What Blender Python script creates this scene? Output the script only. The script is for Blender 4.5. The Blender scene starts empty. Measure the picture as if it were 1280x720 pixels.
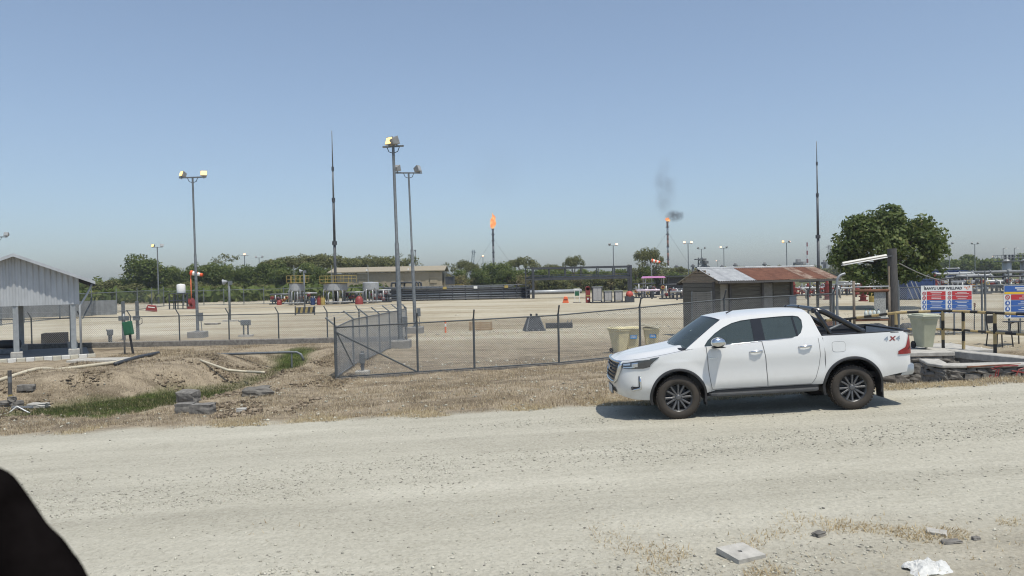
import bpy, bmesh, math, random
import numpy as np
from mathutils import Vector, Matrix, noise as mnoise

R = math.radians
random.seed(11)
rng = np.random.default_rng(11)
scene = bpy.context.scene
COL = scene.collection

# ------------------------------------------------------------------ camera
CAM = Vector((0.0, 0.0, 2.40))
FPX = 950.0                      # focal length in pixels of a 1280 wide picture
PITCH, ROLL = 13.5 / 950.0, 0.021
F_ = Vector((0, math.cos(PITCH), -math.sin(PITCH)))
R0 = Vector((1, 0, 0))
U0 = R0.cross(F_)
RR = R0 * math.cos(ROLL) - U0 * math.sin(ROLL)
UU = R0 * math.sin(ROLL) + U0 * math.cos(ROLL)
cam_d = bpy.data.cameras.new('camera')
cam = bpy.data.objects.new('camera', cam_d)
COL.objects.link(cam)
cam.matrix_world = Matrix(((RR.x, UU.x, -F_.x, CAM.x), (RR.y, UU.y, -F_.y, CAM.y), (RR.z, UU.z, -F_.z, CAM.z), (0, 0, 0, 1)))
cam_d.sensor_width = 36
cam_d.lens = 36 * FPX / 1280
cam_d.clip_start, cam_d.clip_end = 0.05, 12000
cam_d.dof.use_dof = True
cam_d.dof.focus_distance = 22
cam_d.dof.aperture_fstop = 11
scene.camera = cam

# ------------------------------------------------------------------ sky, sun, exposure
SUN_DIR = Vector((0.20, -0.31, 0.92)).normalized()      # towards the sun
sun_el = math.asin(SUN_DIR.z)
sun_az = math.atan2(SUN_DIR.x, SUN_DIR.y)
world = bpy.data.worlds.new('World')
scene.world = world
world.use_nodes = True
wn, wl = world.node_tree.nodes, world.node_tree.links
wn.clear()
w_out = wn.new('ShaderNodeOutputWorld'); w_bg = wn.new('ShaderNodeBackground'); w_sky = wn.new('ShaderNodeTexSky')
w_sky.sky_type = 'NISHITA'; w_sky.sun_disc = False
w_sky.sun_elevation = sun_el; w_sky.sun_rotation = sun_az
w_sky.altitude = 50; w_sky.air_density = 1.0; w_sky.dust_density = 1.2; w_sky.ozone_density = 8.0
w_hs = wn.new('ShaderNodeHueSaturation')
w_hs.inputs['Saturation'].default_value = 0.79; w_hs.inputs['Hue'].default_value = 0.493
w_bg.inputs[1].default_value = 0.132
wl.new(w_sky.outputs[0], w_hs.inputs['Color']); wl.new(w_hs.outputs[0], w_bg.inputs[0]); wl.new(w_bg.outputs[0], w_out.inputs[0])
sun_d = bpy.data.lights.new('sun', 'SUN')
sun_d.energy = 3.9; sun_d.angle = R(0.6); sun_d.color = (1.0, 0.945, 0.83)
sun = bpy.data.objects.new('sun', sun_d); COL.objects.link(sun)
sun.rotation_euler = SUN_DIR.to_track_quat('Z', 'Y').to_euler()
sun.location = (0, 0, 60)
vs = scene.view_settings
vs.view_transform = 'Standard'; vs.look = 'None'; vs.exposure = 0.10; vs.gamma = 1.0; vs.use_curve_mapping = False
scene.cycles.max_bounces = 6
scene.cycles.filter_width = 1.1
scene.cycles.transparent_max_bounces = 12
scene.cycles.volume_bounces = 0
scene.cycles.volume_step_rate = 3
scene.cycles.volume_max_steps = 96

# ------------------------------------------------------------------ helpers
def hor(px): return 346.5 - ROLL * (px - 640)
def at(px, py, Y):
    """the point of the place that the photograph shows at px, py and that lies Y metres in front of the camera"""
    d = F_ + RR * ((px - 640) / FPX) - UU * ((py - 360) / FPX)
    return CAM + d * (Y / d.y)
def gx(px, Y, z=-0.58):
    return at(px, hor(px) + (CAM.z - z) / Y * FPX, Y).x

class MB:
    def __init__(s): s.v = []; s.f = []; s.m = []
    def add(s, vs, fs, mi=0):
        b = len(s.v); s.v += [tuple(p) for p in vs]; s.f += [tuple(i + b for i in q) for q in fs]; s.m += [mi] * len(fs); return s
    def box(s, c, d, rz=0, M=None, mi=0):
        x, y, z = d[0] / 2, d[1] / 2, d[2] / 2
        P = [Vector(p) for p in ((-x, -y, -z), (x, -y, -z), (x, y, -z), (-x, y, -z), (-x, -y, z), (x, -y, z), (x, y, z), (-x, y, z))]
        if M is None: M = Matrix.Rotation(rz, 3, 'Z')
        c = Vector(c)
        return s.add([M @ p + c for p in P], [(0, 3, 2, 1), (4, 5, 6, 7), (0, 1, 5, 4), (1, 2, 6, 5), (2, 3, 7, 6), (3, 0, 4, 7)], mi)
    def tube(s, pts, r, n=8, cap=True, mi=0, closed=False):
        pts = [Vector(p) for p in pts]; k = len(pts)
        rs = r if isinstance(r, (list, tuple)) else [r] * k
        V = []; ref = None
        for i, p in enumerate(pts):
            if closed: t = pts[(i + 1) % k] - pts[i - 1]
            else: t = (pts[min(i + 1, k - 1)] - pts[max(i - 1, 0)])
            t.normalize()
            if ref is None:
                ref = Vector((0, 0, 1)) if abs(t.z) < .9 else Vector((1, 0, 0))
            a = (ref - t * ref.dot(t)).normalized(); ref = a; b = t.cross(a)
            for j in range(n):
                g = 2 * math.pi * j / n
                V.append(p + (a * math.cos(g) + b * math.sin(g)) * rs[i])
        Fs = []
        for i in range(k if closed else k - 1):
            i2 = (i + 1) % k
            for j in range(n):
                j2 = (j + 1) % n
                Fs.append((i * n + j, i * n + j2, i2 * n + j2, i2 * n + j))
        if cap and not closed:
            Fs.append(tuple(range(n - 1, -1, -1))); Fs.append(tuple((k - 1) * n + j for j in range(n)))
        return s.add(V, Fs, mi)
    def lathe(s, prof, n=16, c=(0, 0, 0), M=None, mi=0, closed=False, cap=True):
        """prof: (radius, height) pairs turned about the local z axis"""
        c = Vector(c); V = []
        for r, z in prof:
            for j in range(n):
                g = 2 * math.pi * j / n
                p = Vector((r * math.cos(g), r * math.sin(g), z))
                V.append((M @ p if M else p) + c)
        k = len(prof); Fs = []
        for i in range(k if closed else k - 1):
            i2 = (i + 1) % k
            for j in range(n):
                j2 = (j + 1) % n
                Fs.append((i * n + j, i * n + j2, i2 * n + j2, i2 * n + j))
        if cap and not closed:
            Fs.append(tuple(range(n - 1, -1, -1))); Fs.append(tuple((k - 1) * n + j for j in range(n)))
        return s.add(V, Fs, mi)
    def grid(s, rows, mi=0, closed=False):
        k = len(rows[0]); V = [p for r in rows for p in r]; Fs = []
        for i in range(len(rows) - 1):
            for j in range(k if closed else k - 1):
                j2 = (j + 1) % k
                Fs.append((i * k + j, i * k + j2, (i + 1) * k + j2, (i + 1) * k + j))
        return s.add(V, Fs, mi)
    def prism(s, poly, a, b, fn=None, mi=0):
        """poly: 2D outline, extruded from a to b; fn(p, q, h) -> 3D point (default h is y)"""
        fn = fn or (lambda p, q, h: (p, h, q))
        k = len(poly)
        V = [fn(p, q, a) for p, q in poly] + [fn(p, q, b) for p, q in poly]
        Fs = [tuple(range(k - 1, -1, -1)), tuple(range(k, 2 * k))] + [(i, (i + 1) % k, k + (i + 1) % k, k + i) for i in range(k)]
        return s.add(V, Fs, mi)
    def build(s, name, mats, parent=None, smooth=False, bevel=0, seg=1, loc=None, fix=True, angle=None, weld=False):
        me = bpy.data.meshes.new(name)
        me.from_pydata(s.v, [], s.f)
        if not isinstance(mats, (list, tuple)): mats = [mats]
        for m in mats: me.materials.append(m)
        if len(mats) > 1: me.polygons.foreach_set('material_index', s.m)
        if fix or weld:
            bm = bmesh.new(); bm.from_mesh(me)
            if weld: bmesh.ops.remove_doubles(bm, verts=bm.verts, dist=1e-4)
            if fix: bmesh.ops.recalc_face_normals(bm, faces=bm.faces)
            bm.to_mesh(me); bm.free()
        if smooth:
            me.polygons.foreach_set('use_smooth', [True] * len(me.polygons))
            if angle: me.set_sharp_from_angle(angle=angle)
        o = bpy.data.objects.new(name, me); COL.objects.link(o)
        if parent: o.parent = parent
        if loc is not None: o.location = loc
        if bevel:
            b = o.modifiers.new('bevel', 'BEVEL'); b.width = bevel; b.segments = seg; b.limit_method = 'ANGLE'; b.angle_limit = R(40)
        return o

def raw_mesh(name, V, nper, mat, tint=None, faces=None, smooth=False):
    """fast mesh of polygons with nper corners each; V (N*nper,3)"""
    me = bpy.data.meshes.new(name)
    n = len(V); me.vertices.add(n); me.vertices.foreach_set('co', np.ascontiguousarray(V, np.float32).ravel())
    if faces is None: idx = np.arange(n, dtype=np.int32)
    else: idx = np.ascontiguousarray(faces, np.int32).ravel()
    nf = len(idx) // nper
    me.loops.add(len(idx)); me.loops.foreach_set('vertex_index', idx)
    me.polygons.add(nf); me.polygons.foreach_set('loop_start', np.arange(nf, dtype=np.int32) * nper)
    if smooth: me.polygons.foreach_set('use_smooth', np.ones(nf, bool))
    if tint is not None:
        a = me.attributes.new('tint', 'FLOAT', 'POINT'); a.data.foreach_set('value', np.ascontiguousarray(tint, np.float32))
    me.materials.append(mat); me.update(calc_edges=True); me.validate()
    return me
def link(name, me, parent=None, loc=None):
    o = bpy.data.objects.new(name, me); COL.objects.link(o)
    if parent: o.parent = parent
    if loc is not None: o.location = loc
    return o
def tag(o, label, cat, group=None):
    o['label'] = label; o['category'] = cat
    if group: o['group'] = group
    return o
def thing(name, label, cat, loc=(0, 0, 0), rz=0, group=None):
    o = bpy.data.objects.new(name, None); COL.objects.link(o)
    o.empty_display_size = .2; o.location = loc; o.rotation_euler = (0, 0, rz)
    return tag(o, label, cat, group)
def structure(o): o['kind'] = 'structure'; return o
def stuff(o): o['kind'] = 'stuff'; return o
def copy_tree(o, parent=None):
    c = o.copy(); COL.objects.link(c); c.parent = parent
    for ch in list(o.children): copy_tree(ch, c)
    return c

# ------------------------------------------------------------------ materials
MATS = {}
def pm(name, col, rough=.6, metal=0, var=.12, scale=6.0, bump=0.0, bscale=60.0, col2=None, spread=.5, coat=0, spec=.5, emit=None, estr=0, stretch=(1, 1, 1), fine=0):
    if name in MATS: return MATS[name]
    m = bpy.data.materials.new(name); m.use_nodes = True
    nt = m.node_tree; N, L = nt.nodes, nt.links
    b = N['Principled BSDF']
    tc = N.new('ShaderNodeTexCoord'); mp = N.new('ShaderNodeMapping'); mp.inputs['Scale'].default_value = stretch
    L.new(tc.outputs['Object'], mp.inputs[0])
    nz = N.new('ShaderNodeTexNoise'); nz.inputs['Scale'].default_value = scale; nz.inputs['Detail'].default_value = 6; nz.inputs['Roughness'].default_value = .65
    L.new(mp.outputs[0], nz.inputs['Vector'])
    cr = N.new('ShaderNodeValToRGB')
    if col2 is None:
        c1 = tuple(max(0, c * (1 - var)) for c in col); c2 = tuple(min(1, c * (1 + var)) for c in col)
        cr.color_ramp.elements[0].position = .3; cr.color_ramp.elements[1].position = .7
    else:
        c1, c2 = col, col2
        cr.color_ramp.elements[0].position = max(0, .5 - spread / 2); cr.color_ramp.elements[1].position = min(1, .5 + spread / 2)
    cr.color_ramp.elements[0].color = (*c1, 1); cr.color_ramp.elements[1].color = (*c2, 1)
    L.new(nz.outputs[0], cr.inputs[0])
    L.new(cr.outputs[0], b.inputs['Base Color'])
    b.inputs['Roughness'].default_value = rough; b.inputs['Metallic'].default_value = metal
    b.inputs['Coat Weight'].default_value = coat; b.inputs['Specular IOR Level'].default_value = spec
    if coat: b.inputs['Coat Roughness'].default_value = .04
    if bump:
        n2 = N.new('ShaderNodeTexNoise'); n2.inputs['Scale'].default_value = bscale; n2.inputs['Detail'].default_value = 5
        L.new(mp.outputs[0], n2.inputs['Vector'])
        bp = N.new('ShaderNodeBump'); bp.inputs['Strength'].default_value = bump; bp.inputs['Distance'].default_value = .02
        L.new(n2.outputs[0], bp.inputs['Height']); L.new(bp.outputs[0], b.inputs['Normal'])
    if emit:
        b.inputs['Emission Color'].default_value = (*emit, 1); b.inputs['Emission Strength'].default_value = estr
    MATS[name] = m
    return m

galv = pm('galvanised', (.27, .285, .30), .5, .35, var=.25, scale=9)
galv_dark = pm('galvanised_weathered', (.15, .165, .175), .6, .25, var=.3, scale=9)
fence_grey = pm('fence_paint', (.085, .095, .10), .6, .15, var=.3, scale=12)
wire_m = pm('fence_wire', (.34, .36, .37), .5, .3, var=.2)
steel_dark = pm('dark_steel', (.055, .06, .068), .55, .2, var=.35, scale=4)
steel_mid = pm('mid_steel', (.17, .18, .19), .55, .3, var=.3, scale=4)
steel_pale = pm('pale_steel', (.36, .37, .375), .45, .25, var=.15, scale=4)
concrete = pm('concrete', (.40, .385, .35), .9, 0, var=.25, scale=7, bump=.3, bscale=70)
concrete_dark = pm('stained_concrete', (.17, .16, .145), .9, 0, var=.45, scale=9, bump=.4, bscale=40)
black_rub = pm('black_rubber', (.02, .02, .021), .7, 0, var=.3, scale=14)
black_plastic = pm('black_plastic', (.022, .022, .024), .5, 0, var=.2, scale=14)
red_p = pm('red_paint', (.24, .04, .035), .5, 0, var=.2, scale=5)
orange_p = pm('orange_plastic', (.75, .16, .06), .5, 0, var=.15, scale=5)
yellow_p = pm('yellow_paint', (.40, .30, .09), .5, 0, var=.2, scale=5)
blue_p = pm('blue_paint', (.022, .048, .14), .5, 0, var=.3, scale=3)
white_p = pm('white_paint', (.74, .74, .72), .5, 0, var=.08, scale=5)
green_p = pm('green_paint', (.02, .11, .055), .5, 0, var=.2, scale=5)
rust = pm('rusty_steel', (.10, .04, .022), .85, .1, scale=7, col2=(.27, .13, .08), bump=.2)
wood = pm('weathered_wood', (.16, .12, .085), .85, 0, scale=8, col2=(.33, .27, .20), stretch=(1, 1, 6), bump=.3)
wood_grey = pm('grey_timber', (.055, .052, .05), .85, 0, scale=8, col2=(.12, .115, .11), stretch=(4, 4, .5), bump=.4)
pallet_m = pm('pallet_wood', (.30, .20, .11), .85, 0, scale=8, col2=(.45, .33, .2), bump=.2)
rock_m = pm('field_stone', (.045, .042, .038), .9, 0, scale=3, col2=(.24, .225, .20), bump=.6, bscale=14)
lamp_hot = pm('lamp_glow', (.25, .2, .1), .4, emit=(1, .62, .20), estr=2.3)
lamp_white = pm('lamp_glow_white', (.3, .25, .2), .4, emit=(1, .62, .40), estr=1.9)
lamp_off = pm('lamp_glass', (.35, .36, .36), .15, 0, var=.1)
lamp_body = pm('lamp_housing', (.30, .30, .29), .5, .3, var=.2)
# ------------------------------------------------------------------ ground
def lerp(a, b, t): return a + (b - a) * t
def ss(a, b, x):
    t = min(1, max(0, (x - a) / (b - a))); return t * t * (3 - 2 * t)
PAD = -0.58
def zr(x): return -0.285 + 0.036 * (max(-13, min(15, x)))
FBX = [-40, -5.4, -2.9, 1.4, 4.1, 7, 10, 20, 60]; FBZ = [-.58, -.57, -.51, -.40, -.24, -.06, .03, .08, .1]
def fb(x): return float(np.interp(x, FBX, FBZ))
def fence_y(x): return float(np.interp(x, [-40, -5.4, 3.2, 10, 30], [22.9, 22.9, 24.3, 25.6, 27.4]))
DITCH = [(-40, 21.4), (-20, 21.2), (-14, 21.6), (-11.2, 22.3), (-9.7, 23.6), (-9.1, 28), (-9.6, 33.5)]
def seg_d(x, y, P):
    best = 1e9
    for (x0, y0), (x1, y1) in zip(P, P[1:]):
        dx, dy = x1 - x0, y1 - y0
        t = max(0, min(1, ((x - x0) * dx + (y - y0) * dy) / (dx * dx + dy * dy)))
        best = min(best, math.hypot(x - x0 - t * dx, y - y0 - t * dy))
    return best
def pit(x, y):     # the culvert pit beside the road, right
    a = ss(8.6, 9.5, x) * (1 - ss(13.2, 14.2, x)) * ss(17.3, 17.7, y) * (1 - ss(20.3, 20.8, y))
    b = ss(5.5, 7.2, x) * (1 - ss(9.2, 9.8, x)) * ss(15.6, 16.9, y) * (1 - ss(19.4, 20.4, y)) * .85
    c = ss(8.6, 9.4, x) * ss(15.5, 16.6, y) * (1 - ss(16.8, 17.6, y)) * .33
    b = max(b, c)
    return max(a, b)
def nz2(x, y, s): return mnoise.noise((x * s, y * s, 3.7))
def road_edge(x): return 15.2 + .30 * nz2(x, 1.3, .35) + .15 * nz2(x, 5.3, 1.3) + .35 * ss(0, -8, x)
def H(x, y):
    fy = fence_y(x)
    e = road_edge(x)
    base = lerp(zr(x), fb(x), ss(e + .4, fy - 1.5, y))
    base = lerp(base, PAD, ss(fy + .8, fy + (9 if x > 6 else 5), y))
    if x < 0: base = lerp(base, PAD, ss(17.5, 24, y) * ss(-3, -7, x))
    verge = ss(e, e + .8, y) * (1 - ss(fy - .6, fy + .6, y))
    if verge > 0:
        base += verge * (.07 * nz2(x, y, .5) + .05 * nz2(x, y, 1.4) + .03 * nz2(x, y, 4.0))
        base += .10 * verge * math.exp(-((y - e - 2.2) / 1.0) ** 2) * ss(-2, 3, x) * ss(8, 6, x)
    if x < -2 and y > 16:
        d = seg_d(x, y, DITCH)
        near_ = ss(22.2, 20.6, y) * ss(-7.0, -8.8, x)
        f0 = .35 + 1.5 * math.exp(-((x + 10.3) / 2.2) ** 2) * ss(27, 24.5, y)
        w = 1 - ss(f0, f0 + 1.9 + .5 * nz2(x, y, .4) + 2.4 * near_, d)
        base -= .56 * w * (1 - ss(31, 35, y)) * ss(15.9, 17.4, y)
        base += (.22 * nz2(x, y, .35) + .16) * ss(f0 + 1.2, f0 + 2.3, d) * (1 - ss(3.2, 5.5, d)) * ss(21.5, 23.5, y) * (1 - ss(30, 34, y))
    if x < -4.5 and 16.5 < y < 36: base += (.05 * nz2(x, y, 2.2) + .035 * nz2(x, y, 5.0)) * ss(16.5, 18.5, y) * ss(36, 34, y)
    p = pit(x, y)
    if p: base = lerp(base, -.62, p)
    if y <= e + .3:
        base += .012 * nz2(x * .5, y, .8) + .006 * nz2(x, y, 3)
    base += .03 * nz2(x, y, .12) * ss(fy + 3, fy + 10, y) * (1 - ss(90, 130, y))
    return base
def zones(x, y):
    e = road_edge(x); fy = fence_y(x)
    road = 1 - ss(e - .25, e + .5, y + .25 * nz2(x, y, 1.7))
    near = (1 - ss(6.7, 8.2 + .8 * nz2(x, 2, .6), y)) * ss(0.8, 4.5, x + 2.2 * nz2(x, y, .5))     # the near verge, bottom right
    road *= 1 - .45 * near
    pad = ss(fy + 3.5, fy + 15, y + 6 * nz2(x * .45, y, .22) + 3 * nz2(x * .6, y, .9)) * (1 - ss(118, 135, y))
    if x > 8.5: pad = max(pad, .8 * ss(20.6, 21.4, y) * (1 - ss(118, 135, y)))
    if x < -5.2: pad *= ss(37.0, 46, y + 4 * nz2(x * .4, y, .3) + 1.5 * nz2(x, y, .8))
    green = 0
    if -26 < x < -4 and 17 < y < 36:
        d = seg_d(x, y, DITCH)
        f0 = 1.9 * math.exp(-((x + 10.3) / 2.2) ** 2) * ss(27, 24.5, y)
        green = ss(-15.5, -13, x) * (1 - ss(.3 + f0, 1.0 + f0 + .7 * nz2(x, y, .9), d)) * (1 - .6 * ss(24, 26, y) * (1 - ss(30, 31, y)))
    if y > 125: green = max(green, ss(125, 140, y) * .75)
    return road, pad, green, near

def frange(a, b, st): return list(np.arange(a, b, st))
GX = [-4000, -1500, -700, -350, -200, -130, -90, -65, -48] + frange(-38, -22, 1.0) + frange(-22, 17, .17) + frange(17, 40, .8) + [44, 52, 65, 90, 130, 200, 350, 700, 1500, 4000]
GY = [-400, -120, -40, -12, 0, 3] + frange(5, 14, .18) + frange(14, 26, .12) + frange(26, 40, .3) + frange(40, 70, 1.2) + [74, 80, 88, 96, 104, 112, 120, 126, 132, 140, 160, 200, 300, 500, 900, 1800, 4500]
nx, ny = len(GX), len(GY)
GZ = [[H(x, y) for x in GX] for y in GY]
GZN = [[zones(x, y) for x in GX] for y in GY]
def ground_part(name, pick):
    idx = {}; V = []; Z = []; Fs = []
    def vid(j, i):
        k = j * nx + i
        if k not in idx:
            idx[k] = len(V); V.append((GX[i], GY[j], GZ[j][i])); Z.append(GZN[j][i])
        return idx[k]
    for j in range(ny - 1):
        for i in range(nx - 1):
            if pick((GX[i] + GX[i + 1]) / 2, (GY[j] + GY[j + 1]) / 2):
                Fs.append((vid(j, i), vid(j, i + 1), vid(j + 1, i + 1), vid(j + 1, i)))
    me = bpy.data.meshes.new(name); me.from_pydata(V, [], Fs)
    a = me.attributes.new('zone', 'FLOAT_COLOR', 'POINT')
    a.data.foreach_set('color', np.array(Z, np.float32).ravel())
    me.polygons.foreach_set('use_smooth', [True] * len(Fs))
    me.materials.append(ground_mat())
    return structure(link(name, me))
def ground_mat():
    if 'ground' in MATS: return MATS['ground']
    m = bpy.data.materials.new('ground'); m.use_nodes = True; MATS['ground'] = m
    N, L = m.node_tree.nodes, m.node_tree.links; b = N['Principled BSDF']
    geo = N.new('ShaderNodeNewGeometry')
    def mapping(sc):
        q = N.new('ShaderNodeMapping'); q.inputs['Scale'].default_value = sc; L.new(geo.outputs['Position'], q.inputs[0]); return q.outputs[0]
    def noise(scale, vec, det=6, rough=.65):
        q = N.new('ShaderNodeTexNoise'); q.inputs['Scale'].default_value = scale; q.inputs['Detail'].default_value = det; q.inputs['Roughness'].default_value = rough
        L.new(vec, q.inputs['Vector']); return q.outputs[0]
    def ramp(v, *stops):
        q = N.new('ShaderNodeValToRGB'); e = q.color_ramp.elements
        while len(e) < len(stops): e.new(.5)
        for s_, el in zip(stops, e): el.position = s_[0]; el.color = (*s_[1], 1)
        L.new(v, q.inputs[0]); return q.outputs[0]
    def mix(f, a, c, mode='MIX'):
        q = N.new('ShaderNodeMix'); q.data_type = 'RGBA'; q.blend_type = mode
        if isinstance(f, (int, float)): q.inputs['Factor'].default_value = f
        else: L.new(f, q.inputs['Factor'])
        L.new(a, q.inputs['A']); L.new(c, q.inputs['B']); return q.outputs['Result']
    P = geo.outputs['Position']
    at_ = N.new('ShaderNodeAttribute'); at_.attribute_name = 'zone'
    sep = N.new('ShaderNodeSeparateColor'); L.new(at_.outputs['Color'], sep.inputs[0])
    big = noise(.22, P, 4); mid = noise(2.2, P, 6); fine = noise(26, P, 4, .75); tiny = noise(70, P, 3, .8)
    streak = noise(1.0, mapping((.06, .95, 1)), 7, .68)
    vor = N.new('ShaderNodeTexVoronoi'); vor.inputs['Scale'].default_value = 30; L.new(P, vor.inputs['Vector'])
    vor2 = N.new('ShaderNodeTexVoronoi'); vor2.inputs['Scale'].default_value = 14; L.new(P, vor2.inputs['Vector'])
    # crushed limestone road
    rc = ramp(streak, (.33, (.31, .292, .235)), (.50, (.44, .418, .342)), (.66, (.57, .545, .455)))
    rc = mix(.4, rc, ramp(fine, (.25, (.23, .217, .18)), (.46, (.43, .41, .338)), (.7, (.55, .525, .44))))
    rc = mix(.5, rc, ramp(noise(.35, mapping((.5, 1, 1)), 6, .7), (.36, (.74, .73, .70)), (.55, (1, 1, 1))), 'MULTIPLY')
    rc = mix(.25, rc, ramp(vor.outputs['Color'], (.1, (.24, .23, .20)), (.5, (.44, .42, .355)), (.95, (.58, .56, .49))))
    # pad gravel
    pc = ramp(noise(.5, mapping((.12, .35, 1)), 5, .6), (.34, (.23, .185, .122)), (.45, (.39, .352, .268)), (.58, (.52, .49, .395)))
    pc = mix(.45, pc, ramp(noise(1.0, mapping((.16, .55, 1)), 6, .7), (.34, (.18, .14, .092)), (.46, (.41, .37, .28)), (.66, (.53, .495, .395))))
    pc = mix(.85, pc, ramp(noise(1.0, mapping((.035, .11, 1)), 7, .72), (.36, (.52, .44, .34)), (.47, (.86, .82, .76)), (.56, (1.0, 1.0, 1.0))), 'MULTIPLY')
    pc = mix(.3, pc, ramp(mid, (.3, (.27, .215, .14)), (.6, (.47, .43, .33))))
    # dry grass and earth verge
    vc = ramp(mid, (.25, (.12, .098, .07)), (.45, (.265, .218, .155)), (.62, (.38, .318, .23)), (.8, (.46, .40, .30)))
    vc = mix(.6, vc, ramp(fine, (.28, (.085, .068, .05)), (.5, (.30, .248, .178)), (.72, (.52, .445, .325))))
    gc = ramp(mid, (.3, (.03, .042, .012)), (.55, (.065, .09, .022)), (.75, (.15, .14, .055)))
    dk = ramp(noise(.9, mapping((.6, 1.3, 1)), 5, .7), (.38, (.40, .38, .36)), (.54, (1, 1, 1)))
    vc = mix(.8, vc, dk, 'MULTIPLY')
    c = mix(sep.outputs[0], vc, rc); c = mix(sep.outputs[1], c, pc); c = mix(sep.outputs[2], c, gc)
    L.new(c, b.inputs['Base Color'])
    b.inputs['Roughness'].default_value = .95; b.inputs['Specular IOR Level'].default_value = .15
    mth = N.new('ShaderNodeMath'); mth.operation = 'MULTIPLY_ADD'; L.new(vor2.outputs['Distance'], mth.inputs[0]); mth.inputs[1].default_value = -.6; L.new(fine, mth.inputs[2])
    mt2 = N.new('ShaderNodeMath'); mt2.operation = 'MULTIPLY_ADD'; L.new(tiny, mt2.inputs[0]); mt2.inputs[1].default_value = .5; L.new(mth.outputs[0], mt2.inputs[2])
    bp = N.new('ShaderNodeBump'); bp.inputs['Strength'].default_value = .7; bp.inputs['Distance'].default_value = .03
    L.new(mt2.outputs[0], bp.inputs['Height']); L.new(bp.outputs[0], b.inputs['Normal'])
    return m
ground_part('gravel_road', lambda x, y: y < road_edge(x) + .15)
ground_part('gravel_pad', lambda x, y: y >= road_edge(x) + .15 and y > (fence_y(x) if x > -5.3 else 37.2) and y < 130 and abs(x) < 130)
ground_part('ground', lambda x, y: y >= road_edge(x) + .15 and not (y > (fence_y(x) if x > -5.3 else 37.2) and y < 130 and abs(x) < 130))

# from here on heights and zones are read off the built ground
import bisect
def _cell(x, y):
    i = min(max(bisect.bisect_right(GX, x) - 1, 0), nx - 2); j = min(max(bisect.bisect_right(GY, y) - 1, 0), ny - 2)
    return i, j, min(1, max(0, (x - GX[i]) / (GX[i + 1] - GX[i]))), min(1, max(0, (y - GY[j]) / (GY[j + 1] - GY[j])))
def H(x, y):
    i, j, a, c = _cell(x, y)
    return lerp(lerp(GZ[j][i], GZ[j][i + 1], a), lerp(GZ[j + 1][i], GZ[j + 1][i + 1], a), c)
def zones(x, y):
    i, j, a, c = _cell(x, y); p, q, r, s = GZN[j][i], GZN[j][i + 1], GZN[j + 1][i], GZN[j + 1][i + 1]
    return tuple(lerp(lerp(p[k], q[k], a), lerp(r[k], s[k], a), c) for k in range(4))
# loose stones on the road: far too many to count
def pebbles(name, n, ylo, yhi, smin, smax, mat, xr=None, dens=None):
    base = np.array([(1, 0, 0), (-1, 0, 0), (0, 1, 0), (0, -1, 0), (0, 0, 1), (0, 0, -.6)], float)
    faces = np.array([(0, 2, 4), (2, 1, 4), (1, 3, 4), (3, 0, 4), (2, 0, 5), (1, 2, 5), (3, 1, 5), (0, 3, 5)])
    V = []; Fs = []; T = []; k = 0; tries = 0
    while k < n and tries < n * 6:
        tries += 1
        y = ylo + (yhi - ylo) * random.random() ** 1.2
        hw = y * .70
        x = random.uniform(-hw, hw) if xr is None else random.uniform(*xr)
        if dens and random.random() > dens(x, y): continue
        s = smin + (smax - smin) * random.random() ** 4
        a = random.random() * 6.28; ca, sa = math.cos(a), math.sin(a)
        q = base * (s * random.uniform(.7, 1.3), s * random.uniform(.6, 1.1), s * random.uniform(.35, .75)) + rng.normal(0, s * .16, (6, 3))
        q = np.stack([q[:, 0] * ca - q[:, 1] * sa + x, q[:, 0] * sa + q[:, 1] * ca + y, q[:, 2] + H(x, y) + s * .12], 1)
        V.append(q); Fs.append(faces + 6 * k); T.append(np.full(6, random.random())); k += 1
    return stuff(link(name, raw_mesh(name, np.concatenate(V), 3, mat, np.concatenate(T), np.concatenate(Fs))))
def tint_mat(name, stops, rough=.9, trans=0):
    m = bpy.data.materials.new(name); m.use_nodes = True; MATS[name] = m
    N, L = m.node_tree.nodes, m.node_tree.links; b = N['Principled BSDF']
    a = N.new('ShaderNodeAttribute'); a.attribute_name = 'tint'
    q = N.new('ShaderNodeValToRGB'); e = q.color_ramp.elements
    while len(e) < len(stops): e.new(.5)
    for s_, el in zip(stops, e): el.position = s_[0]; el.color = (*s_[1], 1)
    L.new(a.outputs['Fac'], q.inputs[0]); L.new(q.outputs[0], b.inputs['Base Color'])
    b.inputs['Roughness'].default_value = rough; b.inputs['Specular IOR Level'].default_value = .2
    if trans:
        t = N.new('ShaderNodeBsdfTranslucent'); L.new(q.outputs[0], t.inputs[0])
        x = N.new('ShaderNodeMixShader'); x.inputs[0].default_value = trans
        L.new(b.outputs[0], x.inputs[1]); L.new(t.outputs[0], x.inputs[2]); L.new(x.outputs[0], N['Material Output'].inputs[0])
    return m
peb_m = tint_mat('loose_stone', [(0, (.20, .19, .165)), (.25, (.34, .325, .27)), (.7, (.47, .45, .37)), (1, (.60, .58, .49))])
def road_dens(x, y):
    if y > road_edge(x) + .2: return 0
    return .08 + .92 * ss(-.05, .45, nz2(x * .10, y * 1.0, .9) + .3 * nz2(x, y, 1.1))
pebbles('loose_gravel', 30000, 6.2, 14.6, .004, .022, peb_m, dens=road_dens)
def verge_dens(x, y):
    if y < road_edge(x) - .2: return 0
    return .2 + .8 * ss(-.1, .3, nz2(x, y, .8))
pebbles('verge_rubble', 5000, 14.4, 24, .012, .055, peb_m, dens=verge_dens)

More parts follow.
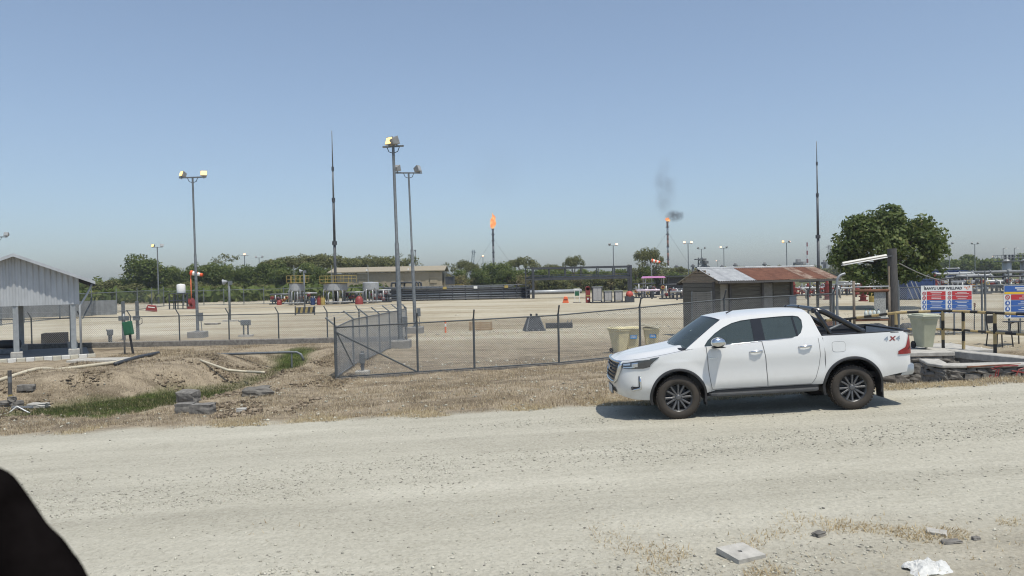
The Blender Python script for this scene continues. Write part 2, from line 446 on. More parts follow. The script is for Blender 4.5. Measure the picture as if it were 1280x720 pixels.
# dry grass blades
def blades(name, spots, mat, hlo, hhi, wid, lean=.6, lean0=.1):
    P = np.array(spots, float); n = len(P)
    ang = rng.uniform(0, 2 * np.pi, n); ln = rng.uniform(lean0, lean, n)
    h = rng.uniform(hlo, hhi, n); w = wid * rng.uniform(.6, 1.3, n)
    ca, sa = np.cos(ang), np.sin(ang)
    tip = P + np.stack([ca * h * ln, sa * h * ln, h * np.sqrt(np.maximum(.05, 1 - ln ** 2))], 1)
    side = np.stack([-sa * w, ca * w, np.zeros(n)], 1)
    V = np.stack([P - side, P + side, tip], 1).reshape(-1, 3)
    t = np.repeat(rng.random(n), 3)
    return stuff(link(name, raw_mesh(name, V, 3, mat, t)))
straw_m = tint_mat('dry_grass', [(0, (.19, .145, .095)), (.4, (.36, .29, .195)), (.75, (.52, .43, .295)), (1, (.64, .56, .41))], trans=.45)
green_m = tint_mat('green_grass', [(0, (.04, .05, .018)), (.5, (.085, .105, .04)), (.8, (.14, .145, .06)), (1, (.30, .26, .13))], trans=.25)
spots = []
while len(spots) < 60000:                       # the verge between road and fence
    y = random.uniform(14.7, 27 if random.random() < .3 else 23.6); x = random.uniform(-y * .69, y * .69)
    e = road_edge(x); fy = fence_y(x)
    if y < e or (y > fy + 3 and x > -5) or pit(x, y) > .1 or (x > 8.6 and y > 17.2): continue
    dn = .30 + .9 * ss(-.1, .35, nz2(x, y, .9)) - .55 * (1 - ss(e + .2, e + .9, y)) * ss(.1, -.2, nz2(x, y, 1.6))
    if x < -4 and seg_d(x, y, DITCH) < 1.0: dn *= .25
    if random.random() < dn: spots.append((x, y, H(x, y) - .004))
blades('dry_grass_verge', spots, straw_m, .03, .13, .006, .95, .3)
spots = []
while len(spots) < 26000:                       # bleached grass fringe along the far edge of the road
    x = random.uniform(-10.5, 11); e = road_edge(x); y = e + abs(random.gauss(0, .6)) - .12
    if random.random() < ss(-.15, .3, nz2(x, y, .8)): spots.append((x, y, H(x, y) - .004))
blades('bleached_grass', spots, tint_mat('bleached_straw', [(0, (.30, .235, .14)), (.5, (.52, .43, .27)), (1, (.68, .59, .41))], trans=.45), .02, .10, .005, .97, .45)
spots = []
while len(spots) < 22000:                       # withered growth on the ditch banks
    y = random.uniform(21.5, 36); x = random.uniform(-17, -4.9)
    if random.random() < (ss(-.1, .35, nz2(x, y, .7)) * .9 + .1) * (1 - zones(x, y)[2]): spots.append((x, y, H(x, y) - .004))
blades('dry_grass_bank', spots, straw_m, .04, .16, .009, .95, .3)
clod_m = tint_mat('earth_clod', [(0, (.06, .048, .035)), (.5, (.16, .125, .088)), (1, (.30, .245, .18))])
pebbles('earth_clods', 6000, 16.5, 31, .015, .10, clod_m, xr=(-17, -4.8), dens=lambda x, y: ss(-.1, .3, nz2(x, y, .7)) * (1 - zones(x, y)[2]) * (0 if x < -y * .69 else 1))
spots = []
while len(spots) < 9000:                        # sparse weeds just inside the fence
    y = 24 + 26 * random.random() ** 2; x = random.uniform(-5, min(y * .6, 16))
    if y > fence_y(x) + .3 and random.random() < ss(.05, .4, nz2(x * .6, y, .5)) + .02: spots.append((x, y, H(x, y) - .004))
blades('pad_weeds', spots, straw_m, .02, .09, .010, .97, .4)
def pad_dens(x, y): return ss(-.05, .4, nz2(x * .3, y * .8, .3)) if y > fence_y(x) + .5 and x > -4.9 else 0
pebbles('pad_rubble', 3500, 24.5, 62, .015, .085, peb_m, xr=(-5, 24), dens=pad_dens)
spots = []
while len(spots) < 5500:                       # tufts at the near edge of the road
    y = random.uniform(5.9, 8.8); x = random.uniform(-3.2, 6.4)
    n_ = zones(x, y)[3]
    if random.random() < n_ * (1.5 * ss(.22, .45, nz2(x, y, 1.7)) + .03): spots.append((x + random.gauss(0, .03), y + random.gauss(0, .02), H(x, y) - .003))
    elif random.random() < .004 and nz2(x, y, 1.1) > .25: spots.append((x, y, H(x, y)))
blades('dry_grass_near', spots, tint_mat('near_straw', [(0, (.30, .225, .13)), (.5, (.50, .41, .26)), (1, (.66, .57, .39))], trans=.45), .02, .085, .005, .985, .55)
spots = []
while len(spots) < 26000:                       # green grass on the wet ditch floor
    i = random.randrange(len(DITCH) - 1); t = random.random()
    (x0, y0), (x1, y1) = DITCH[i], DITCH[i + 1]
    x = lerp(x0, x1, t) + random.gauss(0, .9); y = lerp(y0, y1, t) + random.gauss(0, 1.1)
    if -17 < x < -5 and random.random() < zones(x, y)[2] + .04: spots.append((x, y, H(x, y) - .01))
blades('ditch_grass', spots, green_m, .03, .12, .008, .8)
# ------------------------------------------------------------------ the pickup
def catmull(P, n):
    P = [np.array(p, float) for p in P]; out = []
    for i in range(len(P) - 1):
        p0, p1, p2, p3 = P[max(i - 1, 0)], P[i], P[i + 1], P[min(i + 2, len(P) - 1)]
        for k in range(n):
            t = k / n
            out.append(.5 * ((2 * p1) + (-p0 + p2) * t + (2 * p0 - 5 * p1 + 4 * p2 - p3) * t * t + (-p0 + 3 * p1 - 3 * p2 + p3) * t ** 3))
    out.append(P[-1]); return [tuple(p) for p in out]

def car_paint(name, col):
    m = pm(name, col, .32, 0, var=.015, scale=2, coat=.6, spec=.4)
    N, L = m.node_tree.nodes, m.node_tree.links; b = N['Principled BSDF']          # road dust thrown up along the sills and behind the wheels
    src = b.inputs['Base Color'].links[0].from_socket
    tc = N.new('ShaderNodeTexCoord'); sp = N.new('ShaderNodeSeparateXYZ'); L.new(tc.outputs['Object'], sp.inputs[0])
    nz = N.new('ShaderNodeTexNoise'); nz.inputs['Scale'].default_value = 5; nz.inputs['Detail'].default_value = 7; nz.inputs['Roughness'].default_value = .7; L.new(tc.outputs['Object'], nz.inputs['Vector'])
    mr = N.new('ShaderNodeMapRange'); mr.inputs['From Min'].default_value = .36; mr.inputs['From Max'].default_value = .82; mr.inputs['To Min'].default_value = .75; mr.inputs['To Max'].default_value = .04; L.new(sp.outputs['Z'], mr.inputs[0])
    mu = N.new('ShaderNodeMath'); mu.operation = 'MULTIPLY'; L.new(mr.outputs[0], mu.inputs[0]); L.new(nz.outputs[0], mu.inputs[1])
    mx = N.new('ShaderNodeMix'); mx.data_type = 'RGBA'; L.new(mu.outputs[0], mx.inputs['Factor']); L.new(src, mx.inputs['A']); mx.inputs['B'].default_value = (.36, .32, .255, 1)
    L.new(mx.outputs['Result'], b.inputs['Base Color'])
    return m
paint = car_paint('white_car_paint', (.66, .665, .66))
chrome = pm('chrome', (.62, .63, .64), .12, 1.0, var=.03)
gloss_black = pm('gloss_black', (.012, .012, .013), .18, 0, var=.1, coat=.4)
tyre_m = pm('dusty_tyre', (.024, .022, .02), .85, 0, scale=5, col2=(.065, .052, .04), spread=.7, bump=.25, bscale=30)
rim_m = pm('grey_alloy', (.075, .077, .08), .35, .6, var=.25, scale=6)
rim_face = pm('machined_alloy', (.13, .13, .135), .45, .5, var=.2, scale=8)
tail_m = pm('tail_lamp_red', (.22, .006, .010), .12, 0, var=.25, scale=14, coat=.8)
tail_dk = pm('tail_lamp_smoked', (.05, .004, .006), .15, 0, var=.2, coat=.8)
seam_m = pm('panel_gap', (.20, .20, .20), .8, 0, var=.1)
lamp_lens = pm('headlamp_lens', (.045, .05, .055), .06, 0, var=.2, scale=20, coat=1)
lamp_led = pm('headlamp_reflector', (.55, .57, .60), .12, .8, var=.1)
plate_m = pm('number_plate', (.55, .55, .54), .5, 0, var=.1)
interior_m = pm('dark_interior', (.03, .03, .032), .8, 0, var=.2)
decal_grey = pm('decal_grey', (.24, .28, .33), .4, 0, var=.1)
def glass_mat(name, tint, mixf):
    m = bpy.data.materials.new(name); m.use_nodes = True; MATS[name] = m
    N, L = m.node_tree.nodes, m.node_tree.links; b = N['Principled BSDF']
    b.inputs['Base Color'].default_value = (*tint, 1); b.inputs['Roughness'].default_value = .03; b.inputs['Specular IOR Level'].default_value = .6
    nz = N.new('ShaderNodeTexNoise'); nz.inputs['Scale'].default_value = 3
    rp = N.new('ShaderNodeMapRange'); rp.inputs['To Min'].default_value = mixf - .06; rp.inputs['To Max'].default_value = mixf + .06
    L.new(nz.outputs[0], rp.inputs[0])
    t = N.new('ShaderNodeBsdfTransparent'); t.inputs[0].default_value = (.55, .60, .60, 1)
    x = N.new('ShaderNodeMixShader'); L.new(rp.outputs[0], x.inputs[0])
    L.new(t.outputs[0], x.inputs[1]); L.new(b.outputs[0], x.inputs[2]); L.new(x.outputs[0], N['Material Output'].inputs[0])
    return m
tint_glass = glass_mat('tinted_glass', (.075, .10, .105), .60)

OUT = [(-1.075, 0), (-1.072, .2), (-1.05, .42), (-1.005, .60), (-.93, .74), (-.82, .835), (-.66, .89), (-.45, .917), (-.2, .930), (0, .935), (.25, .932), (.6, .922), (1.5, .920), (2.45, .920), (2.8, .925), (3.085, .935), (3.4, .930), (3.7, .918), (4.0, .900), (4.10, .875), (4.155, .83), (4.175, .74), (4.18, .4), (4.18, 0)]
OUTF = catmull(OUT, 6)
FU = [p[0] for p in OUTF]; FW = [p[1] for p in OUTF]
iside0 = next(i for i, p in enumerate(OUTF) if p[0] > -.66); iside1 = next(i for i, p in enumerate(OUTF) if p[0] > 4.0)
AF, ARr = (0.0, .400, .475), (3.085, .415, .505)            # wheel arches: u, z, radius
us = set(np.round(np.arange(OUTF[iside0][0] + .03, OUTF[iside1][0] - .02, .06), 4))
for uc, zc, ra in (AF, ARr):
    us = {u for u in us if abs(u - uc) > ra + .012}
    us |= {round(uc + ra * math.cos(a), 5) for a in np.linspace(0, math.pi, 27)}
    us |= {round(uc + ra + .004, 5), round(uc - ra - .004, 5)}
def side_w(u): return float(np.interp(u, FU[iside0 - 1:iside1 + 2], FW[iside0 - 1:iside1 + 2]))
PLAN = OUTF[:iside0] + [(u, side_w(u)) for u in sorted(us) if FU[iside0 - 1] < u < FU[iside1]] + OUTF[iside1:]
def topz(u): return float(np.interp(u, [-1.08, -.9, -.6, -.3, 0, .3, .6, 1.4, 2.3, 2.6, 4.2], [1.035, 1.06, 1.095, 1.135, 1.18, 1.23, 1.255, 1.283, 1.318, 1.33, 1.335]))
def botz(u):
    b = float(np.interp(u, [-1.08, -.8, -.5, .5, .7, 2.5, 2.7, 3.6, 4.2], [.44, .38, .36, .44, .485, .485, .50, .55, .64]))
    for uc, zc, ra in (AF, ARr):
        if abs(u - uc) <= ra: b = max(b, zc + math.sqrt(max(0, ra * ra - (u - uc) ** 2)))
    return b
ZS = [.36, .45, .54, .62, .72, .82, .94, 1.02, 1.10, 1.18, 1.26, 1.34]
DS = [.075, .048, .018, .006, .014, .016, .008, .0, .006, .016, .034, .062]      # door skin
DF = [.085, .05, .012, .0, .0, .012, .032, .05, .085, .11, .11, .11]           # nose
DR = [.06, .04, .02, .01, .0, .0, .0, .0, .004, .01, .018, .03]                # tail
def inset(u, z):
    s = float(np.interp(z, ZS, DS)); f = float(np.interp(z, ZS, DF)); r = float(np.interp(z, ZS, DR))
    a = ss(-.55, -.95, u); c = ss(2.5, 2.9, u)
    fl = 0
    for uc, zc, ra in (AF, ARr):       # flared arches
        d = math.hypot(u - uc, z - zc)
        fl = max(fl, .022 * (1 - ss(ra, ra + .22, d)))
    return s * (1 - a) * (1 - c) + f * a + r * c - fl
def plan_pt(i, z, off=0.0):
    u, w = PLAN[i]
    a, b = PLAN[max(i - 1, 0)], PLAN[min(i + 1, len(PLAN) - 1)]
    tu, tw = b[0] - a[0], b[1] - a[1]; l = math.hypot(tu, tw) or 1
    nu, nw = -tw / l, tu / l
    d = -inset(u, z) + off
    return (u + nu * d, max(0, w + nw * d), z)
def W(u, z): return side_w(u) - inset(u, z)

def make_truck():
    T = thing('pickup_truck', 'white double cab pickup truck with black sports bar parked on the gravel road', 'pickup truck')
    def both(mk, name, mat, **kw):
        for s in (-1, 1):
            b = MB(); mk(b, s); b.build(name, mat, T, **kw)
    # ---- body shell: one skin from the nose round both flanks to the tail
    b = MB(); NR = 15
    for s in (-1, 1):
        cols = []
        for i, (u, w) in enumerate(PLAN):
            z0, z1 = botz(u), topz(u)
            cols.append([(p[0], s * p[1], p[2]) for p in (plan_pt(i, z0 + (z1 - z0) * k / NR) for k in range(NR + 1))])
        if s > 0: cols = [c[::-1] for c in cols]
        b.grid(cols)
    # cowl-side and rail tops
    body = b.build('body', paint, T, smooth=True, fix=False, weld=True, angle=R(50))
    # ---- bonnet
    edge = [plan_pt(i, topz(PLAN[i][0])) for i in range(len(PLAN)) if PLAN[i][0] <= .30]
    K = len(edge); rows = []
    for k, e in enumerate(edge):
        t = k / (K - 1); su = lerp(-.965, .06, t ** .85)
        row = []
        for j in range(-10, 11):
            a = 1 - abs(j) / 10
            a2 = a
            u = lerp(e[0], su, a2); w = e[1] * (1 - a2) * (1 if j > 0 else -1)
            cr = .055 * ss(0, .55, a) * ss(-1.02, -.75, u) + .018 * math.exp(-((a - .42) / .12) ** 2) * ss(-.9, -.6, u)
            row.append((u, w, lerp(e[2], topz(max(su, -1.0)) + .005, a2) + cr))
        rows.append(row)
    b = MB(); b.grid(rows); hood = b.build('bonnet', paint, T, smooth=True, weld=True)
    for s in (-1, 1):                       # gap between bonnet and wing
        b = MB(); b.tube([(e[0] + .0, s * (e[1] - .045), lerp(e[2], topz(e[0]), .5) + .010) for e in edge[14::3]], .0035, 5)
        b.build('bonnet_gap', seam_m, hood)
    # ---- cab
    def wc(z): return lerp(.862, .655, (z - 1.25) / .48)
    shell = [(.17, 1.225), (.24, 1.275), (.45, 1.425), (.66, 1.572), (.86, 1.703), (1.0, 1.724), (1.25, 1.746), (1.6, 1.762), (2.0, 1.768), (2.25, 1.765), (2.42, 1.752), (2.475, 1.70), (2.51, 1.60), (2.565, 1.42), (2.605, 1.31), (1.4, 1.27)]
    dlo = [(.50, 1.262), (.58, 1.36), (.72, 1.472), (.88, 1.565), (1.05, 1.635), (1.22, 1.672), (1.45, 1.69), (1.9, 1.706), (2.16, 1.705), (2.26, 1.685), (2.305, 1.62), (2.30, 1.50), (2.25, 1.40), (2.18, 1.345), (2.1, 1.333), (1.5, 1.303), (1.0, 1.277)]
    for s in (-1, 1):
        cu = bpy.data.curves.new('cab_side', 'CURVE'); cu.dimensions = '2D'; cu.fill_mode = 'BOTH'; cu.extrude = .012
        for poly in (shell, dlo):
            sp = cu.splines.new('POLY'); sp.points.add(len(poly) - 1); sp.use_cyclic_u = True
            for p, q in zip(sp.points, poly): p.co = (q[0], q[1], 0, 1)
        tmp = bpy.data.objects.new('tmp', cu); COL.objects.link(tmp)
        dg = bpy.context.evaluated_depsgraph_get(); me = bpy.data.meshes.new_from_object(tmp.evaluated_get(dg))
        bpy.data.objects.remove(tmp)
        for v in me.vertices:
            u, z, h = v.co; v.co = (u, s * (wc(z) + (h if h > 0 else h)), z)
        bm = bmesh.new(); bm.from_mesh(me); bmesh.ops.remove_doubles(bm, verts=bm.verts, dist=1e-5); bmesh.ops.recalc_face_normals(bm, faces=bm.faces); bm.to_mesh(me); bm.free()
        me.name = 'cab_side'; me.materials.clear(); me.materials.append(paint)
        link('cab_side', me, T)
    def pane(poly, name, mat, s, off=-.004, par=T):
        b = MB(); b.prism(poly, off - .004, off, fn=lambda p, q, h: (p, s * (wc(q) + h), q)); return b.build(name, mat, par)
    front = [(.47, 1.25), (.58, 1.37), (.72, 1.482), (.88, 1.575), (1.05, 1.645), (1.22, 1.682), (1.42, 1.70), (1.42, 1.285)]
    rear = [(1.57, 1.705), (1.9, 1.712), (2.135, 1.71), (2.175, 1.325), (1.57, 1.297)]
    quarter = [(2.155, 1.71), (2.26, 1.685), (2.31, 1.61), (2.31, 1.49), (2.26, 1.385), (2.195, 1.33)]
    for s in (-1, 1):
        pane(front, 'window', tint_glass, s); pane(rear, 'window', tint_glass, s); pane(quarter, 'window', tint_glass, s)
        pane([(1.40, 1.705), (1.585, 1.71), (1.60, 1.29), (1.40, 1.28)], 'door_pillar', gloss_black, s, .002)
        pane([(2.13, 1.71), (2.16, 1.71), (2.20, 1.325), (2.17, 1.32)], 'window_bar', gloss_black, s, .003)
        b = MB(); b.tube([(p[0], s * (wc(p[1]) + .016), p[1]) for p in [(.52, 1.259), (1.0, 1.274), (1.5, 1.30), (2.1, 1.33)]], .007, 5)
        b.build('window_weatherstrip', chrome, T, smooth=True)
    # roof
    rail = [q for q in shell if q[0] >= .86 and q[1] > 1.702]
    us_ = np.linspace(.86, 2.42, 16); rows = []
    for k, u in enumerate(us_):
        z = float(np.interp(u, [p[0] for p in rail], [p[1] for p in rail])); we = wc(z) + .010; row = []
        for j in range(-8, 9):
            a = j / 8; fr = 1 - k / 15
            uu = u - .10 * (1 - a * a) * max(0, 1 - k / 4) + .03 * (1 - a * a) * max(0, (k - 12) / 3)
            row.append((uu, we * a, z + .050 * (1 - abs(a) ** 3.2) * (1 - .25 * max(0, 1 - k / 3))))
        rows.append(row)
    b = MB(); b.grid(rows); b.build('roof', paint, T, smooth=True)
    f_edge, r_edge = rows[0], rows[-1]
    # windscreen
    g = []
    for k in range(9):
        t = k / 8; row = []
        for j in range(-8, 9):
            a = j / 8
            lo = Vector((.035 + .175 * a * a * abs(a) ** .3, .80 * a, 1.222 + .012 * abs(a)))
            hi = Vector(f_edge[j + 8]); hi.y *= .985
            p = lo.lerp(hi, t); row.append((p.x - .020 * math.sin(math.pi * t) * (1 - .3 * a * a), p.y, p.z + .012 * math.sin(math.pi * t)))
        g.append(row)
    b = MB(); b.grid(g); ws = b.build('windscreen', tint_glass, T, smooth=True)
    b = MB()
    for a0 in (0, -1):
        b.grid([[(r[a0][0] - .004, r[a0][1] * q, r[a0][2] + .006) for q in (.955, 1.02)] for r in g])
    b.grid([[(p[0] - .006, p[1], p[2] + .004) for p in g[8]], [(p[0] * .94 + g[7][j][0] * .06 - .02, p[1], p[2] - .012) for j, p in enumerate(g[8])]])
    b.build('windscreen_surround', gloss_black, ws, fix=False)
    b = MB()
    lowrow = g[0]
    b.grid([[(p[0] + .03, p[1] * 1.03, p[2] + .012) for p in lowrow], [(p[0] - .05, p[1] * 1.04, p[2] + .004) for p in lowrow], [(p[0] - .10, p[1] * 1.04, p[2] - .03) for p in lowrow]])
    b.build('cowl', black_plastic, T, smooth=True, fix=False)
    b = MB()
    for y0, y1 in ((-.55, .05), (.0, .6)):
        b.tube([(.06 + .10 * (y0 / .8) ** 2, y0, 1.250), (.13 + .14 * (y1 / .8) ** 2, y1, 1.285)], .010, 5)
    b.build('wiper', black_plastic, T)
    # cab rear wall and window
    b = MB(); b.grid([r_edge, [(2.60, p[1] * (.84 / .66), 1.31) for p in r_edge], [(2.61, p[1] * (.85 / .66), 1.0) for p in r_edge]]); b.build('cab_rear_wall', paint, T, fix=False)
    b = MB(); b.prism([(-.56, 1.62), (.56, 1.62), (.62, 1.36), (-.62, 1.36)], .006, .012, fn=lambda p, q, h: (2.60 - (q - 1.31) * .42 + h, p, q)); b.build('rear_window', tint_glass, T)
    # interior
    b = MB(); b.box((1.35, 0, .80), (2.3, 1.6, .6)); b.box((.55, 0, 1.12), (.5, 1.5, .26)); b.build('dashboard_floor', interior_m, T, bevel=.04)
    for su in (1.25, 2.05):
        for sy in (-.38, .38):
            b = MB(); b.box((su + .12, sy, 1.26), (.14, .5, .55), M=Matrix.Rotation(R(14), 3, 'Y')); b.box((su - .1, sy, 1.06), (.5, .5, .14)); b.box((su + .2, sy, 1.58), (.10, .26, .16)); b.build('seat', interior_m, T, bevel=.05, seg=2)
    b = MB(); c0 = Vector((.86, -.38, 1.24)); b.tube([c0 + Vector((.16 * math.sin(a) * .35, .18 * math.cos(a), .18 * math.sin(a))) for a in np.linspace(0, 6.283, 17)[:-1]], .014, 6, closed=True); b.build('steering_wheel', black_plastic, T, smooth=True)
    # ---- doors
    def fz(pts): return lambda z: float(np.interp(z, [p[0] for p in pts], [p[1] for p in pts]))
    f0 = fz([(.50, .60), (.62, .575), (.9, .545), (1.25, .53)]); f1 = fz([(.50, 1.575), (1.0, 1.555), (1.30, 1.51)])
    r0 = fz([(.50, 1.587), (1.0, 1.567), (1.30, 1.522)]); r1 = fz([(.50, 2.36), (.6, 2.43), (.8, 2.50), (1.0, 2.53), (1.32, 2.52)])
    for a, c, hu, hz, ztop in ((f0, f1, 1.40, 1.125, 1.262), (r0, r1, 2.27, 1.165, 1.30)):
        for s in (-1, 1):
            zz = np.linspace(.505, ztop, 16); rows = []
            for z in zz:
                u0, u1 = a(z) + .006, c(z) - .006
                row = [(lerp(u0, u1, q), s * (W(lerp(u0, u1, q), z) + .007), z) for q in np.linspace(0, 1, 14)]
                row = [(row[0][0], row[0][1] - s * .011, z)] + row + [(row[-1][0], row[-1][1] - s * .011, z)]
                rows.append(row)
            rows = [[(p[0], p[1] - s * .011, p[2]) for p in rows[0]]] + rows
            b = MB(); b.grid(rows if s < 0 else [r[::-1] for r in rows])
            d = b.build('door', paint, T, smooth=True, fix=False, angle=R(40))
            b = MB()
            w_ = lambda u, z: s * (W(u, z) + .004)
            b.tube([(a(z), w_(a(z), z), z) for z in zz], .0042, 4)
            if hu > 2: b.tube([(c(z), w_(c(z), z), z) for z in zz], .0042, 4)
            b.tube([(u, w_(u, .50), .50) for u in np.linspace(a(.5), c(.5), 10)], .0042, 4)
            b.build('door_gap', seam_m, d)
            wy = W(hu, hz) + .007
            b = MB(); b.tube([(hu - .115, s * (wy + .004), hz - .004), (hu - .09, s * (wy + .036), hz), (hu, s * (wy + .045), hz + .004), (hu + .09, s * (wy + .036), hz + .006), (hu + .115, s * (wy + .004), hz + .004)], [.012, .017, .019, .017, .012], 8)
            b.build('handle', chrome, d, smooth=True)
            b = MB(); b.lathe([(0.001, -.002), (.07, -.001), (.062, .002), (.001, .003)], 20, (hu, s * (wy + .001), hz - .012), M=Matrix.Rotation(R(90) * s, 3, 'X') @ Matrix.Diagonal((1, .62, 1)))
            b.build('handle_recess', paint, d, smooth=True)
    # ---- wheel arches, liners, underbody
    for uc, zc, ra in (AF, ARr):
        for s in (-1, 1):
            rows = []
            for a in np.linspace(R(-14), R(194), 34):
                rr = []
                for r_, o in ((ra - .012, -.10), (ra - .012, .018), (ra + .014, .020), (ra + .030, .010), (ra + .033, -.004)):
                    u, z = uc + r_ * math.cos(a), zc + r_ * math.sin(a)
                    rr.append((u, s * (W(min(max(u, -.64), 3.98), max(z, .45)) + o), z))
                rows.append(rr)
            b = MB(); b.grid(rows if s < 0 else [r[::-1] for r in rows]); b.build('arch_trim', black_plastic, T, smooth=True, fix=False, angle=R(40))
            rows = [[(uc + (ra + .01) * math.cos(a), s * y, zc + (ra + .01) * math.sin(a)) for y in (.88, .50)] for a in np.linspace(R(-10), R(190), 24)]
            b = MB(); b.grid(rows); b.build('wheel_arch_liner', black_plastic, T, smooth=True)
    b = MB(); b.box((1.55, 0, .50), (2.0, 1.66, .10)); b.box((1.6, -.42, .44), (4.4, .10, .14)); b.box((1.6, .42, .44), (4.4, .10, .14)); b.box((1.6, 0, .62), (5.1, .92, .14)); b.box((3.7, 0, .58), (.8, 1.5, .08))
    b.tube([(3.085, -.7, .385), (3.085, .7, .385)], .05, 8); b.tube([(0, -.7, .385), (0, .7, .385)], .045, 8)
    b.build('underbody', black_plastic, T)
    both(lambda b, s: b.prism([(.60, .40), (.60, .50), (2.48, .50), (2.48, .40)], s * .80, s * .885), 'sill', black_plastic)
    def step(b, s):
        pts = [(.50, .80), (.56, .93), (.66, .985), (2.34, .985), (2.46, .94), (2.52, .80)]
        b.prism([(p, q) for p, q in pts], .375, .435, fn=lambda p, q, h: (p, s * q, h + (p - 1.5) * .0))
        for k in (.9, 1.5, 2.1): b.box((k, s * .72, .40), (.06, .4, .04))
    both(step, 'side_step', pm('step_plastic', (.05, .052, .055), .6, 0, var=.2), bevel=.018, seg=2)
    # mud flaps
    both(lambda b, s: b.box((3.60, s * .80, .36), (.02, .24, .34)), 'mud_flap', black_plastic)
    both(lambda b, s: b.box((.49, s * .80, .36), (.02, .20, .28)), 'mud_flap', black_plastic)
    # ---- wheels
    def wheel(u, s):
        w = bpy.data.objects.new('wheel', None); COL.objects.link(w); w.parent = T; w.location = (u, s * .785, .385); w.empty_display_size = .1
        M = Matrix.Rotation(R(90) * -s, 3, 'X')            # local z -> outward
        tw = .128
        prof = [(.235, -.115), (.30, -tw), (.355, -tw + .006), (.376, -tw + .03), (.386, -.07), (.387, -.02), (.387, .02), (.386, .07), (.376, tw - .03), (.355, tw - .006), (.30, tw), (.268, tw - .004), (.250, tw - .02)]
        b = MB(); b.lathe(prof, 48, M=M, cap=False); b.build('tyre', tyre_m, w, smooth=True)
        b = MB()
        for k in range(44):
            g = 2 * math.pi * k / 44
            for q, z in enumerate((-.085, -.03, .03, .085)):
                gg = g + (.06 if q % 2 else 0)
                b.box(M @ Vector((.386 * math.cos(gg), .386 * math.sin(gg), z)), (.016, .036, .042), M=M @ Matrix.Rotation(gg, 3, 'Z'))
        b.build('tread', tyre_m, w)
        b = MB()
        b.lathe([(.246, -.10), (.254, .100), (.246, .108), (.234, .100), (.212, .03), (.212, -.10)], 40, M=M, closed=True)
        b.lathe([(.001, .02), (.20, .0), (.20, -.02), (.001, -.02)], 30, M=M, mi=1)
        b.build('rim', [rim_m, black_plastic], w, smooth=True, angle=R(40))
        for k in range(6):
            g = 2 * math.pi * k / 6 + .26
            b = MB()
            for dd in (-1, 1):
                Mz = M @ Matrix.Rotation(g, 3, 'Z')
                V = []
                for r_, off, hw, z0, z1 in ((.045, .014, .022, .03, .072), (.12, .026, .021, .04, .084), (.232, .054, .022, .055, .096)):
                    for y, z in ((off - hw, z0), (off + hw, z0), (off + hw * .75, z1), (off - hw * .75, z1)):
                        V.append(Mz @ Vector((r_, dd * y, z)))
                Fs = [(0, 1, 2, 3), (8, 11, 10, 9)]
                for q in (0, 4):
                    for e in range(4): Fs.append((q + e, q + (e + 1) % 4, q + 4 + (e + 1) % 4, q + 4 + e))
                b.add(V, Fs, 0)
            b.build('spoke', rim_face, w, bevel=.004)
        b = MB(); b.lathe([(.058, .03), (.058, .07), (.048, .082), (.036, .084), (.030, .090), (.001, .090)], 20, M=M)
        for k in range(6):
            g = 2 * math.pi * k / 6; b.lathe([(.010, .05), (.010, .088), (.001, .088)], 8, M @ Vector((.068 * math.cos(g), .068 * math.sin(g), 0)), M=M)
        b.build('hub', rim_face, w, smooth=True, angle=R(40))
        b = MB(); b.lathe([(.001, -.015), (.16, -.015), (.16, .008), (.001, .008)], 28, M=M); b.build('brake_disc', steel_dark, w)
    for u in (0, 3.085):
        for s in (-1, 1): wheel(u, s)
    # ---- nose
    WN = [p[1] for p in OUTF if p[0] < -.6]; UN = [p[0] for p in OUTF if p[0] < -.6]
    def nose(w, z, off=0):
        u = float(np.interp(abs(w), WN, UN)) + inset(-1.0, z)
        return (u - off, w, z)
    def npatch(b, zlo, zhi, wfn, off, nr=8, nc=20):
        rows = []
        for z in np.linspace(zlo, zhi, nr):
            h = wfn(z); rows.append([nose(w, z, off) for w in np.linspace(-h, h, nc)])
        b.grid(rows)
    gw = lambda z: float(np.interp(z, [.66, .72, .9, 1.03], [.44, .56, .65, .67]))
    b = MB(); npatch(b, .67, 1.03, gw, .012); b.build('grille', gloss_black, T, fix=False)
    gr = T.children[-1] if False else None
    for z in (.735, .80, .865, .93, .985):
        b = MB(); b.tube([nose(w, z, .024) for w in np.linspace(-gw(z) + .03, gw(z) - .03, 16)], .012, 6); b.build('grille_bar', black_plastic, T, smooth=True)
    loop = [nose(w, 1.035, .02) for w in np.linspace(-.67, .67, 17)] + [nose(gw(z), z, .02) for z in (.98, .9, .8, .72)] + [nose(w, .665, .02) for w in np.linspace(.46, -.46, 9)] + [nose(-gw(z), z, .02) for z in (.72, .8, .9, .98)]
    b = MB(); b.tube(loop, .027, 8, closed=True); b.build('grille_frame', chrome, T, smooth=True)
    for s in (-1, 1): b = MB(); b.tube([nose(s * (gw(z) - .012), z, .026) for z in (.70, .78, .88, .98, 1.03)], [.022, .034, .040, .038, .03], 8); b.build('grille_side_bar', chrome, T, smooth=True)
    b = MB()
    ec = Vector(nose(0, .90, .04))
    b.tube([ec + Vector((0, .085 * math.cos(a), .058 * math.sin(a))) for a in np.linspace(0, 6.283, 25)[:-1]], .008, 6, closed=True)
    b.tube([ec + Vector((0, .030 * math.cos(a), .050 * math.sin(a))) for a in np.linspace(0, 6.283, 21)[:-1]], .007, 6, closed=True)
    b.tube([ec + Vector((0, .066 * math.cos(a), .026 + .022 * math.sin(a))) for a in np.linspace(0, 6.283, 21)[:-1]], .007, 6, closed=True)
    b.build('emblem', chrome, T, smooth=True)
    b = MB(); npatch(b, .47, .56, lambda z: .42, .012, 4, 12); b.build('air_intake', black_plastic, T, fix=False)
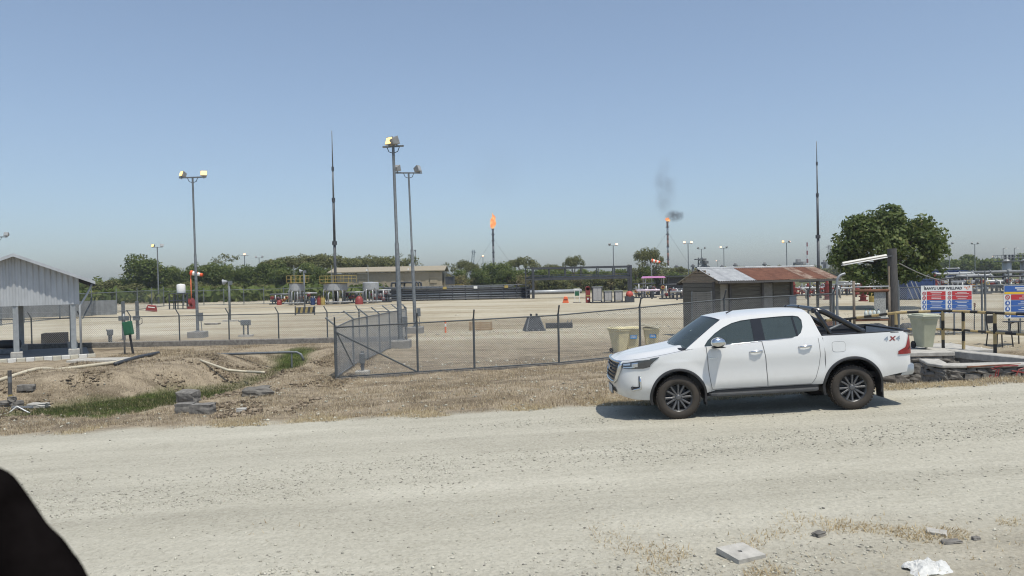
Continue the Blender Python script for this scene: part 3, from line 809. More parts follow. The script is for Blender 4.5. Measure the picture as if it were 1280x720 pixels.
    b = MB(); pc = nose(0, .50, .035); b.box((pc[0], 0, .50), (.012, .43, .135)); b.build('number_plate', plate_m, T, bevel=.004)
    b = MB(); b.box((pc[0] + .012, 0, .50), (.02, .46, .16)); b.build('plate_holder', black_plastic, T)
    # headlamps follow the plan line round the corner
    ids = [i for i, p in enumerate(PLAN) if p[1] > .665 and p[0] < -.27]
    def hl(s):
        n = len(ids)
        zt = lambda t: float(np.interp(t, [0, .3, 1], [1.02, 1.045, 1.125])); zb = lambda t: float(np.interp(t, [0, .15, .62, .85, 1], [.945, .93, .935, 1.02, 1.115]))
        def patch(t0, t1, a0, a1, off):
            rows = []
            for k in range(t0, t1 + 1):
                t = k / (n - 1); lo, hi = zb(t), zt(t)
                rows.append([(p[0], s * p[1], p[2]) for p in (plan_pt(ids[k], lerp(lo, hi, q), off) for q in np.linspace(a0, a1, 5))])
            b = MB(); b.grid(rows); return b
        h = patch(0, n - 1, 0, 1, .012).build('headlight', lamp_lens, T, smooth=True)
        m1, m2 = int(n * .08), int(n * .45)
        patch(m1, m2, .12, .30, .018).build('light_guide', lamp_led, h); patch(m1, int(n * .35), .55, .85, .017).build('reflector', lamp_led, h)
        patch(int(n * .40), int(n * .52), .22, .80, .017).build('reflector', lamp_led, h)
    hl(-1); hl(1)
    # fog lamp bezels
    ids2 = [i for i, p in enumerate(PLAN) if -.80 < p[0] < -.66]
    for s in (-1, 1):
        i0, i1 = ids2[0], ids2[-1]
        def q(i, z, o): p = plan_pt(i, z, o); return (p[0], s * p[1], p[2])
        b = MB(); b.tube([q(i1 + 1, .80, .02), q(i1 + 1, .70, .024), q(i1 + 1, .585, .024), q(i0, .555, .024), q(i0 - 1, .575, .018)], [.014, .018, .020, .018, .012], 7); f = b.build('fog_lamp_bezel', chrome, T, smooth=True)
        b = MB(); b.grid([[q(i, z, .008) for i in (i0 - 1, i0, i1)] for z in (.555, .58, .615)]); b.grid([[q(i, z, .008) for i in (i1, i1 + 1)] for z in (.61, .68, .74, .80)]); b.build('fog_lamp_recess', black_plastic, f, fix=False)
        b = MB(); pz = q(i0, .60, .016); b.lathe([(.001, .01), (.035, .012), (.04, 0)], 14, pz, M=Matrix.Rotation(R(-70), 3, 'Y')); b.build('fog_lamp', lamp_lens, f, smooth=True)
    # mirrors
    for s in (-1, 1):
        m = MB()
        rows = []
        for t, ru, rz_, dx in ((0, .04, .04, 0), (.05, .12, .07, 0), (.25, .155, .088, .0), (.6, .155, .090, -.01), (.9, .13, .078, -.02), (1, .07, .045, -.02)):
            y = .955 + t * .20
            rows.append([(.70 + dx + ru * math.cos(a) * (1 if math.cos(a) > 0 else .75), s * y, 1.335 + rz_ * math.sin(a)) for a in np.linspace(0, 6.283, 17)[:-1]])
        m.grid(rows, closed=True); m.add(rows[-1], [tuple(range(16))]); m.add(rows[0], [tuple(range(15, -1, -1))])
        mo = m.build('mirror', chrome, T, smooth=True, weld=True)
        b = MB(); b.tube([(.66, s * .86, 1.27), (.68, s * .93, 1.275), (.70, s * .99, 1.29)], [.035, .032, .03], 8)
        b.grid([[(.585 + .235 * q, s * (.965 + .19 * r_), 1.243 + .012 * abs(q - .5)) for q in (0, .3, .7, 1)] for r_ in (0, .5, 1)]); b.build('mirror_arm', black_plastic, mo, smooth=True)
    # aerial
    b = MB(); b.tube([(1.05, -.40, 1.80), (1.16, -.40, 1.845)], [.014, .008], 6); b.build('aerial', black_plastic, T)
    # ---- load bed
    b = MB(); i0, i1 = 2.64, 4.12
    b.grid([[(i0, y, z) for y, z in ((-.80, 1.30), (-.78, .86), (.78, .86), (.80, 1.30))], [(i1, y, z) for y, z in ((-.80, 1.30), (-.78, .86), (.78, .86), (.80, 1.30))]])
    b.grid([[(i0, -.80, 1.30), (i0, .80, 1.30)], [(i0, -.78, .86), (i0, .78, .86)]]); b.grid([[(i1, -.80, 1.30), (i1, .80, 1.30)], [(i1, -.78, .86), (i1, .78, .86)]])
    b.build('bed_liner', black_plastic, T, fix=False)
    for s in (-1, 1):
        b = MB(); rows = []
        for u in np.linspace(2.62, 4.165, 14):
            w0 = W(u, 1.335)
            w0 = min(w0, .885) if u < 4.05 else min(w0, .85)
            rows.append([(u, s * (w0 + .004), 1.315), (u, s * (w0 - .004), 1.350), (u, s * (w0 - .09), 1.352), (u, s * (w0 - .10), 1.28)])
        b.grid(rows); b.build('bed_rail_cap', black_plastic, T, smooth=True, angle=R(40))
    b = MB(); b.box((4.14, 0, 1.07), (.07, 1.46, .52)); tg = b.build('tailgate', paint, T, bevel=.02)
    b = MB(); b.box((4.14, 0, 1.342), (.085, 1.50, .03)); b.build('tailgate_cap', black_plastic, tg, bevel=.008)
    b = MB(); b.box((4.182, 0, 1.10), (.02, .24, .07)); b.build('handle', black_plastic, tg, bevel=.006)
    # rear bumper
    b = MB()
    pts = [(3.98, .875), (4.10, .885), (4.20, .85), (4.25, .76), (4.265, .4), (4.265, 0)]
    full = [(u, -w) for u, w in pts] + [(u, w) for u, w in pts[::-1][1:]]
    b.grid([[(u - .03, w, .56) for u, w in full], [(u, w, .60) for u, w in full], [(u, w, .72) for u, w in full], [(u - .02, w * .99, .745) for u, w in full], [(u - .10, w * .9, .75) for u, w in full]])
    b.build('rear_bumper', pm('bumper_silver', (.42, .43, .43), .35, .7, var=.08), T, smooth=True, fix=False, angle=R(40))
    b = MB(); b.box((4.15, 0, .66), (.12, 1.55, .14)); b.build('bumper_beam', black_plastic, T)
    # tail lamps wrap the corner
    ids3 = [i for i, p in enumerate(PLAN) if p[0] > 3.90 and p[1] > .70]
    for s in (-1, 1):
        rows = []; n = len(ids3)
        for k, i in enumerate(ids3):
            t = k / (n - 1)
            lo = lerp(.935, .93, t); hi = float(np.interp(t, [0, .25, .5, 1], [.99, 1.13, 1.25, 1.28]))
            rows.append([(p[0], s * p[1], p[2]) for p in (plan_pt(i, lerp(lo, hi, q), .014) for q in np.linspace(0, 1, 7))])
        b = MB(); b.grid(rows); tl = b.build('taillight', tail_m, T, smooth=True)
        rows2 = [[(lerp(r[2][0], r[3][0], .0) + .003, r[2][1] * 1.004, r[2][2]), (r[3][0] + .003, r[3][1] * 1.004, lerp(r[2][2], r[3][2], .6))] for r in rows[int(n * .25):]]
        b = MB(); b.grid(rows2); b.build('reverse_lens', tail_dk, tl)
    # fuel lid
    for s in (-1,):
        P = []
        for k in range(24):
            a = 2 * math.pi * k / 24; c_, s_ = math.cos(a), math.sin(a)
            P.append((2.86 + .115 * math.copysign(abs(c_) ** .45, c_), 1.13 + .09 * math.copysign(abs(s_) ** .45, s_)))
        b = MB(); b.add([(u, s * (W(u, z) + .003), z) for u, z in P], [tuple(range(24))]); fl = b.build('fuel_lid', paint, T)
        b = MB(); b.tube([(u, s * (W(u, z) + .001), z) for u, z in P], .0035, 4, closed=True); b.build('fuel_lid_gap', seam_m, fl)
    both(lambda b, s: b.tube([(2.60, s * (W(2.6, .53) - .001), .53), (2.615, s * (W(2.6, .8) - .001), .8), (2.615, s * (W(2.6, 1.05) - .001), 1.05), (2.60, s * (W(2.6, 1.30) - .001), 1.30)], .008, 4), 'cab_bed_gap', seam_m)
    # decal: 4X4 on the bed side, emblem lettering on the front door
    def text_part(txt, u, z, size, mat, name, s=-1, shear=.18, off=.006, bold=.004):
        cu = bpy.data.curves.new('t', 'FONT'); cu.body = txt; cu.size = size; cu.shear = shear; cu.offset = bold; cu.align_x = 'CENTER'; cu.align_y = 'CENTER'; cu.resolution_u = 2
        tmp = bpy.data.objects.new('t', cu); COL.objects.link(tmp); dg = bpy.context.evaluated_depsgraph_get()
        me = bpy.data.meshes.new_from_object(tmp.evaluated_get(dg)); bpy.data.objects.remove(tmp)
        for v in me.vertices:
            x, y = v.co.x, v.co.y; v.co = (u + x * 1.35, s * (W(u + x * 1.35, z + y) + off), z + y)
        me.materials.clear(); me.materials.append(mat); me.name = name
        return link(name, me, T)
    text_part('4', 3.70, 1.215, .10, decal_grey, 'decal'); text_part('X', 3.815, 1.215, .10, red_p, 'decal'); text_part('4', 3.915, 1.215, .10, decal_grey, 'decal')
    b = MB(); b.grid([[(u, -(W(u, z) + .0145), z) for u in np.linspace(.555, .70, 6)] for z in (1.048, 1.062)]); b.build('door_emblem', chrome, T, fix=False)
    # ---- sports bar
    sb = bpy.data.objects.new('sports_bar', None); COL.objects.link(sb); sb.parent = T; sb.empty_display_size = .1
    for s in (-1, 1):
        b = MB()
        hoop = [(2.78, s * .79, 1.33), (2.70, s * .775, 1.50), (2.60, s * .74, 1.69), (2.57, s * .66, 1.775), (2.57, s * .40, 1.80), (2.57, 0, 1.805)]
        rows = []
        for p in catmull(hoop, 4):
            rows.append(p)
        b.tube(rows, .042, 8); b.build('hoop', gloss_black, sb, smooth=True)
        b = MB()
        st = catmull([(2.50, s * .655, 1.778), (2.68, s * .70, 1.755), (2.95, s * .755, 1.60), (3.22, s * .80, 1.43), (3.36, s * .825, 1.345)], 5)
        b.tube(st, [.030] + [.050] * (len(st) - 4) + [.058, .062, .05], 8); b.build('stay', gloss_black, sb, smooth=True)
        b = MB(); b.tube(catmull([(2.74, s * .78, 1.42), (2.90, s * .775, 1.48), (3.02, s * .77, 1.53)], 3), .022, 6); b.build('brace', steel_mid, sb, smooth=True)
    # interior headliner keeps the glass dark
    return T
truck = make_truck()
TX, TY = 2.92, 14.30
truck.location = (TX, TY, zr(TX) + .004)
truck.rotation_euler = (0, -math.atan(.036), 0)
# ------------------------------------------------------------------ fences
def chainlink(b, A, B_, hA, hB, sp, r):
    """diamond wire between two feet A, B_ with heights hA, hB: two families of straight wires, three-sided"""
    A, B_ = Vector(A), Vector(B_); Lh = math.hypot(B_.x - A.x, B_.y - A.y)
    def pt(l, h):
        t = l / Lh; p = A.lerp(B_, t); return Vector((p.x, p.y, p.z + h))
    h = min(hA, hB); n = int((Lh + h) / sp)
    nrm = Vector((-(B_.y - A.y), B_.x - A.x, 0)).normalized() * r
    up = Vector((0, 0, 1)) * r; al = (B_ - A).normalized() * r
    for fam in (1, -1):
        for k in range(1, n):
            c = k * sp
            l0, h0 = (c, 0) if c <= Lh else (Lh, c - Lh)
            l1, h1 = (c - h, h) if c >= h else (0, c)
            if fam < 0: l0, l1 = Lh - l0, Lh - l1
            p, q = pt(l0, h0), pt(l1, h1)
            pr = (al + up * (1 if fam > 0 else -1)) * .7
            b.add([p + nrm, p - nrm * .5 + pr, p - nrm * .5 - pr, q + nrm, q - nrm * .5 + pr, q - nrm * .5 - pr], [(0, 1, 4, 3), (1, 2, 5, 4), (2, 0, 3, 5)])
def fence(name, label, posts, h, arm=(0, 0, 0), sp=.075, wr=.0028, strands=0, mat=None, pr=.034, group=None, base=None, rails=True, bottom=True, kerb=0, wire=None):
    mat = mat or fence_grey
    P = [Vector((x, y, H(x, y) if base is None else base)) for x, y in posts]
    o = P[0]; T = thing(name, label, 'fence', o, group=group); arm = Vector(arm)
    for p in P:
        q = p - o; b = MB(); b.tube([q + Vector((0, 0, -.1)), q + Vector((0, 0, h))], pr, 8)
        if arm.length: b.tube([q + Vector((0, 0, h - .01)), q + Vector((0, 0, h)) + arm], pr * .75, 6)
        b.build('post', mat, T, smooth=True, angle=R(40))
    b = MB()
    for a, c in zip(P, P[1:]): chainlink(b, a - o + Vector((0, 0, .06)), c - o + Vector((0, 0, .06)), h - .12, h - .12, sp, wr)
    b.build('wire_mesh', wire or wire_m, T, fix=False)['kind'] = 'stuff'
    if rails:
        b = MB(); b.tube([p - o + Vector((0, 0, h - .05)) for p in P], pr * .62, 6); b.build('top_rail', mat, T, smooth=True)
    if bottom:
        b = MB(); b.tube([p - o + Vector((0, 0, .07)) for p in P], pr * .55, 6); b.build('bottom_rail', mat, T, smooth=True)
    for k in range(strands):
        t = (k + 1) / strands
        b = MB()
        pts = []
        for a, c in zip(P, P[1:]):
            for q in (0, .5): pts.append(a.lerp(c, q) - o + Vector((0, 0, h)) + arm * t - Vector((0, 0, .03 if q else 0)))
        pts.append(P[-1] - o + Vector((0, 0, h)) + arm * t)
        b.tube(pts, .006, 4); b.build('barbed_wire', galv, T)
    if kerb:
        b = MB()
        rows = []
        for p in P:
            q = p - o; rows.append([q + Vector((0, -.10, -.2)), q + Vector((0, -.10, kerb)), q + Vector((0, .10, kerb)), q + Vector((0, .10, -.2))])
        b.grid(rows); b.build('kerb', concrete_dark, T)
    return T
def fx(px):
    y = 24.
    for _ in range(6): x = (px - 640) / FPX * y; y = fence_y(x)
    return (x, y)
NEARP = [(-5.36, 22.85)] + [fx(p) for p in (520, 591, 697, 799, 905, 1010, 1042)]
nf = fence('chain_link_fence', 'near chain link fence running behind the pickup from the corner post', NEARP, 1.62, (.03, -.14, .27), .07, .0033, kerb=.05, wire=pm('old_wire', (.22, .23, .235), .6, .2, var=.3))
b = MB(); b.tube([(0, 0, 1.45), (NEARP[1][0] - NEARP[0][0], NEARP[1][1] - NEARP[0][1], .12)], .024, 6); b.build('brace', fence_grey, nf)
RETP = [(-5.36 + .03 * k, 22.97 + 2.33 * k) for k in range(7)]
rf = fence('chain_link_fence', 'chain link fence run going back from the corner with barbed wire on slanted arms', RETP, 1.62, (-.30, 0, .24), .07, .0032, strands=3, mat=galv_dark)
b = MB(); b.tube([(0, 0.04, 1.45), (.03, 2.30, .12)], .024, 6); b.build('brace', fence_grey, rf)
LEFTP = [((p - 640) / FPX * 37, 37.0) for p in (507, 448, 408, 347, 285, 223, 162, 100, 38, -24)]
fence('chain_link_fence', 'long chain link fence at left with bent post tops on a low dark kerb', LEFTP, 1.48, (-.14, -.05, .28), .10, .0032, strands=1)
b = MB(); b.box((0, 0, 0), (22, .32, .34)); o = b.build('drain_kerb', concrete_dark, bevel=.02, loc=(-16.1, 36.6, PAD + .08)); tag(o, 'low dark concrete kerb in front of the left fence', 'kerb')

# ------------------------------------------------------------------ flood light poles
def lamp_head(b, c, yaw, tilt, sz):
    M = Matrix.Rotation(yaw, 3, 'Z') @ Matrix.Rotation(tilt, 3, 'X')
    c = Vector(c); w, d, h = sz
    V = [M @ Vector(p) + c for p in ((-w / 2, 0, -h / 2), (w / 2, 0, -h / 2), (w / 2, 0, h / 2), (-w / 2, 0, h / 2), (-w * .3, d, -h * .3), (w * .3, d, -h * .3), (w * .3, d, h * .3), (-w * .3, d, h * .3))]
    b.add(V, [(0, 1, 2, 3), (4, 7, 6, 5), (0, 4, 5, 1), (1, 5, 6, 2), (2, 6, 7, 3), (3, 7, 4, 0)])
    return M
def flood_pole(px, Y, label, h=8.85, heads=((-1, 0, 1), (1, 0, 1)), bar=.62, rb=.085, rt=.05, z0=None, lean=0, plinth=True, group=None, baryaw=0, box=False, sz=(.36, .26, .30), mat=None, det=True):
    z = PAD if z0 is None else z0
    x = gx(px, Y, z); T = thing('flood_light_pole', label, 'light pole', (x, Y, z), group=group); T.rotation_euler.y = lean
    b = MB(); b.tube([(0, 0, 0), (0, 0, h * .52), (0, 0, h * .525), (0, 0, h)], [rb, rb * .85, rt * 1.15, rt], 10); b.build('pole_shaft', mat or galv_dark, T, smooth=True, angle=R(40))
    if plinth:
        b = MB(); b.box((0, 0, .14), (.85, .85, .42)); b.build('plinth', pm('grey_plinth', (.24, .235, .22), .9, var=.2, bump=.2), T, bevel=.03)
        b = MB(); b.lathe([(.17, .35), (.17, .38), (rb, .40)], 12); b.build('base_plate', galv_dark, T)
    cb = Vector((math.cos(baryaw), math.sin(baryaw), 0))
    b = MB(); b.box((0, 0, h), (bar * 2 + .25, .08, .07), rz=baryaw); b.build('crossbar', galv_dark, T)
    if det:
        b = MB(); b.tube([cb * .28 + Vector((0, 0, h - .02)), cb * .2 + Vector((0, 0, h - .22)), Vector((0, 0, h - .3)), cb * -.2 + Vector((0, 0, h - .22)), cb * -.28 + Vector((0, 0, h - .02))], .018, 5); b.build('cable_loop', black_plastic, T)
    for s, yaw, lit in heads:
        c = cb * (s * bar) + Vector((0, 0, h + .06 + sz[2] * .55))
        b = MB(); M = lamp_head(b, c, yaw, R(-18), sz); b.box(c - Vector((0, 0, .20)), (.05, .05, .2)); hd = b.build('lamp_head', lamp_body, T)
        f = M @ Vector((0, -.012, 0)); b = MB(); lamp_head(b, c + f, yaw, R(-18), (sz[0] * .86, -.008, sz[2] * .82))
        b.build('lamp_glass', (lamp_off, lamp_hot, lamp_white)[lit], hd)
    if box:
        b = MB(); b.box((rb + .12, -.02, 1.15), (.20, .16, .45)); b.tube([(rb + .12, -.02, .95), (rb + .16, -.02, .4), (rb + .2, -.05, .05)], .025, 6); b.build('switch_box', galv_dark, T, bevel=.01)
    return T
flood_pole(247.5, 42, 'tall floodlight pole with two lit lamps by the left fence', heads=((-1, R(-40), 1), (1, R(10), 1)), lean=R(-.4), box=True)
flood_pole(501, 33, 'tall floodlight pole inside the fence corner with one lamp lit', h=8.75, heads=((-.55, R(-38), 1), (.5, R(125), 0)), bar=.34, rb=.11, rt=.06, lean=R(-.85), box=True, baryaw=R(-8), sz=(.40, .28, .36))
flood_pole(519.5, 42, 'tall floodlight pole with two unlit lamps behind the fence corner', heads=((-1, R(165), 0), (1, R(70), 0)), rb=.10, lean=R(-1.2), box=True, baryaw=R(18), sz=(.42, .30, .36))
for px, top, lab, hd in (
    (198.5, 306, 'distant floodlight pole with a dark double head above the big left tree', ((-1, R(-20), 1), (1, R(20), 0))),
    (307, 317, 'distant floodlight pole with one glowing lamp over the left tree line', ((0, 0, 2),)),
    (325, 320, 'distant floodlight pole with pale unlit head right of the glowing one at left', ((-1, R(20), 0), (1, R(-20), 0))),
    (604.5, 319, 'distant floodlight pole with one glowing lamp left of the flaming stack', ((0, 0, 2),)),
    (767.5, 304.5, 'distant floodlight pole over the steel truss gantry, right lamp lit', ((-1, R(160), 0), (1, 0, 2))),
    (861, 302, 'distant floodlight pole with twin lit lamps right of the smoking stack', ((-1, 0, 2), (1, 0, 2))),
    (877.5, 309, 'distant floodlight pole with two unlit lamps above the rust roofed hut', ((-1, R(120), 0), (1, R(-120), 0))),
    (905.5, 308, 'distant floodlight pole over the hut roof with its left lamp lit', ((-1, 0, 2), (1, R(140), 0))),
    (984, 301, 'distant floodlight pole over the rusty roof sheets with two lit lamps', ((-1, 0, 1), (1, R(60), 2))),
    (1187, 303, 'distant floodlight pole with dark lamps just right of the big round tree', ((-1, R(150), 0), (1, R(200), 0))),
    (1219, 303, 'distant floodlight pole with dark lamps above the site notice board', ((-1, R(170), 0), (1, R(190), 0))),
    (1243, 319.5, 'distant short floodlight pole with one lit lamp near the right platform', ((-1, 0, 2), (1, R(160), 0))),
    (897.5, 325, 'farthest small floodlight pole with a lit lamp above the grey hut roof', ((-1, 0, 2), (1, R(150), 0)))):
    Y = (8.85 + PAD - 2.4 + .26) * FPX / (hor(px) - top - 1)
    flood_pole(px, Y, lab, heads=hd, rb=.12, rt=.08, plinth=False, group='distant floodlight poles', det=False, bar=.72, sz=(.52, .34, .42))
T = flood_pole(1, 60, 'floodlight pole cut by the left picture edge above the shelter', h=7.0, heads=((1, 0, 0), (-1, 0, 0)), rb=.09, plinth=False)

def mast(px, Y, h, label, segs):
    T = thing('lightning_mast', label, 'mast', (gx(px, Y), Y, PAD))
    for k, (z0, z1, r0, r1) in enumerate(segs):
        b = MB(); b.tube([(0, 0, z0 * h), (0, 0, z1 * h)], [r0, r1], 8); b.build('mast_section', (steel_dark if k < 2 else galv_dark), T, smooth=True)
        if k: b = MB(); b.lathe([(r0 * 1.9, z0 * h - .25), (r0 * 1.9, z0 * h + .25)], 8); b.build('collar', steel_dark, T)
    b = MB(); b.lathe([(.35, 0), (.35, .1), (.2, .3)], 10); b.build('base_plate', galv_dark, T)
mast(420, 100, 22.7, 'slender grey lightning mast standing in front of the beige warehouse', ((0, .35, .20, .18), (.35, .60, .17, .16), (.60, .78, .12, .11), (.78, 1, .09, .05)))
mast(1023.5, 116, 22.7, 'slender dark lightning mast rising left of the big round tree', ((0, .36, .24, .21), (.36, .64, .20, .17), (.64, .85, .12, .10), (.85, 1, .08, .05)))

# ------------------------------------------------------------------ corrugated shelter at left
corr = pm('white_cladding', (.44, .46, .475), .45, .15, var=.12, scale=3, stretch=(1, 1, .3))
def corrugated(b, P00, P10, P01, P11, n, amp, thick=.0, nrm=None):
    """wave sheet: n ribs along P00->P10"""
    P00, P10, P01, P11 = map(Vector, (P00, P10, P01, P11))
    nrm = Vector(nrm) if nrm else (P10 - P00).cross(P01 - P00).normalized()
    r0, r1 = [], []; m = n * 4
    for i in range(m + 1):
        t = i / m; w = nrm * (amp * (0, 1, 0, -1)[i % 4] if amp > 0 else 0)
        r0.append(P00.lerp(P10, t) + w); r1.append(P01.lerp(P11, t) + w)
    b.grid([r0, r1])
def shelter():
    Rp = Vector((gx(97, 32), 32.0, PAD)); e = Vector((-.86, -.51, 0)); n = Vector((-.51, .86, 0)); up = Vector((0, 0, 1))
    T = thing('open_shelter', 'white corrugated gable shelter on grey posts at the left edge', 'shelter', Rp)
    hw = 2.15; zb, ze, za = 2.23, 3.36, 4.24; D = 5.0
    def P(t, d, z): return e * t + n * d + up * z
    # rib panel gable, each half one wall panel
    for t0, t1, z0, z1 in ((-.12, hw, ze - .05, za), (hw, 2 * hw + .12, za, ze - .05)):
        b = MB(); rows = [[], []]; m = 44
        for i in range(m + 1):
            t = lerp(t0, t1, i / m); off = (-.022 if (i % 4) in (0, 1) else .012)
            rows[0].append(P(t, off, zb - .02 * 0)); rows[1].append(P(t, off, lerp(z0, z1, i / m)))
        b.grid(rows); b.build('wall_panel', corr, T)
    for t in (-.12, 2 * hw + .12):
        b = MB(); rows = [[], []]
        for i in range(57):
            d = lerp(0, D, i / 56); off = .02 if (i % 4) in (0, 1) else -.012
            rows[0].append(P(t, d, zb) + e * off); rows[1].append(P(t, d, ze - .05) + e * off)
        b.grid(rows); b.build('wall_panel', corr, T)
    sl = (za - ze) / hw
    for s in (-1, 1):
        t0 = hw; t1 = hw + s * (hw + .72); zz1 = za - sl * (hw + .72)
        b = MB(); rows = [[], []]
        for i in range(81):
            d = lerp(-.45, D + .3, i / 80); off = .03 if (i % 4) in (0, 1) else 0
            rows[0].append(P(t0, d, za + .07 + off)); rows[1].append(P(t1, d, zz1 + .07 + off))
        b.grid(rows); b.build('roof', pm('white_roof_sheet', (.50, .52, .53), .4, .2, var=.05), T)
        b = MB(); mid = P((t0 + t1) / 2, -.44, (za + zz1) / 2 + .06)
        a0, a1 = P(t0, -.46, za + .12), P(t1, -.46, zz1 + .12)
        b.add([a0, a1, a1 - up * .13, a0 - up * .13, a0 + n * .05, a1 + n * .05, a1 + n * .05 - up * .13, a0 + n * .05 - up * .13], [(0, 1, 2, 3), (4, 7, 6, 5), (0, 4, 5, 1), (3, 2, 6, 7), (1, 5, 6, 2), (0, 3, 7, 4)])
        b.build('verge_trim', corr, T)
        b = MB()
        for i in range(6): b.tube([P(t0, lerp(.1, D - .1, i / 5), za - .05), P(t1, lerp(.1, D - .1, i / 5), zz1 - .05)], .05, 4)
        b.build('rafters', steel_dark, T)
    for t in (.12, hw, 2 * hw - .12):
        for d in (0.12, D - .12):
            b = MB(); c = P(t, d, 0); b.box(c + up * ((zb + .3) / 2 + .2), (.20, .20, zb + .1), rz=math.atan2(e.y, e.x)); b.build('post', pm('painted_post', (.30, .32, .33), .5, .1, var=.15), T, bevel=.012)
            b = MB(); b.box(c + up * .12, (.42, .42, .46), rz=math.atan2(e.y, e.x)); b.build('plinth', concrete, T, bevel=.02)
    b = MB(); b.tube([P(-.62, .1, ze - .28), P(-.40, .05, ze - .75), P(-.14, .0, ze - 1.2), P(-.14, -.02, .1)], .045, 8); b.build('downpipe', corr, T, smooth=True)
    b = MB(); b.tube([P(-.22, .12, 1.6), P(-.55, .3, 2.25), P(-.6, .35, 2.5)], .03, 6); b.build('brace', galv_dark, T)
    # slab
    b = MB(); C = [P(-.45, -.35, .06), P(2 * hw + .6, -.35, .06), P(2 * hw + .6, D + .3, .06), P(-.45, D + .3, .06)]
    b.add(C + [c - up * .3 for c in C], [(0, 1, 2, 3), (4, 7, 6, 5)] + [(i, (i + 1) % 4, 4 + (i + 1) % 4, 4 + i) for i in range(4)])
    tag(b.build('floor_slab', pm('grey_slab', (.19, .19, .185), .9, var=.2, bump=.2), loc=Rp), 'grey concrete floor slab under the white shelter', 'slab')
    # kerb blocks, cream and white
    K = thing('block_kerb', 'row of cream kerb blocks along the front of the shelter slab', 'kerb', Rp)
    cream = pm('cream_block', (.52, .49, .40), .85, var=.12); whiteb = pm('white_block', (.62, .61, .57), .85, var=.1)
    for i in range(15):
        b = MB(); c = P(-.5 + i * .31, -.50, .03); b.box(c, (.292, .16, .22), rz=math.atan2(e.y, e.x)); b.build('block', (cream, whiteb)[i % 2], K, bevel=.012)
    return Rp, e, n
SR, SE, SN = shelter()
# pump under the shelter
T = thing('pump', 'black electric pump standing under the white shelter at the picture edge', 'pump', (gx(9, 33.5), 33.5, PAD + .07))
b = MB(); b.lathe([(.02, -.34), (.17, -.33), (.19, -.2), (.19, .2), (.17, .33), (.02, .34)], 14, (0, 0, .42), M=Matrix.Rotation(R(90), 3, 'Y')); b.build('motor', black_plastic, T, smooth=True, angle=R(40))
b = MB(); b.lathe([(.02, .34), (.10, .35), (.24, .38), (.24, .5), (.02, .52)], 14, (0, 0, .42), M=Matrix.Rotation(R(90), 3, 'Y')); b.build('pump_housing', steel_dark, T, smooth=True, angle=R(40))
b = MB(); b.box((0, 0, .10), (1.1, .45, .2)); b.build('base_frame', steel_mid, T, bevel=.02)
# crate
def crate(px, Y, size, label, mat, rz=0):
    w, d, h = size; T = thing('crate', label, 'crate', (gx(px, Y), Y, PAD), rz)
    for s in (-1, 1):
        for k in range(4):
            b = MB(); b.box((0, s * d / 2, .1 + (k + .5) * (h - .1) / 4), (w, .03, (h - .1) / 4 - .02)); b.build('slat', mat, T)
            b = MB(); b.box((s * w / 2, 0, .1 + (k + .5) * (h - .1) / 4), (.03, d - .04, (h - .1) / 4 - .02)); b.build('slat', mat, T)
        for q in (-1, 1):
            b = MB(); b.box((s * (w / 2 - .03), q * (d / 2 - .03), h / 2), (.06, .06, h - .01)); b.build('corner_post', mat, T)
    b = MB(); b.box((0, 0, .16), (w - .08, d - .08, .04)); b.build('bottom', mat, T)
    b = MB(); b.box((0, 0, h - .06), (w - .1, d - .1, .03)); b.build('lid', mat, T)
crate(69, 38.4, (1.02, .8, .66), 'grey brown wooden crate behind the left fence next to the shelter', wood_grey, R(18))
# green box on a leaning black post
def box_on_post(px, Y, label, name, cat, boxm, postm, hpost, bz, bs, lean=0, pr=.05, extra=None, z=PAD):
    T = thing(name, label, cat, (gx(px, Y), Y, z))
    b = MB(); b.tube([(0, 0, -.1), (lean * hpost, 0, hpost)], pr, 8); b.build('post', postm, T, smooth=True, angle=R(40))
    b = MB(); b.box((lean * bz, -.04, bz), bs, M=Matrix.Rotation(math.atan(lean) * 1.0, 3, 'Y')); bx = b.build('box', boxm, T, bevel=.02)
    b = MB(); b.box((lean * bz, -.045 - bs[1] / 2, bz), (bs[0] * .8, .012, bs[2] * .8), M=Matrix.Rotation(math.atan(lean), 3, 'Y')); b.build('box_cover', boxm, bx)
    if extra: extra(T)
    return T
box_on_post(167, 32.6, 'dark green box on a leaning black post in front of the left fence', 'signal_box', 'utility box', green_p, black_plastic, 1.0, 1.14, (.36, .2, .58), lean=-.16)
T = thing('pipe_stand', 'thin grey pole with small boxes beside the leaning green box', 'pipe stand', (gx(156, 33), 33, PAD))
b = MB(); b.tube([(0, 0, 0), (0, 0, 1.75)], .04, 8); b.build('pole', galv, T, smooth=True)
for q in (-.1, .12):
    b = MB(); b.box((q, -.03, 1.55), (.18, .14, .2)); b.build('junction_box', galv_dark, T, bevel=.01)
for px, lab in ((155, 'tall grey pipe stand with junction box behind the green box'), (172.5, 'tall grey pipe stand with junction box right of the green box')):
    T = thing('pipe_stand', lab, 'pipe stand', (gx(px, 41.5), 41.5, PAD), group='pipe stands inside the left fence')
    b = MB(); b.box((0, 0, 1.05), (.15, .12, 2.1)); b.build('stand_post', galv_dark, T, bevel=.01)
    b = MB(); b.box((0, -.1, 1.18), (.34, .16, .24)); b.build('junction_box', galv_dark, T, bevel=.01)
    b = MB(); b.tube([(.17, -.1, 1.2), (.3, -.1, 1.15), (.3, -.1, .9), (.1, -.05, .8)], .02, 6); b.build('cable', black_plastic, T)
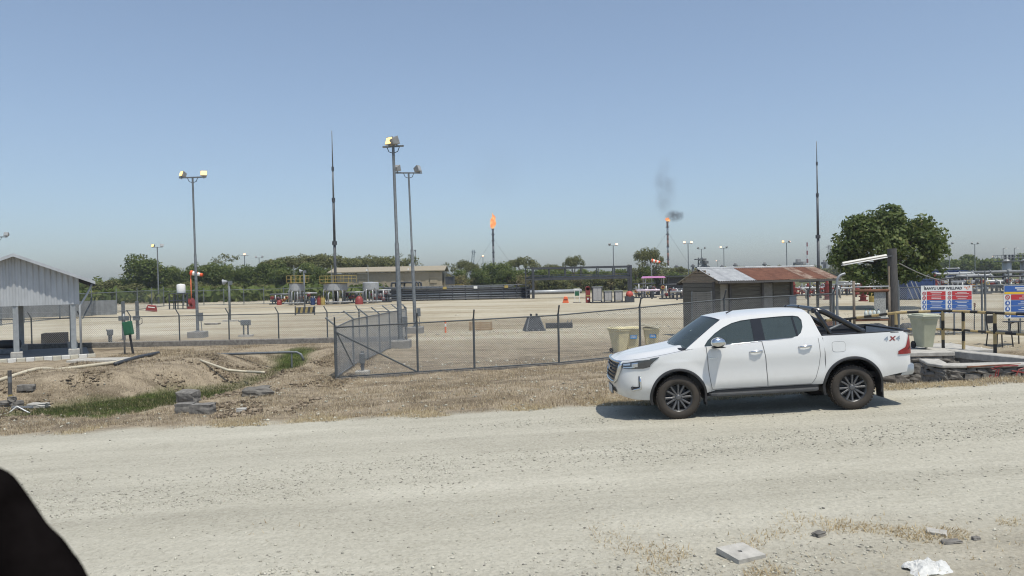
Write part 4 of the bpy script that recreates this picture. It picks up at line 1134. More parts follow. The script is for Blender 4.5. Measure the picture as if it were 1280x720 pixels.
def valve_stand(px, Y, label, h, w=.22):
    T = thing('valve_stand', label, 'valve stand', (gx(px, Y), Y, PAD), group='short stands inside the left fence')
    for s in (-1, 1):
        b = MB(); b.tube([(s * w * .4, 0, 0), (s * w * .4, 0, h - .2)], .045, 8); b.build('leg', galv_dark, T, smooth=True)
    b = MB(); b.box((0, 0, h - .14), (w * 1.7, .25, .30)); b.build('top_box', galv_dark, T, bevel=.03, seg=2)
    b = MB(); b.tube([(-w * .7, 0, h - .1), (-w * 1.3, 0, h - .05), (-w * 1.35, 0, h + .02)], .03, 6); b.build('spout', galv_dark, T)
    b = MB(); b.box((0, 0, .05), (w * 2.4, .4, .12)); b.build('footing', concrete, T)
valve_stand(138, 38.6, 'short grey valve stand left of the tall lamp base, thin stem', .74, .13)
valve_stand(307.5, 42, 'short grey valve stand right of the tall lamp base', .92, .30)
T = box_on_post(453.5, 23.9, 'short grey junction post on a concrete foot inside the fence corner', 'junction_post', 'junction post', galv_dark, galv_dark, .72, .50, (.16, .12, .34), pr=.055, z=H(-4.7, 23.9))
b = MB(); b.box((0, 0, .04), (.42, .35, .16)); b.build('footing', concrete, T, bevel=.02)

# ------------------------------------------------------------------ things lying in the left ditch area
def ground_pipe(name, label, pts, r, mat, lift=None, cat='pipe'):
    P = []
    for k, (px, py, z) in enumerate(pts):
        Y = (CAM.z - z) * FPX / (py - hor(px)); x = gx(px, Y, z); P.append(Vector((x, Y, max(z, H(x, Y)) + r * .8)))
    dense = []
    for a, c in zip(P, P[1:]):
        for q in range(6): dense.append(a.lerp(c, q / 6))
    dense.append(P[-1])
    for d in dense: d.z = max(d.z, H(d.x, d.y) + r * .7)
    o = dense[0].copy(); b = MB(); b.tube([d - o for d in dense], r, 8)
    return tag(b.build(name, mat, smooth=True, loc=o), label, cat)
pvc = pm('cream_pipe', (.50, .45, .34), .6, var=.15)
ground_pipe('water_pipe', 'long cream pipe lying on the bank from the left edge', [(-12, 481, PAD), (70, 466, PAD), (144, 455, PAD), (156, 452, PAD)], .065, pvc)
ground_pipe('water_pipe', 'dark pipe end continuing the cream pipe on the bank', [(144, 457, PAD), (170, 449, PAD), (198, 443, PAD)], .075, steel_dark)
ground_pipe('hose', 'bent cream hose lying down the ditch bank', [(251, 456, PAD), (285, 464, PAD - .1), (307, 466, PAD - .2), (330, 467, PAD)], .045, pvc, cat='hose')
T = thing('pipe_barrier', 'low galvanised pipe rail spanning the ditch with a bent end', 'barrier', (gx(244, 31), 31, PAD - .05))
x1 = gx(375, 31) - gx(244, 31)
b = MB(); b.tube([(0, 0, .12), (x1 * .9, 0, .16), (x1 * .97, 0, .15), (x1 + .05, -.02, .06), (x1 + .16, -.05, -.18)], .05, 8); b.build('rail', galv_dark, T, smooth=True)
for q in (.08, .35, .92): b = MB(); b.tube([(x1 * q, 0, .12), (x1 * q, 0, -.6)], .035, 6); b.build('leg', galv_dark, T)
def rough_box(name, label, cat, loc, size, rz, mat, amp=.12, n=3, tilt=0):
    bm = bmesh.new(); bmesh.ops.create_cube(bm, size=1); bmesh.ops.subdivide_edges(bm, edges=bm.edges, cuts=n, use_grid_fill=True)
    sd = random.random() * 99
    for v in bm.verts:
        p = v.co.copy(); l = max(abs(p.x), abs(p.y), abs(p.z))
        p = p.lerp(p.normalized() * .62, amp * 1.2)
        p *= 1 + amp * mnoise.noise((p.x * 2.3 + sd, p.y * 2.3, p.z * 2.3)) * 1.4 + amp * .5 * mnoise.noise((p.x * 6 + sd, p.y * 6, p.z * 6))
        v.co = Vector((p.x * size[0], p.y * size[1], p.z * size[2]))
    me = bpy.data.meshes.new(name); bm.to_mesh(me); bm.free(); me.materials.append(mat)
    o = link(name, me, loc=loc); o.rotation_euler = (tilt, 0, rz)
    if label: tag(o, label, cat)
    return o
def on(px, Y, dz=0):
    x = gx(px, Y, -.6); return (x, Y, H(x, Y) + dz)
def onxy(px, py):
    Y = 15.
    for _ in range(30):
        x = gx(px, Y, -.6); Y = lerp(Y, (CAM.z - H(x, Y)) * FPX / (py - hor(px)), .5)
    return (gx(px, Y, H(x, Y)), Y, H(x, Y))
def put(o, dz): o.location.z += dz; return o
p = onxy(232, 516)
rough_box('concrete_block', 'left one of two broken concrete blocks at the ditch edge', 'concrete block', (p[0], p[1], p[2] + .10), (.40, .32, .24), R(4), concrete_dark, .10)
p = onxy(254, 517)
rough_box('concrete_block', 'right one of two broken concrete blocks at the ditch edge', 'concrete block', (p[0], p[1], p[2] + .10), (.50, .32, .24), R(-3), concrete_dark, .10)
p = onxy(232, 508)
rough_box('concrete_block', 'rough slab of concrete leaning behind the two ditch blocks', 'concrete block', (p[0], p[1] + .2, p[2] + .20), (.52, .3, .30), R(-18), concrete_dark, .16, tilt=R(12))
p = onxy(322, 494)
rough_box('rock', 'jagged dark rock alone on the dry slope left of the fence corner', 'rock', (p[0], p[1], p[2] + .06), (.66, .42, .30), R(14), rock_m, .30, 4)
p = onxy(302, 515)
rough_box('paving_fragment', 'small pale concrete fragment right of the ditch blocks', 'rubble', (p[0], p[1], p[2] + .03), (.22, .18, .1), R(14), concrete, .1)
p = onxy(14, 508)
for k, (dx, dz, s) in enumerate(((-.12, .06, .32), (.12, .07, .30), (.02, .20, .26))):
    rough_box('rubble_stone', ('left lower stone of the small heap at the left edge', 'right lower stone of the small heap at the left edge', 'top stone of the small heap at the left edge')[k], 'stone', (p[0] + dx * 1.3, p[1], p[2] + dz), (s, s * .8, s * .6), k, rock_m, .25, 3)
p = onxy(40, 509)
rough_box('rubble_stone', 'flat pale stone right of the small heap at the left', 'stone', (p[0] + .2, p[1], p[2] + .04), (.50, .3, .14), R(5), concrete, .18)
p = onxy(33, 482)
rough_box('dark_block', 'small dark block on the bank near the striped stub post', 'block', (p[0], p[1], p[2] + .08), (.46, .24, .18), R(8), concrete_dark, .1)
p = onxy(36, 494)
rough_box('litter', 'small white piece of litter below the striped stub post', 'litter', (p[0], p[1], p[2] + .03), (.14, .08, .08), .4, white_p, .2)
# striped stub post
p = onxy(13, 500)
T = thing('marker_post', 'short weathered marker post with yellow foot at the left edge', 'marker post', p)
for k in range(5):
    b = MB(); b.tube([(0, 0, k * .18 - .02), (0, 0, k * .18 + .16)], .055, 8); b.build('band', (yellow_p, wood_grey)[min(k, 1)] if k != 3 else steel_mid, T, smooth=True, angle=R(40))
# white bracket on the ground
p = onxy(24, 518)
T = thing('metal_bracket', 'white bent metal bracket lying by the stone heap', 'scrap metal', (p[0], p[1], p[2] + .05))
b = MB(); b.tube([(-.28, 0, 0), (-.12, .1, .16), (.12, .1, .02), (.3, .0, -.02)], .018, 6); b.build('bent_bar', white_p, T)
b = MB(); b.box((-.1, .3, .10), (.6, .06, .05)); b.build('flat_bar', galv, T)
p = onxy(125, 451)
b = MB(); b.box((0, 0, 0), (2.2, .9, .12)); tag(b.build('cover_slab', concrete, bevel=.02, loc=(p[0], p[1], p[2] + .02)), 'flat concrete cover slab on the bank behind the dark pipe', 'slab')

# ------------------------------------------------------------------ inside the fence corner
def pad_pt(px, py): Y = (CAM.z - PAD) * FPX / (py - hor(px)); x = gx(px, Y); return Vector((x, Y, H(x, Y)))
p = pad_pt(557, 416)
T = thing('marker_post', 'orange marker post with white band inside the fence', 'marker post', p)
for k, m in enumerate((orange_p, orange_p, white_p, orange_p)):
    b = MB(); b.tube([(0, 0, k * .17), (0, 0, k * .17 + .168)], .05, 8); b.build('band', m, T, smooth=True, angle=R(40))
p = pad_pt(601, 413)
T = thing('pallet', 'wooden pallet propped on its side inside the fence', 'pallet', p, R(-6))
for k in range(4): b = MB(); b.box((0, -.05, .07 + k * .12), (1.35, .025, .085)); b.build('board', pallet_m, T)
for k in (-.6, 0, .6): b = MB(); b.box((k, .01, .25), (.09, .09, .5)); b.build('bearer', pallet_m, T)
for k in range(3): b = MB(); b.box((0, .3 + k * .28, .04), (1.3, .1, .03)); b.build('board', pallet_m, T)
for k in (-.55, .55): b = MB(); b.box((k, .55, .012), (.09, .9, .02)); b.build('bearer', pallet_m, T)
p = pad_pt(669, 414)
T = thing('excavator_bucket', 'black trapezoid excavator bucket standing on the pad', 'bucket', p, R(12))
wt, wb_, hh, dd = .30, .56, .80, .7
b = MB()
o_ = [(-wb_ / 1, -.1, 0), (wb_, -.1, 0), (wt, .1, hh), (-wt, .1, hh), (-wb_, dd, 0), (wb_, dd, 0), (wt, dd * .75, hh), (-wt, dd * .75, hh)]
b.add(o_, [(0, 1, 2, 3), (4, 7, 6, 5), (1, 5, 6, 2), (0, 3, 7, 4), (3, 2, 6, 7)]); b.build('shell', steel_dark, T)
for q in (-.55, -.18, .18, .55): b = MB(); b.box((q * .9, -.16, .06), (.09, .16, .1)); b.build('tooth', steel_mid, T)
for q in (-.16, .16): b = MB(); b.box((q, .25, hh + .06), (.05, .3, .16)); b.build('lug', steel_dark, T)
for q in (-1, 1): b = MB(); b.add([(q * wb_ * 1.0, -.115, .02), (q * (wb_ - .07), -.118, .02), (q * (wt - .05), .085, hh), (q * wt, .088, hh)], [(0, 1, 2, 3)]); b.build('side_edge', steel_mid, T)
p = pad_pt(699, 410.5)
T = thing('steel_channel', 'dark steel channel lying on the pad right of the bucket', 'steel beam', p, R(5))
b = MB(); b.box((0, 0, .15), (1.55, .05, .24)); b.box((0, .12, .29), (1.55, .28, .03)); b.box((0, .12, .02), (1.55, .28, .03)); b.build('channel', steel_dark, T)
for q in (.48, .70): b = MB(); b.tube([(q, .1, .3), (q + .06, .1, .48)], .02, 6); b.build('rod', steel_mid, T)
p = pad_pt(381, 394)
T = thing('striped_barrier', 'yellow and black striped low barrier on the far pad', 'barrier', p, R(8))
for k in range(8):
    b = MB(); x0 = -.85 + k * .21; b.prism([(x0, .12), (x0 + .21, .12), (x0 + .33, .72), (x0 + .12, .72)], -.03, .03); b.build('stripe', (pm('dull_yellow', (.28, .22, .09), .7, var=.25), steel_dark)[k % 2], T)
for q in (-.8, .85): b = MB(); b.box((q, 0, .4), (.08, .3, .8)); b.build('leg', steel_dark, T)

# ------------------------------------------------------------------ wheelie bins
def wheelie(label, loc, rz, col, sx=1.0, tilt=0, lid_open=False, sticker=True, wear=None, lidmat=None, group=None, h=1.0):
    T = thing('wheelie_bin', label, 'bin', loc, rz, group); T.rotation_euler.x = tilt; T.scale.x = sx
    m = col
    rows = []
    for z, w, d in ((.06, .40, .42), (.5, .50, .54), (.84, .58, .66), (.86, .64, .72), (.91, .64, .72)):
        c = .05
        rows.append([(x, y, z * h) for x, y in ((-w / 2 + c, -d / 2), (w / 2 - c, -d / 2), (w / 2, -d / 2 + c), (w / 2, d / 2 - c), (w / 2 - c, d / 2), (-w / 2 + c, d / 2), (-w / 2, d / 2 - c), (-w / 2, -d / 2 + c))])
    b = MB(); b.grid(rows, closed=True); b.add(rows[0], [tuple(range(8))]); b.build('bin_body', m, T, weld=True)
    b = MB()
    if lid_open: M = Matrix.Rotation(R(12), 3, 'Y'); b.box((-.06, 0, .97 * h), (.72, .76, .04), M=M); b.box((-.06, 0, 1.0 * h), (.5, .5, .03), M=M)
    else: b.box((0, -.01, .93 * h), (.66, .74, .04)); b.box((0, -.02, .965 * h), (.50, .56, .04)); b.tube([(-.26, .38, .93 * h), (.26, .38, .93 * h)], .035, 8)
    b.build('lid', lidmat or m, T, bevel=.012)
    for s in (-1, 1):
        b = MB(); b.lathe([(.1, -.025), (.1, .025)], 14, (s * .23, .20, .10), M=Matrix.Rotation(R(90), 3, 'Y')); b.build('wheel', black_rub, T)
    b = MB(); b.tube([(-.22, .38, .86 * h), (-.22, .44, .90 * h), (.22, .44, .90 * h), (.22, .38, .86 * h)], .018, 6); b.build('handle', m, T)
    if sticker:
        b = MB(); b.box((.06, -.305, .62 * h), (.24, .012, .17), M=Matrix.Rotation(R(-7), 3, 'X')); st = b.build('sticker', pm('blue_sticker', (.05, .24, .55), .5, var=.1), T)
        b = MB()
        for q in (-.03, 0, .03): b.box((.06, -.313, .62 * h + q), (.16, .004, .012), M=Matrix.Rotation(R(-7), 3, 'X'))
        b.build('sticker_lines', white_p, st)['kind'] = 'stuff'
    return T
binm = pm("cream_bin", (.68, .61, .38), .6, var=.12, scale=4); bing = pm('sage_bin', (.38, .385, .28), .6, var=.1, scale=4)
def pz(px, Y): x = gx(px, Y); return (x, Y, H(x, Y))
BY = 28.6
wheelie('cream wheelie bin at the left of the three behind the pickup bonnet', pz(774.5, BY), R(28), binm, sticker=False, group='cream bins behind the bonnet')
wheelie('middle cream wheelie bin with a blue sticker near the fence post', pz(790, BY + .3), R(-8), binm, group='cream bins behind the bonnet')
wheelie('cream wheelie bin with askew lid and blue sticker right of the fence post', pz(815, BY + .4), R(-14), binm, lid_open=True, group='cream bins behind the bonnet', lidmat=pm('dirty_lid', (.36, .33, .24), .7, var=.25))

# ------------------------------------------------------------------ hut with the rusty roof
rust_roof = None
def corr_roof_mat(name, c1, c2, spread=.35, metal=.3):
    return pm(name, c1, .6, metal, scale=3.5, col2=c2, spread=spread, stretch=(1, 1, 1))
def hut():
    yaw = R(15); Y0 = 33.0; x0 = gx(897, Y0, 2.0)
    T = thing('guard_hut', 'timber hut with half grey half rusty corrugated roof behind the pickup', 'hut', (x0, Y0, PAD), yaw)
    # local: x along the ridge, y back; front eave at y=0
    Lr = 6.15; ze, zrg, zbk, D = 2.62, 3.18, 2.50, 1.75
    sheets = [(0, .62, 0), (.62, 1.24, 0), (1.24, 1.86, 0), (1.86, 2.45, 1), (2.45, 3.1, 1), (3.1, 3.75, 1), (3.75, 4.4, 1), (4.4, 4.95, 2), (4.95, 5.55, 1), (5.55, Lr, 2)]
    zincm = corr_roof_mat('zinc_sheet', (.36, .37, .38), (.52, .53, .53)); rustm = corr_roof_mat('rusted_sheet', (.095, .036, .022), (.23, .105, .062), .45, .05); rust2 = corr_roof_mat('half_rusted_sheet', (.16, .072, .044), (.36, .28, .22), .3, .1)
    for k, (a, c, mi) in enumerate(sheets):
        b = MB(); lift = .006 * (k % 2)
        corrugated(b, (a + .25 * 0, -.10, ze + lift), (c + .03, -.10, ze + lift), (a - .0, D, zrg + lift), (c + .03, D, zrg + lift), 6, .016)
        b.build('roof_sheet', (zincm, rustm, rust2)[mi], T, fix=False)
        b = MB(); corrugated(b, (a, D, zrg + lift), (c + .03, D, zrg + lift), (a, 2 * D + .4, zbk), (c + .03, 2 * D + .4, zbk), 6, .016); b.build('roof_sheet', (zincm, rustm, rust2)[mi], T, fix=False)
    b = MB(); b.tube([(-.02, D, zrg + .02), (Lr + .02, D, zrg + .02)], .05, 6); b.build('ridge_cap', zincm, T)
    # gable boards, weathered timber
    for k in range(4):
        z0 = 2.52 + k * .15; hw = D * (1 - (z0 - 2.5) / .75)
        b = MB(); b.box((.08, D, z0 + .07), (.03, max(.2, 2 * hw - .1), .13)); b.build('gable_board', wood, T)
    for y, z in ((-.08, ze - .06), (D, zrg - .08), (2 * D + .3, zbk - .02)):
        b = MB(); b.box((Lr / 2, y, z), (Lr, .06, .09)); b.build('purlin', wood_grey, T)
    for x in (.1, 3.0, 6.0):
        b = MB(); b.tube([(x, -.05, ze - .07), (x, D, zrg - .09)], .035, 4); b.tube([(x, D, zrg - .09), (x, 2 * D + .35, zbk - .03)], .035, 4); b.build('rafter', wood_grey, T)
    # walls of horizontal boards
    Wx0, Wx1 = .02, 3.95; y0, y1 = .45, 2 * D - .3; zw = ze - .10
    bm_ = pm('hut_board', (.075, .07, .058), .85, scale=5, col2=(.16, .15, .125), stretch=(.4, 3, 3), bump=.2)
    n = 13
    for k in range(n):
        z = .1 + (k + .5) * (zw - .1) / n; hh = (zw - .1) / n - .012
        # front wall leaves a doorway between 1.75 and 2.35
        for a, c in ((Wx0, .38), (.80, 2.42), (3.05, Wx1)):
            b = MB(); b.box(((a + c) / 2, y0, z), (c - a, .03, hh)); b.build('board', bm_, T)
        b = MB(); b.box((Wx0, (y0 + y1) / 2, z), (.03, y1 - y0 - .04, hh)); b.build('board', bm_, T)
        b = MB(); b.box((Wx1, (y0 + y1) / 2, z), (.03, y1 - y0 - .04, hh)); b.build('board', bm_, T)
    b = MB(); b.box(((Wx0 + Wx1) / 2, y1, zw / 2), (Wx1 - Wx0, .04, zw - .1)); b.build('back_wall', bm_, T)
    b = MB(); b.box((.59, y0 + .04, zw / 2), (.42, .03, zw - .1)); b.build('door', pm('pale_door', (.30, .28, .24), .7, var=.15), T)
    b = MB(); b.box((2.73, y0 + .05, zw / 2), (.64, .03, zw - .1)); b.build('door', pm('grey_door', (.20, .195, .18), .7, var=.2), T)
    for a, c in ((2.45, 2.95), (3.1, 3.5)):
        b = MB(); b.box(((a + c) / 2, y0 - .03, 1.12), (c - a, .02, .46)); b.build('window_panel', pm('hazy_pane', (.34, .37, .36), .3, var=.12), T)
    for x in (Wx0, .82, 2.45, Wx1, 5.3, 6.0):
        b = MB(); b.box((x, .36, ze / 2), (.09, .09, ze - .05)); b.build('post', wood_grey, T)
    for x in (5.3, 6.0):
        b = MB(); b.box((x, 2 * D - .1, 1.25), (.09, .09, 2.5)); b.build('post', wood_grey, T)
    b = MB(); b.box((3.95, .30, .95), (.35, .05, 1.9)); b.build('corner_sheet', pm('blue_grey_sheet', (.15, .19, .24), .5, var=.15), T)
    b = MB(); b.box((2.1, (y0 + y1) / 2, .05), (3.8, y1 - y0 + .3, .1)); b.build('floor', concrete, T)
hut()
# slatted notice board in front of the hut
T = thing('slatted_screen', 'grey slatted screen panel standing at the left end of the hut', 'screen', (gx(878.5, 31.0), 31.0, PAD), R(4))
for k in range(13):
    b = MB(); b.box((0, 0, 1.16 + k * .085), (.80, .025, .068)); b.build('slat', pm('grey_slat', (.095, .095, .09), .7, var=.2, scale=3), T)
for q in (-.40, .40): b = MB(); b.box((q, .03, 1.67), (.06, .05, 1.14)); b.build('frame_side', galv_dark, T)
for q in (-.22, .22): b = MB(); b.tube([(q, .06, -.05), (q, .06, 2.2)], .045, 6); b.build('leg', black_plastic, T)
# ------------------------------------------------------------------ gate side at right
def gz_(px, Y): x = gx(px, Y, 0.05); return Vector((x, Y, H(x, Y)))
# timber pole with tube lamp on a bent conduit
p = gz_(1117, 29.3)
T = thing('timber_pole', 'thick dark timber pole carrying one end of the tube lamp', 'pole', p)
b = MB(); b.tube([(0, 0, -.2), (.0, 0, 1.6), (-.02, 0, 3.28)], [.19, .18, .165], 12); b.build('pole', wood_grey, T, smooth=True, angle=R(50))
b = MB(); b.box((-.2, -.1, 1.3), (.05, .05, 2.6)); b.build('batten', wood, T)
p2 = gz_(1047, 28.8)
T = thing('conduit_pole', 'bent galvanised conduit pole holding the other end of the tube lamp', 'pole', p2)
b = MB(); b.tube(catmull([(0, 0, -.05), (0, 0, 1.4), (0, 0, 2.0), (.10, 0, 2.25), (.32, .02, 2.34)], 5), .05, 8); b.build('conduit', galv, T, smooth=True)
b = MB(); b.tube([(-.12, .05, -.05), (-.12, .05, 1.75)], .045, 8); b.build('support', galv_dark, T, smooth=True)
A = at(1053, 331, 28.85); B2 = at(1108, 321, 29.1)
T = thing('tube_lamp', 'long white tube lamp fixture hung between conduit and timber pole', 'lamp', A)
d = B2 - A
b = MB(); b.tube([(0, 0, .05), d + Vector((0, 0, .05))], .055, 4); b.build('lamp_channel', pm('lamp_channel', (.55, .54, .50), .5, var=.1), T)
for s in (-.07, .07): b = MB(); b.tube([Vector((0, s, -.02)), d + Vector((0, s, -.02))], .022, 8); b.build('tube', white_p, T, smooth=True)
b = MB(); b.tube([d * .98, d + Vector((.35, .1, .03))], .03, 6); b.build('end_bracket', steel_dark, T)
# overhead wire from the pole down to the piping
b = MB(); W0, W1 = at(1124, 329, 29.5), at(1186, 352, 40)
b.tube([W0.lerp(W1, t) - Vector((0, 0, .12 * math.sin(math.pi * t))) - W0 for t in np.linspace(0, 1, 8)], .02, 5); tag(b.build('overhead_cable', galv, loc=W0), 'pale cable sloping down from the timber pole to the right', 'cable')
# rusty frame gate
p = gz_(1068, 27.6)
T = thing('frame_gate', 'rusty steel frame gate with red top bar left of the timber pole', 'gate', p)
gw_ = gx(1112, 27.6, .05) - p.x
for x in (0, gw_): b = MB(); b.tube([(x, 0, -.05), (x, 0, 1.98 if x == 0 else 1.75)], .05, 8); b.build('gate_post', pm('rust_stained_post', (.17, .14, .11), .7, .1, var=.35), T, smooth=True)
for z, m, r in ((1.62, rust, .055), (1.76, steel_pale, .03), (.62, steel_pale, .035), (.55, rust, .035)):
    b = MB(); b.tube([(0, 0, z), (gw_, 0, z)], r, 6); b.build('gate_bar', m, T, smooth=True)
b = MB(); b.box((gw_ * .76, .05, 1.12), (.42, .02, .98)); b.build('mesh_sheet', pm('pale_mesh', (.42, .43, .42), .7, scale=30, col2=(.20, .21, .20), spread=.25), T)
jug = pm('white_jug', (.62, .68, .66), .4, var=.12)
for k in range(4):
    xk = gw_ * (.33 + .12 * k)
    J = thing('plastic_jug', ('first', 'second', 'third', 'last')[k] + ' white plastic jug from the left on the rusty frame gate', 'jug', (p.x + xk, p.y - .01, p.z + .655), group='jugs on the frame gate')
    b = MB(); b.lathe([(.02, 0), (.055, .005), (.058, .16), (.05, .20), (.022, .24), (.022, .27), (.015, .275)], 10); b.build('jug_body', jug, J, smooth=True)
    b = MB(); b.lathe([(.026, .262), (.026, .29), (.01, .292)], 8); b.build('cap', (blue_p if k % 2 else green_p), J)
b = MB(); b.box((0, 0, 0), (gw_ * .5, .16, .03)); tag(b.build('jug_shelf', steel_dark, loc=(p.x + gw_ * .48, p.y, p.z + .64)), 'small dark shelf under the white jugs', 'shelf')
# fence panel with the wellpad sign, gate posts and right leaf
FY = 26.6
RP = [(gx(px, FY, .05), FY) for px in (1124, 1176, 1228)]
fence('chain_link_fence', 'chain link fence panel that carries the wellpad sign', RP, 1.75, (0, 0, .22), .07, .0028, mat=galv_dark)
RP2 = [(gx(px, FY, .05), FY + .02) for px in (1232.5, 1262, 1300)]
fence('chain_link_gate', 'chain link gate leaf at the right edge with the blue headed sign', RP2, 1.75, (0, 0, .45), .07, .0028, mat=galv_dark)['category'] = 'gate'

def text_mesh(txt, size, mat, name, parent, x, z, y, sx=1.0, bold=.0):
    cu = bpy.data.curves.new('t', 'FONT'); cu.body = txt; cu.size = size; cu.offset = bold; cu.align_x = 'CENTER'; cu.align_y = 'CENTER'; cu.resolution_u = 2
    tmp = bpy.data.objects.new('t', cu); COL.objects.link(tmp); dg = bpy.context.evaluated_depsgraph_get()
    me = bpy.data.meshes.new_from_object(tmp.evaluated_get(dg)); bpy.data.objects.remove(tmp)
    for v in me.vertices: v.co = (x + v.co.x * sx, y, z + v.co.y)
    me.materials.clear(); me.materials.append(mat); me.name = name
    return link(name, me, parent)
s_white = pm('sign_white', (.66, .68, .68), .5, var=.04); s_red = pm('sign_red', (.45, .035, .045), .5, var=.06); s_blue = pm('sign_blue', (.035, .11, .36), .5, var=.06); s_yel = pm('sign_yellow', (.72, .46, .03), .5, var=.05); s_ink = pm('sign_ink', (.03, .03, .04), .5); s_org = pm('sign_orange', (.65, .17, .05), .5)
def sign_rows(T, x0, x1, rows, zt, y, ih):
    """rows of icon + coloured bar with unreadable fine print"""
    z = zt
    for col in rows:
        cx = x0 + ih * .55; zc = z - ih * .5
        b = MB(); m = Matrix.Rotation(R(90), 3, 'X')
        if col == 'r':
            b.lathe([(ih * .40, 0), (ih * .40, .004), (ih * .29, .004), (ih * .29, 0)], 16, (cx, y, zc), M=m, closed=True); b.box((cx, y - .002, zc), (ih * .7, .003, ih * .09), M=Matrix.Rotation(R(45), 3, 'Y')); b.build('icon', s_red, T)
        else:
            b.lathe([(.001, 0), (ih * .42, 0), (ih * .42, .004), (.001, .004)], 16, (cx, y, zc), M=m); b.build('icon', s_blue, T)
            b = MB(); b.box((cx, y - .006, zc - ih * .08), (ih * .34, .003, ih * .26)); b.lathe([(.001, 0), (ih * .13, 0), (ih * .13, .003), (.001, .003)], 10, (cx, y - .005, zc + ih * .14), M=m); b.build('icon_figure', s_white, T)['kind'] = 'stuff'
        b = MB(); bx0 = x0 + ih * 1.15; b.box(((bx0 + x1) / 2, y, zc), (x1 - bx0, .006, ih * .90)); bar = b.build('bar', s_red if col == 'r' else s_blue, T)
        b = MB()
        for q in (.17, -.17):
            wd = (x1 - bx0) * random.uniform(.45, .72)
            b.box(((bx0 + x1) / 2, y - .005, zc + ih * q), (wd, .003, ih * .10))
        b.build('fine_print', s_white, bar)['kind'] = 'stuff'
        z -= ih
# wellpad sign
SYp = FY - .09
sx0, sx1 = gx(1151.5, SYp, 1.), gx(1215.5, SYp, 1.); zt_ = at(1183, 356.5, SYp).z; zb_ = at(1183, 391.5, SYp).z
T = thing('notice_board', 'white wellpad notice board with red and blue rows on the fence', 'sign', (sx0, SYp, zb_)); T.rotation_euler.y = R(.5)
wS, hS = sx1 - sx0, zt_ - zb_
b = MB(); b.box((wS / 2, .015, hS / 2), (wS, .02, hS)); b.build('panel', s_white, T)
text_mesh('BANYU URIP WELLPAD', .125, s_ink, 'lettering', T, wS * .43, hS * .895, -.001, sx=1.02, bold=.004); text_mesh('"C"', .125, s_org, 'lettering', T, wS * .90, hS * .895, -.001, sx=1.2, bold=.003)
sign_rows(T, .02, wS * .475, 'rrbbb', hS * .80, -.001, hS * .158); sign_rows(T, wS * .505, wS * .985, 'rrbbb', hS * .80, -.001, hS * .158)
for q in (.66,): b = MB(); b.tube([(wS * q, .05, -.78), (wS * q, .05, hS * .5)], .03, 6); b.build('leg', galv_dark, T)
for q in (.06, .94): b = MB(); b.box((wS * q, -.001, hS * .97), (.03, .006, .03)); b.build('fixing_bolt', galv_dark, T)
# right sign
SY2 = FY - .12
sx0, sx1 = gx(1255, SY2, 1.), gx(1320, SY2, 1.); zt_ = at(1256, 357, SY2).z; zb_ = at(1256, 398, SY2).z
T = thing('notice_board', 'blue headed notice board with yellow stripe at the right edge', 'sign', (sx0, SY2, zb_)); T.rotation_euler.y = R(.6)
wS, hS = sx1 - sx0, zt_ - zb_
b = MB(); b.box((wS / 2, .015, hS / 2), (wS, .02, hS)); b.build('panel', s_white, T)
b = MB(); b.box((wS / 2, 0, hS * .90), (wS * .985, .008, hS * .18)); hd_ = b.build('header', s_blue, T)
b = MB(); b.box((wS / 2, 0, hS * .775), (wS * .985, .008, hS * .06)); b.build('stripe', s_yel, T)
b = MB(); b.box((wS * .52, -.006, hS * .925), (wS * .62, .003, hS * .035)); b.box((wS * .52, -.006, hS * .865), (wS * .56, .003, hS * .03)); b.build('heading_print', s_white, hd_)['kind'] = 'stuff'
sign_rows(T, .01, wS * .98, 'rbbb', hS * .735, -.001, hS * .178)
for q in (.33,): b = MB(); b.tube([(wS * q, .05, -.75), (wS * q, .05, hS * .5)], .03, 6); b.build('leg', galv_dark, T)
# little rod in the ground
p = gz_(1218, 27.6); T = thing('marker_rod', 'thin dark rod with a flag tip between the two notice boards', 'rod', p)
b = MB(); b.tube([(0, 0, .35), (.02, 0, .95)], .018, 5); b.build('rod', steel_dark, T); b = MB(); b.box((.02, 0, .98), (.06, .02, .16)); b.build('flag_tip', rust, T); b = MB(); b.tube([(0, 0, -.05), (0, 0, .36)], .022, 5); b.build('rod_foot', steel_dark, T)

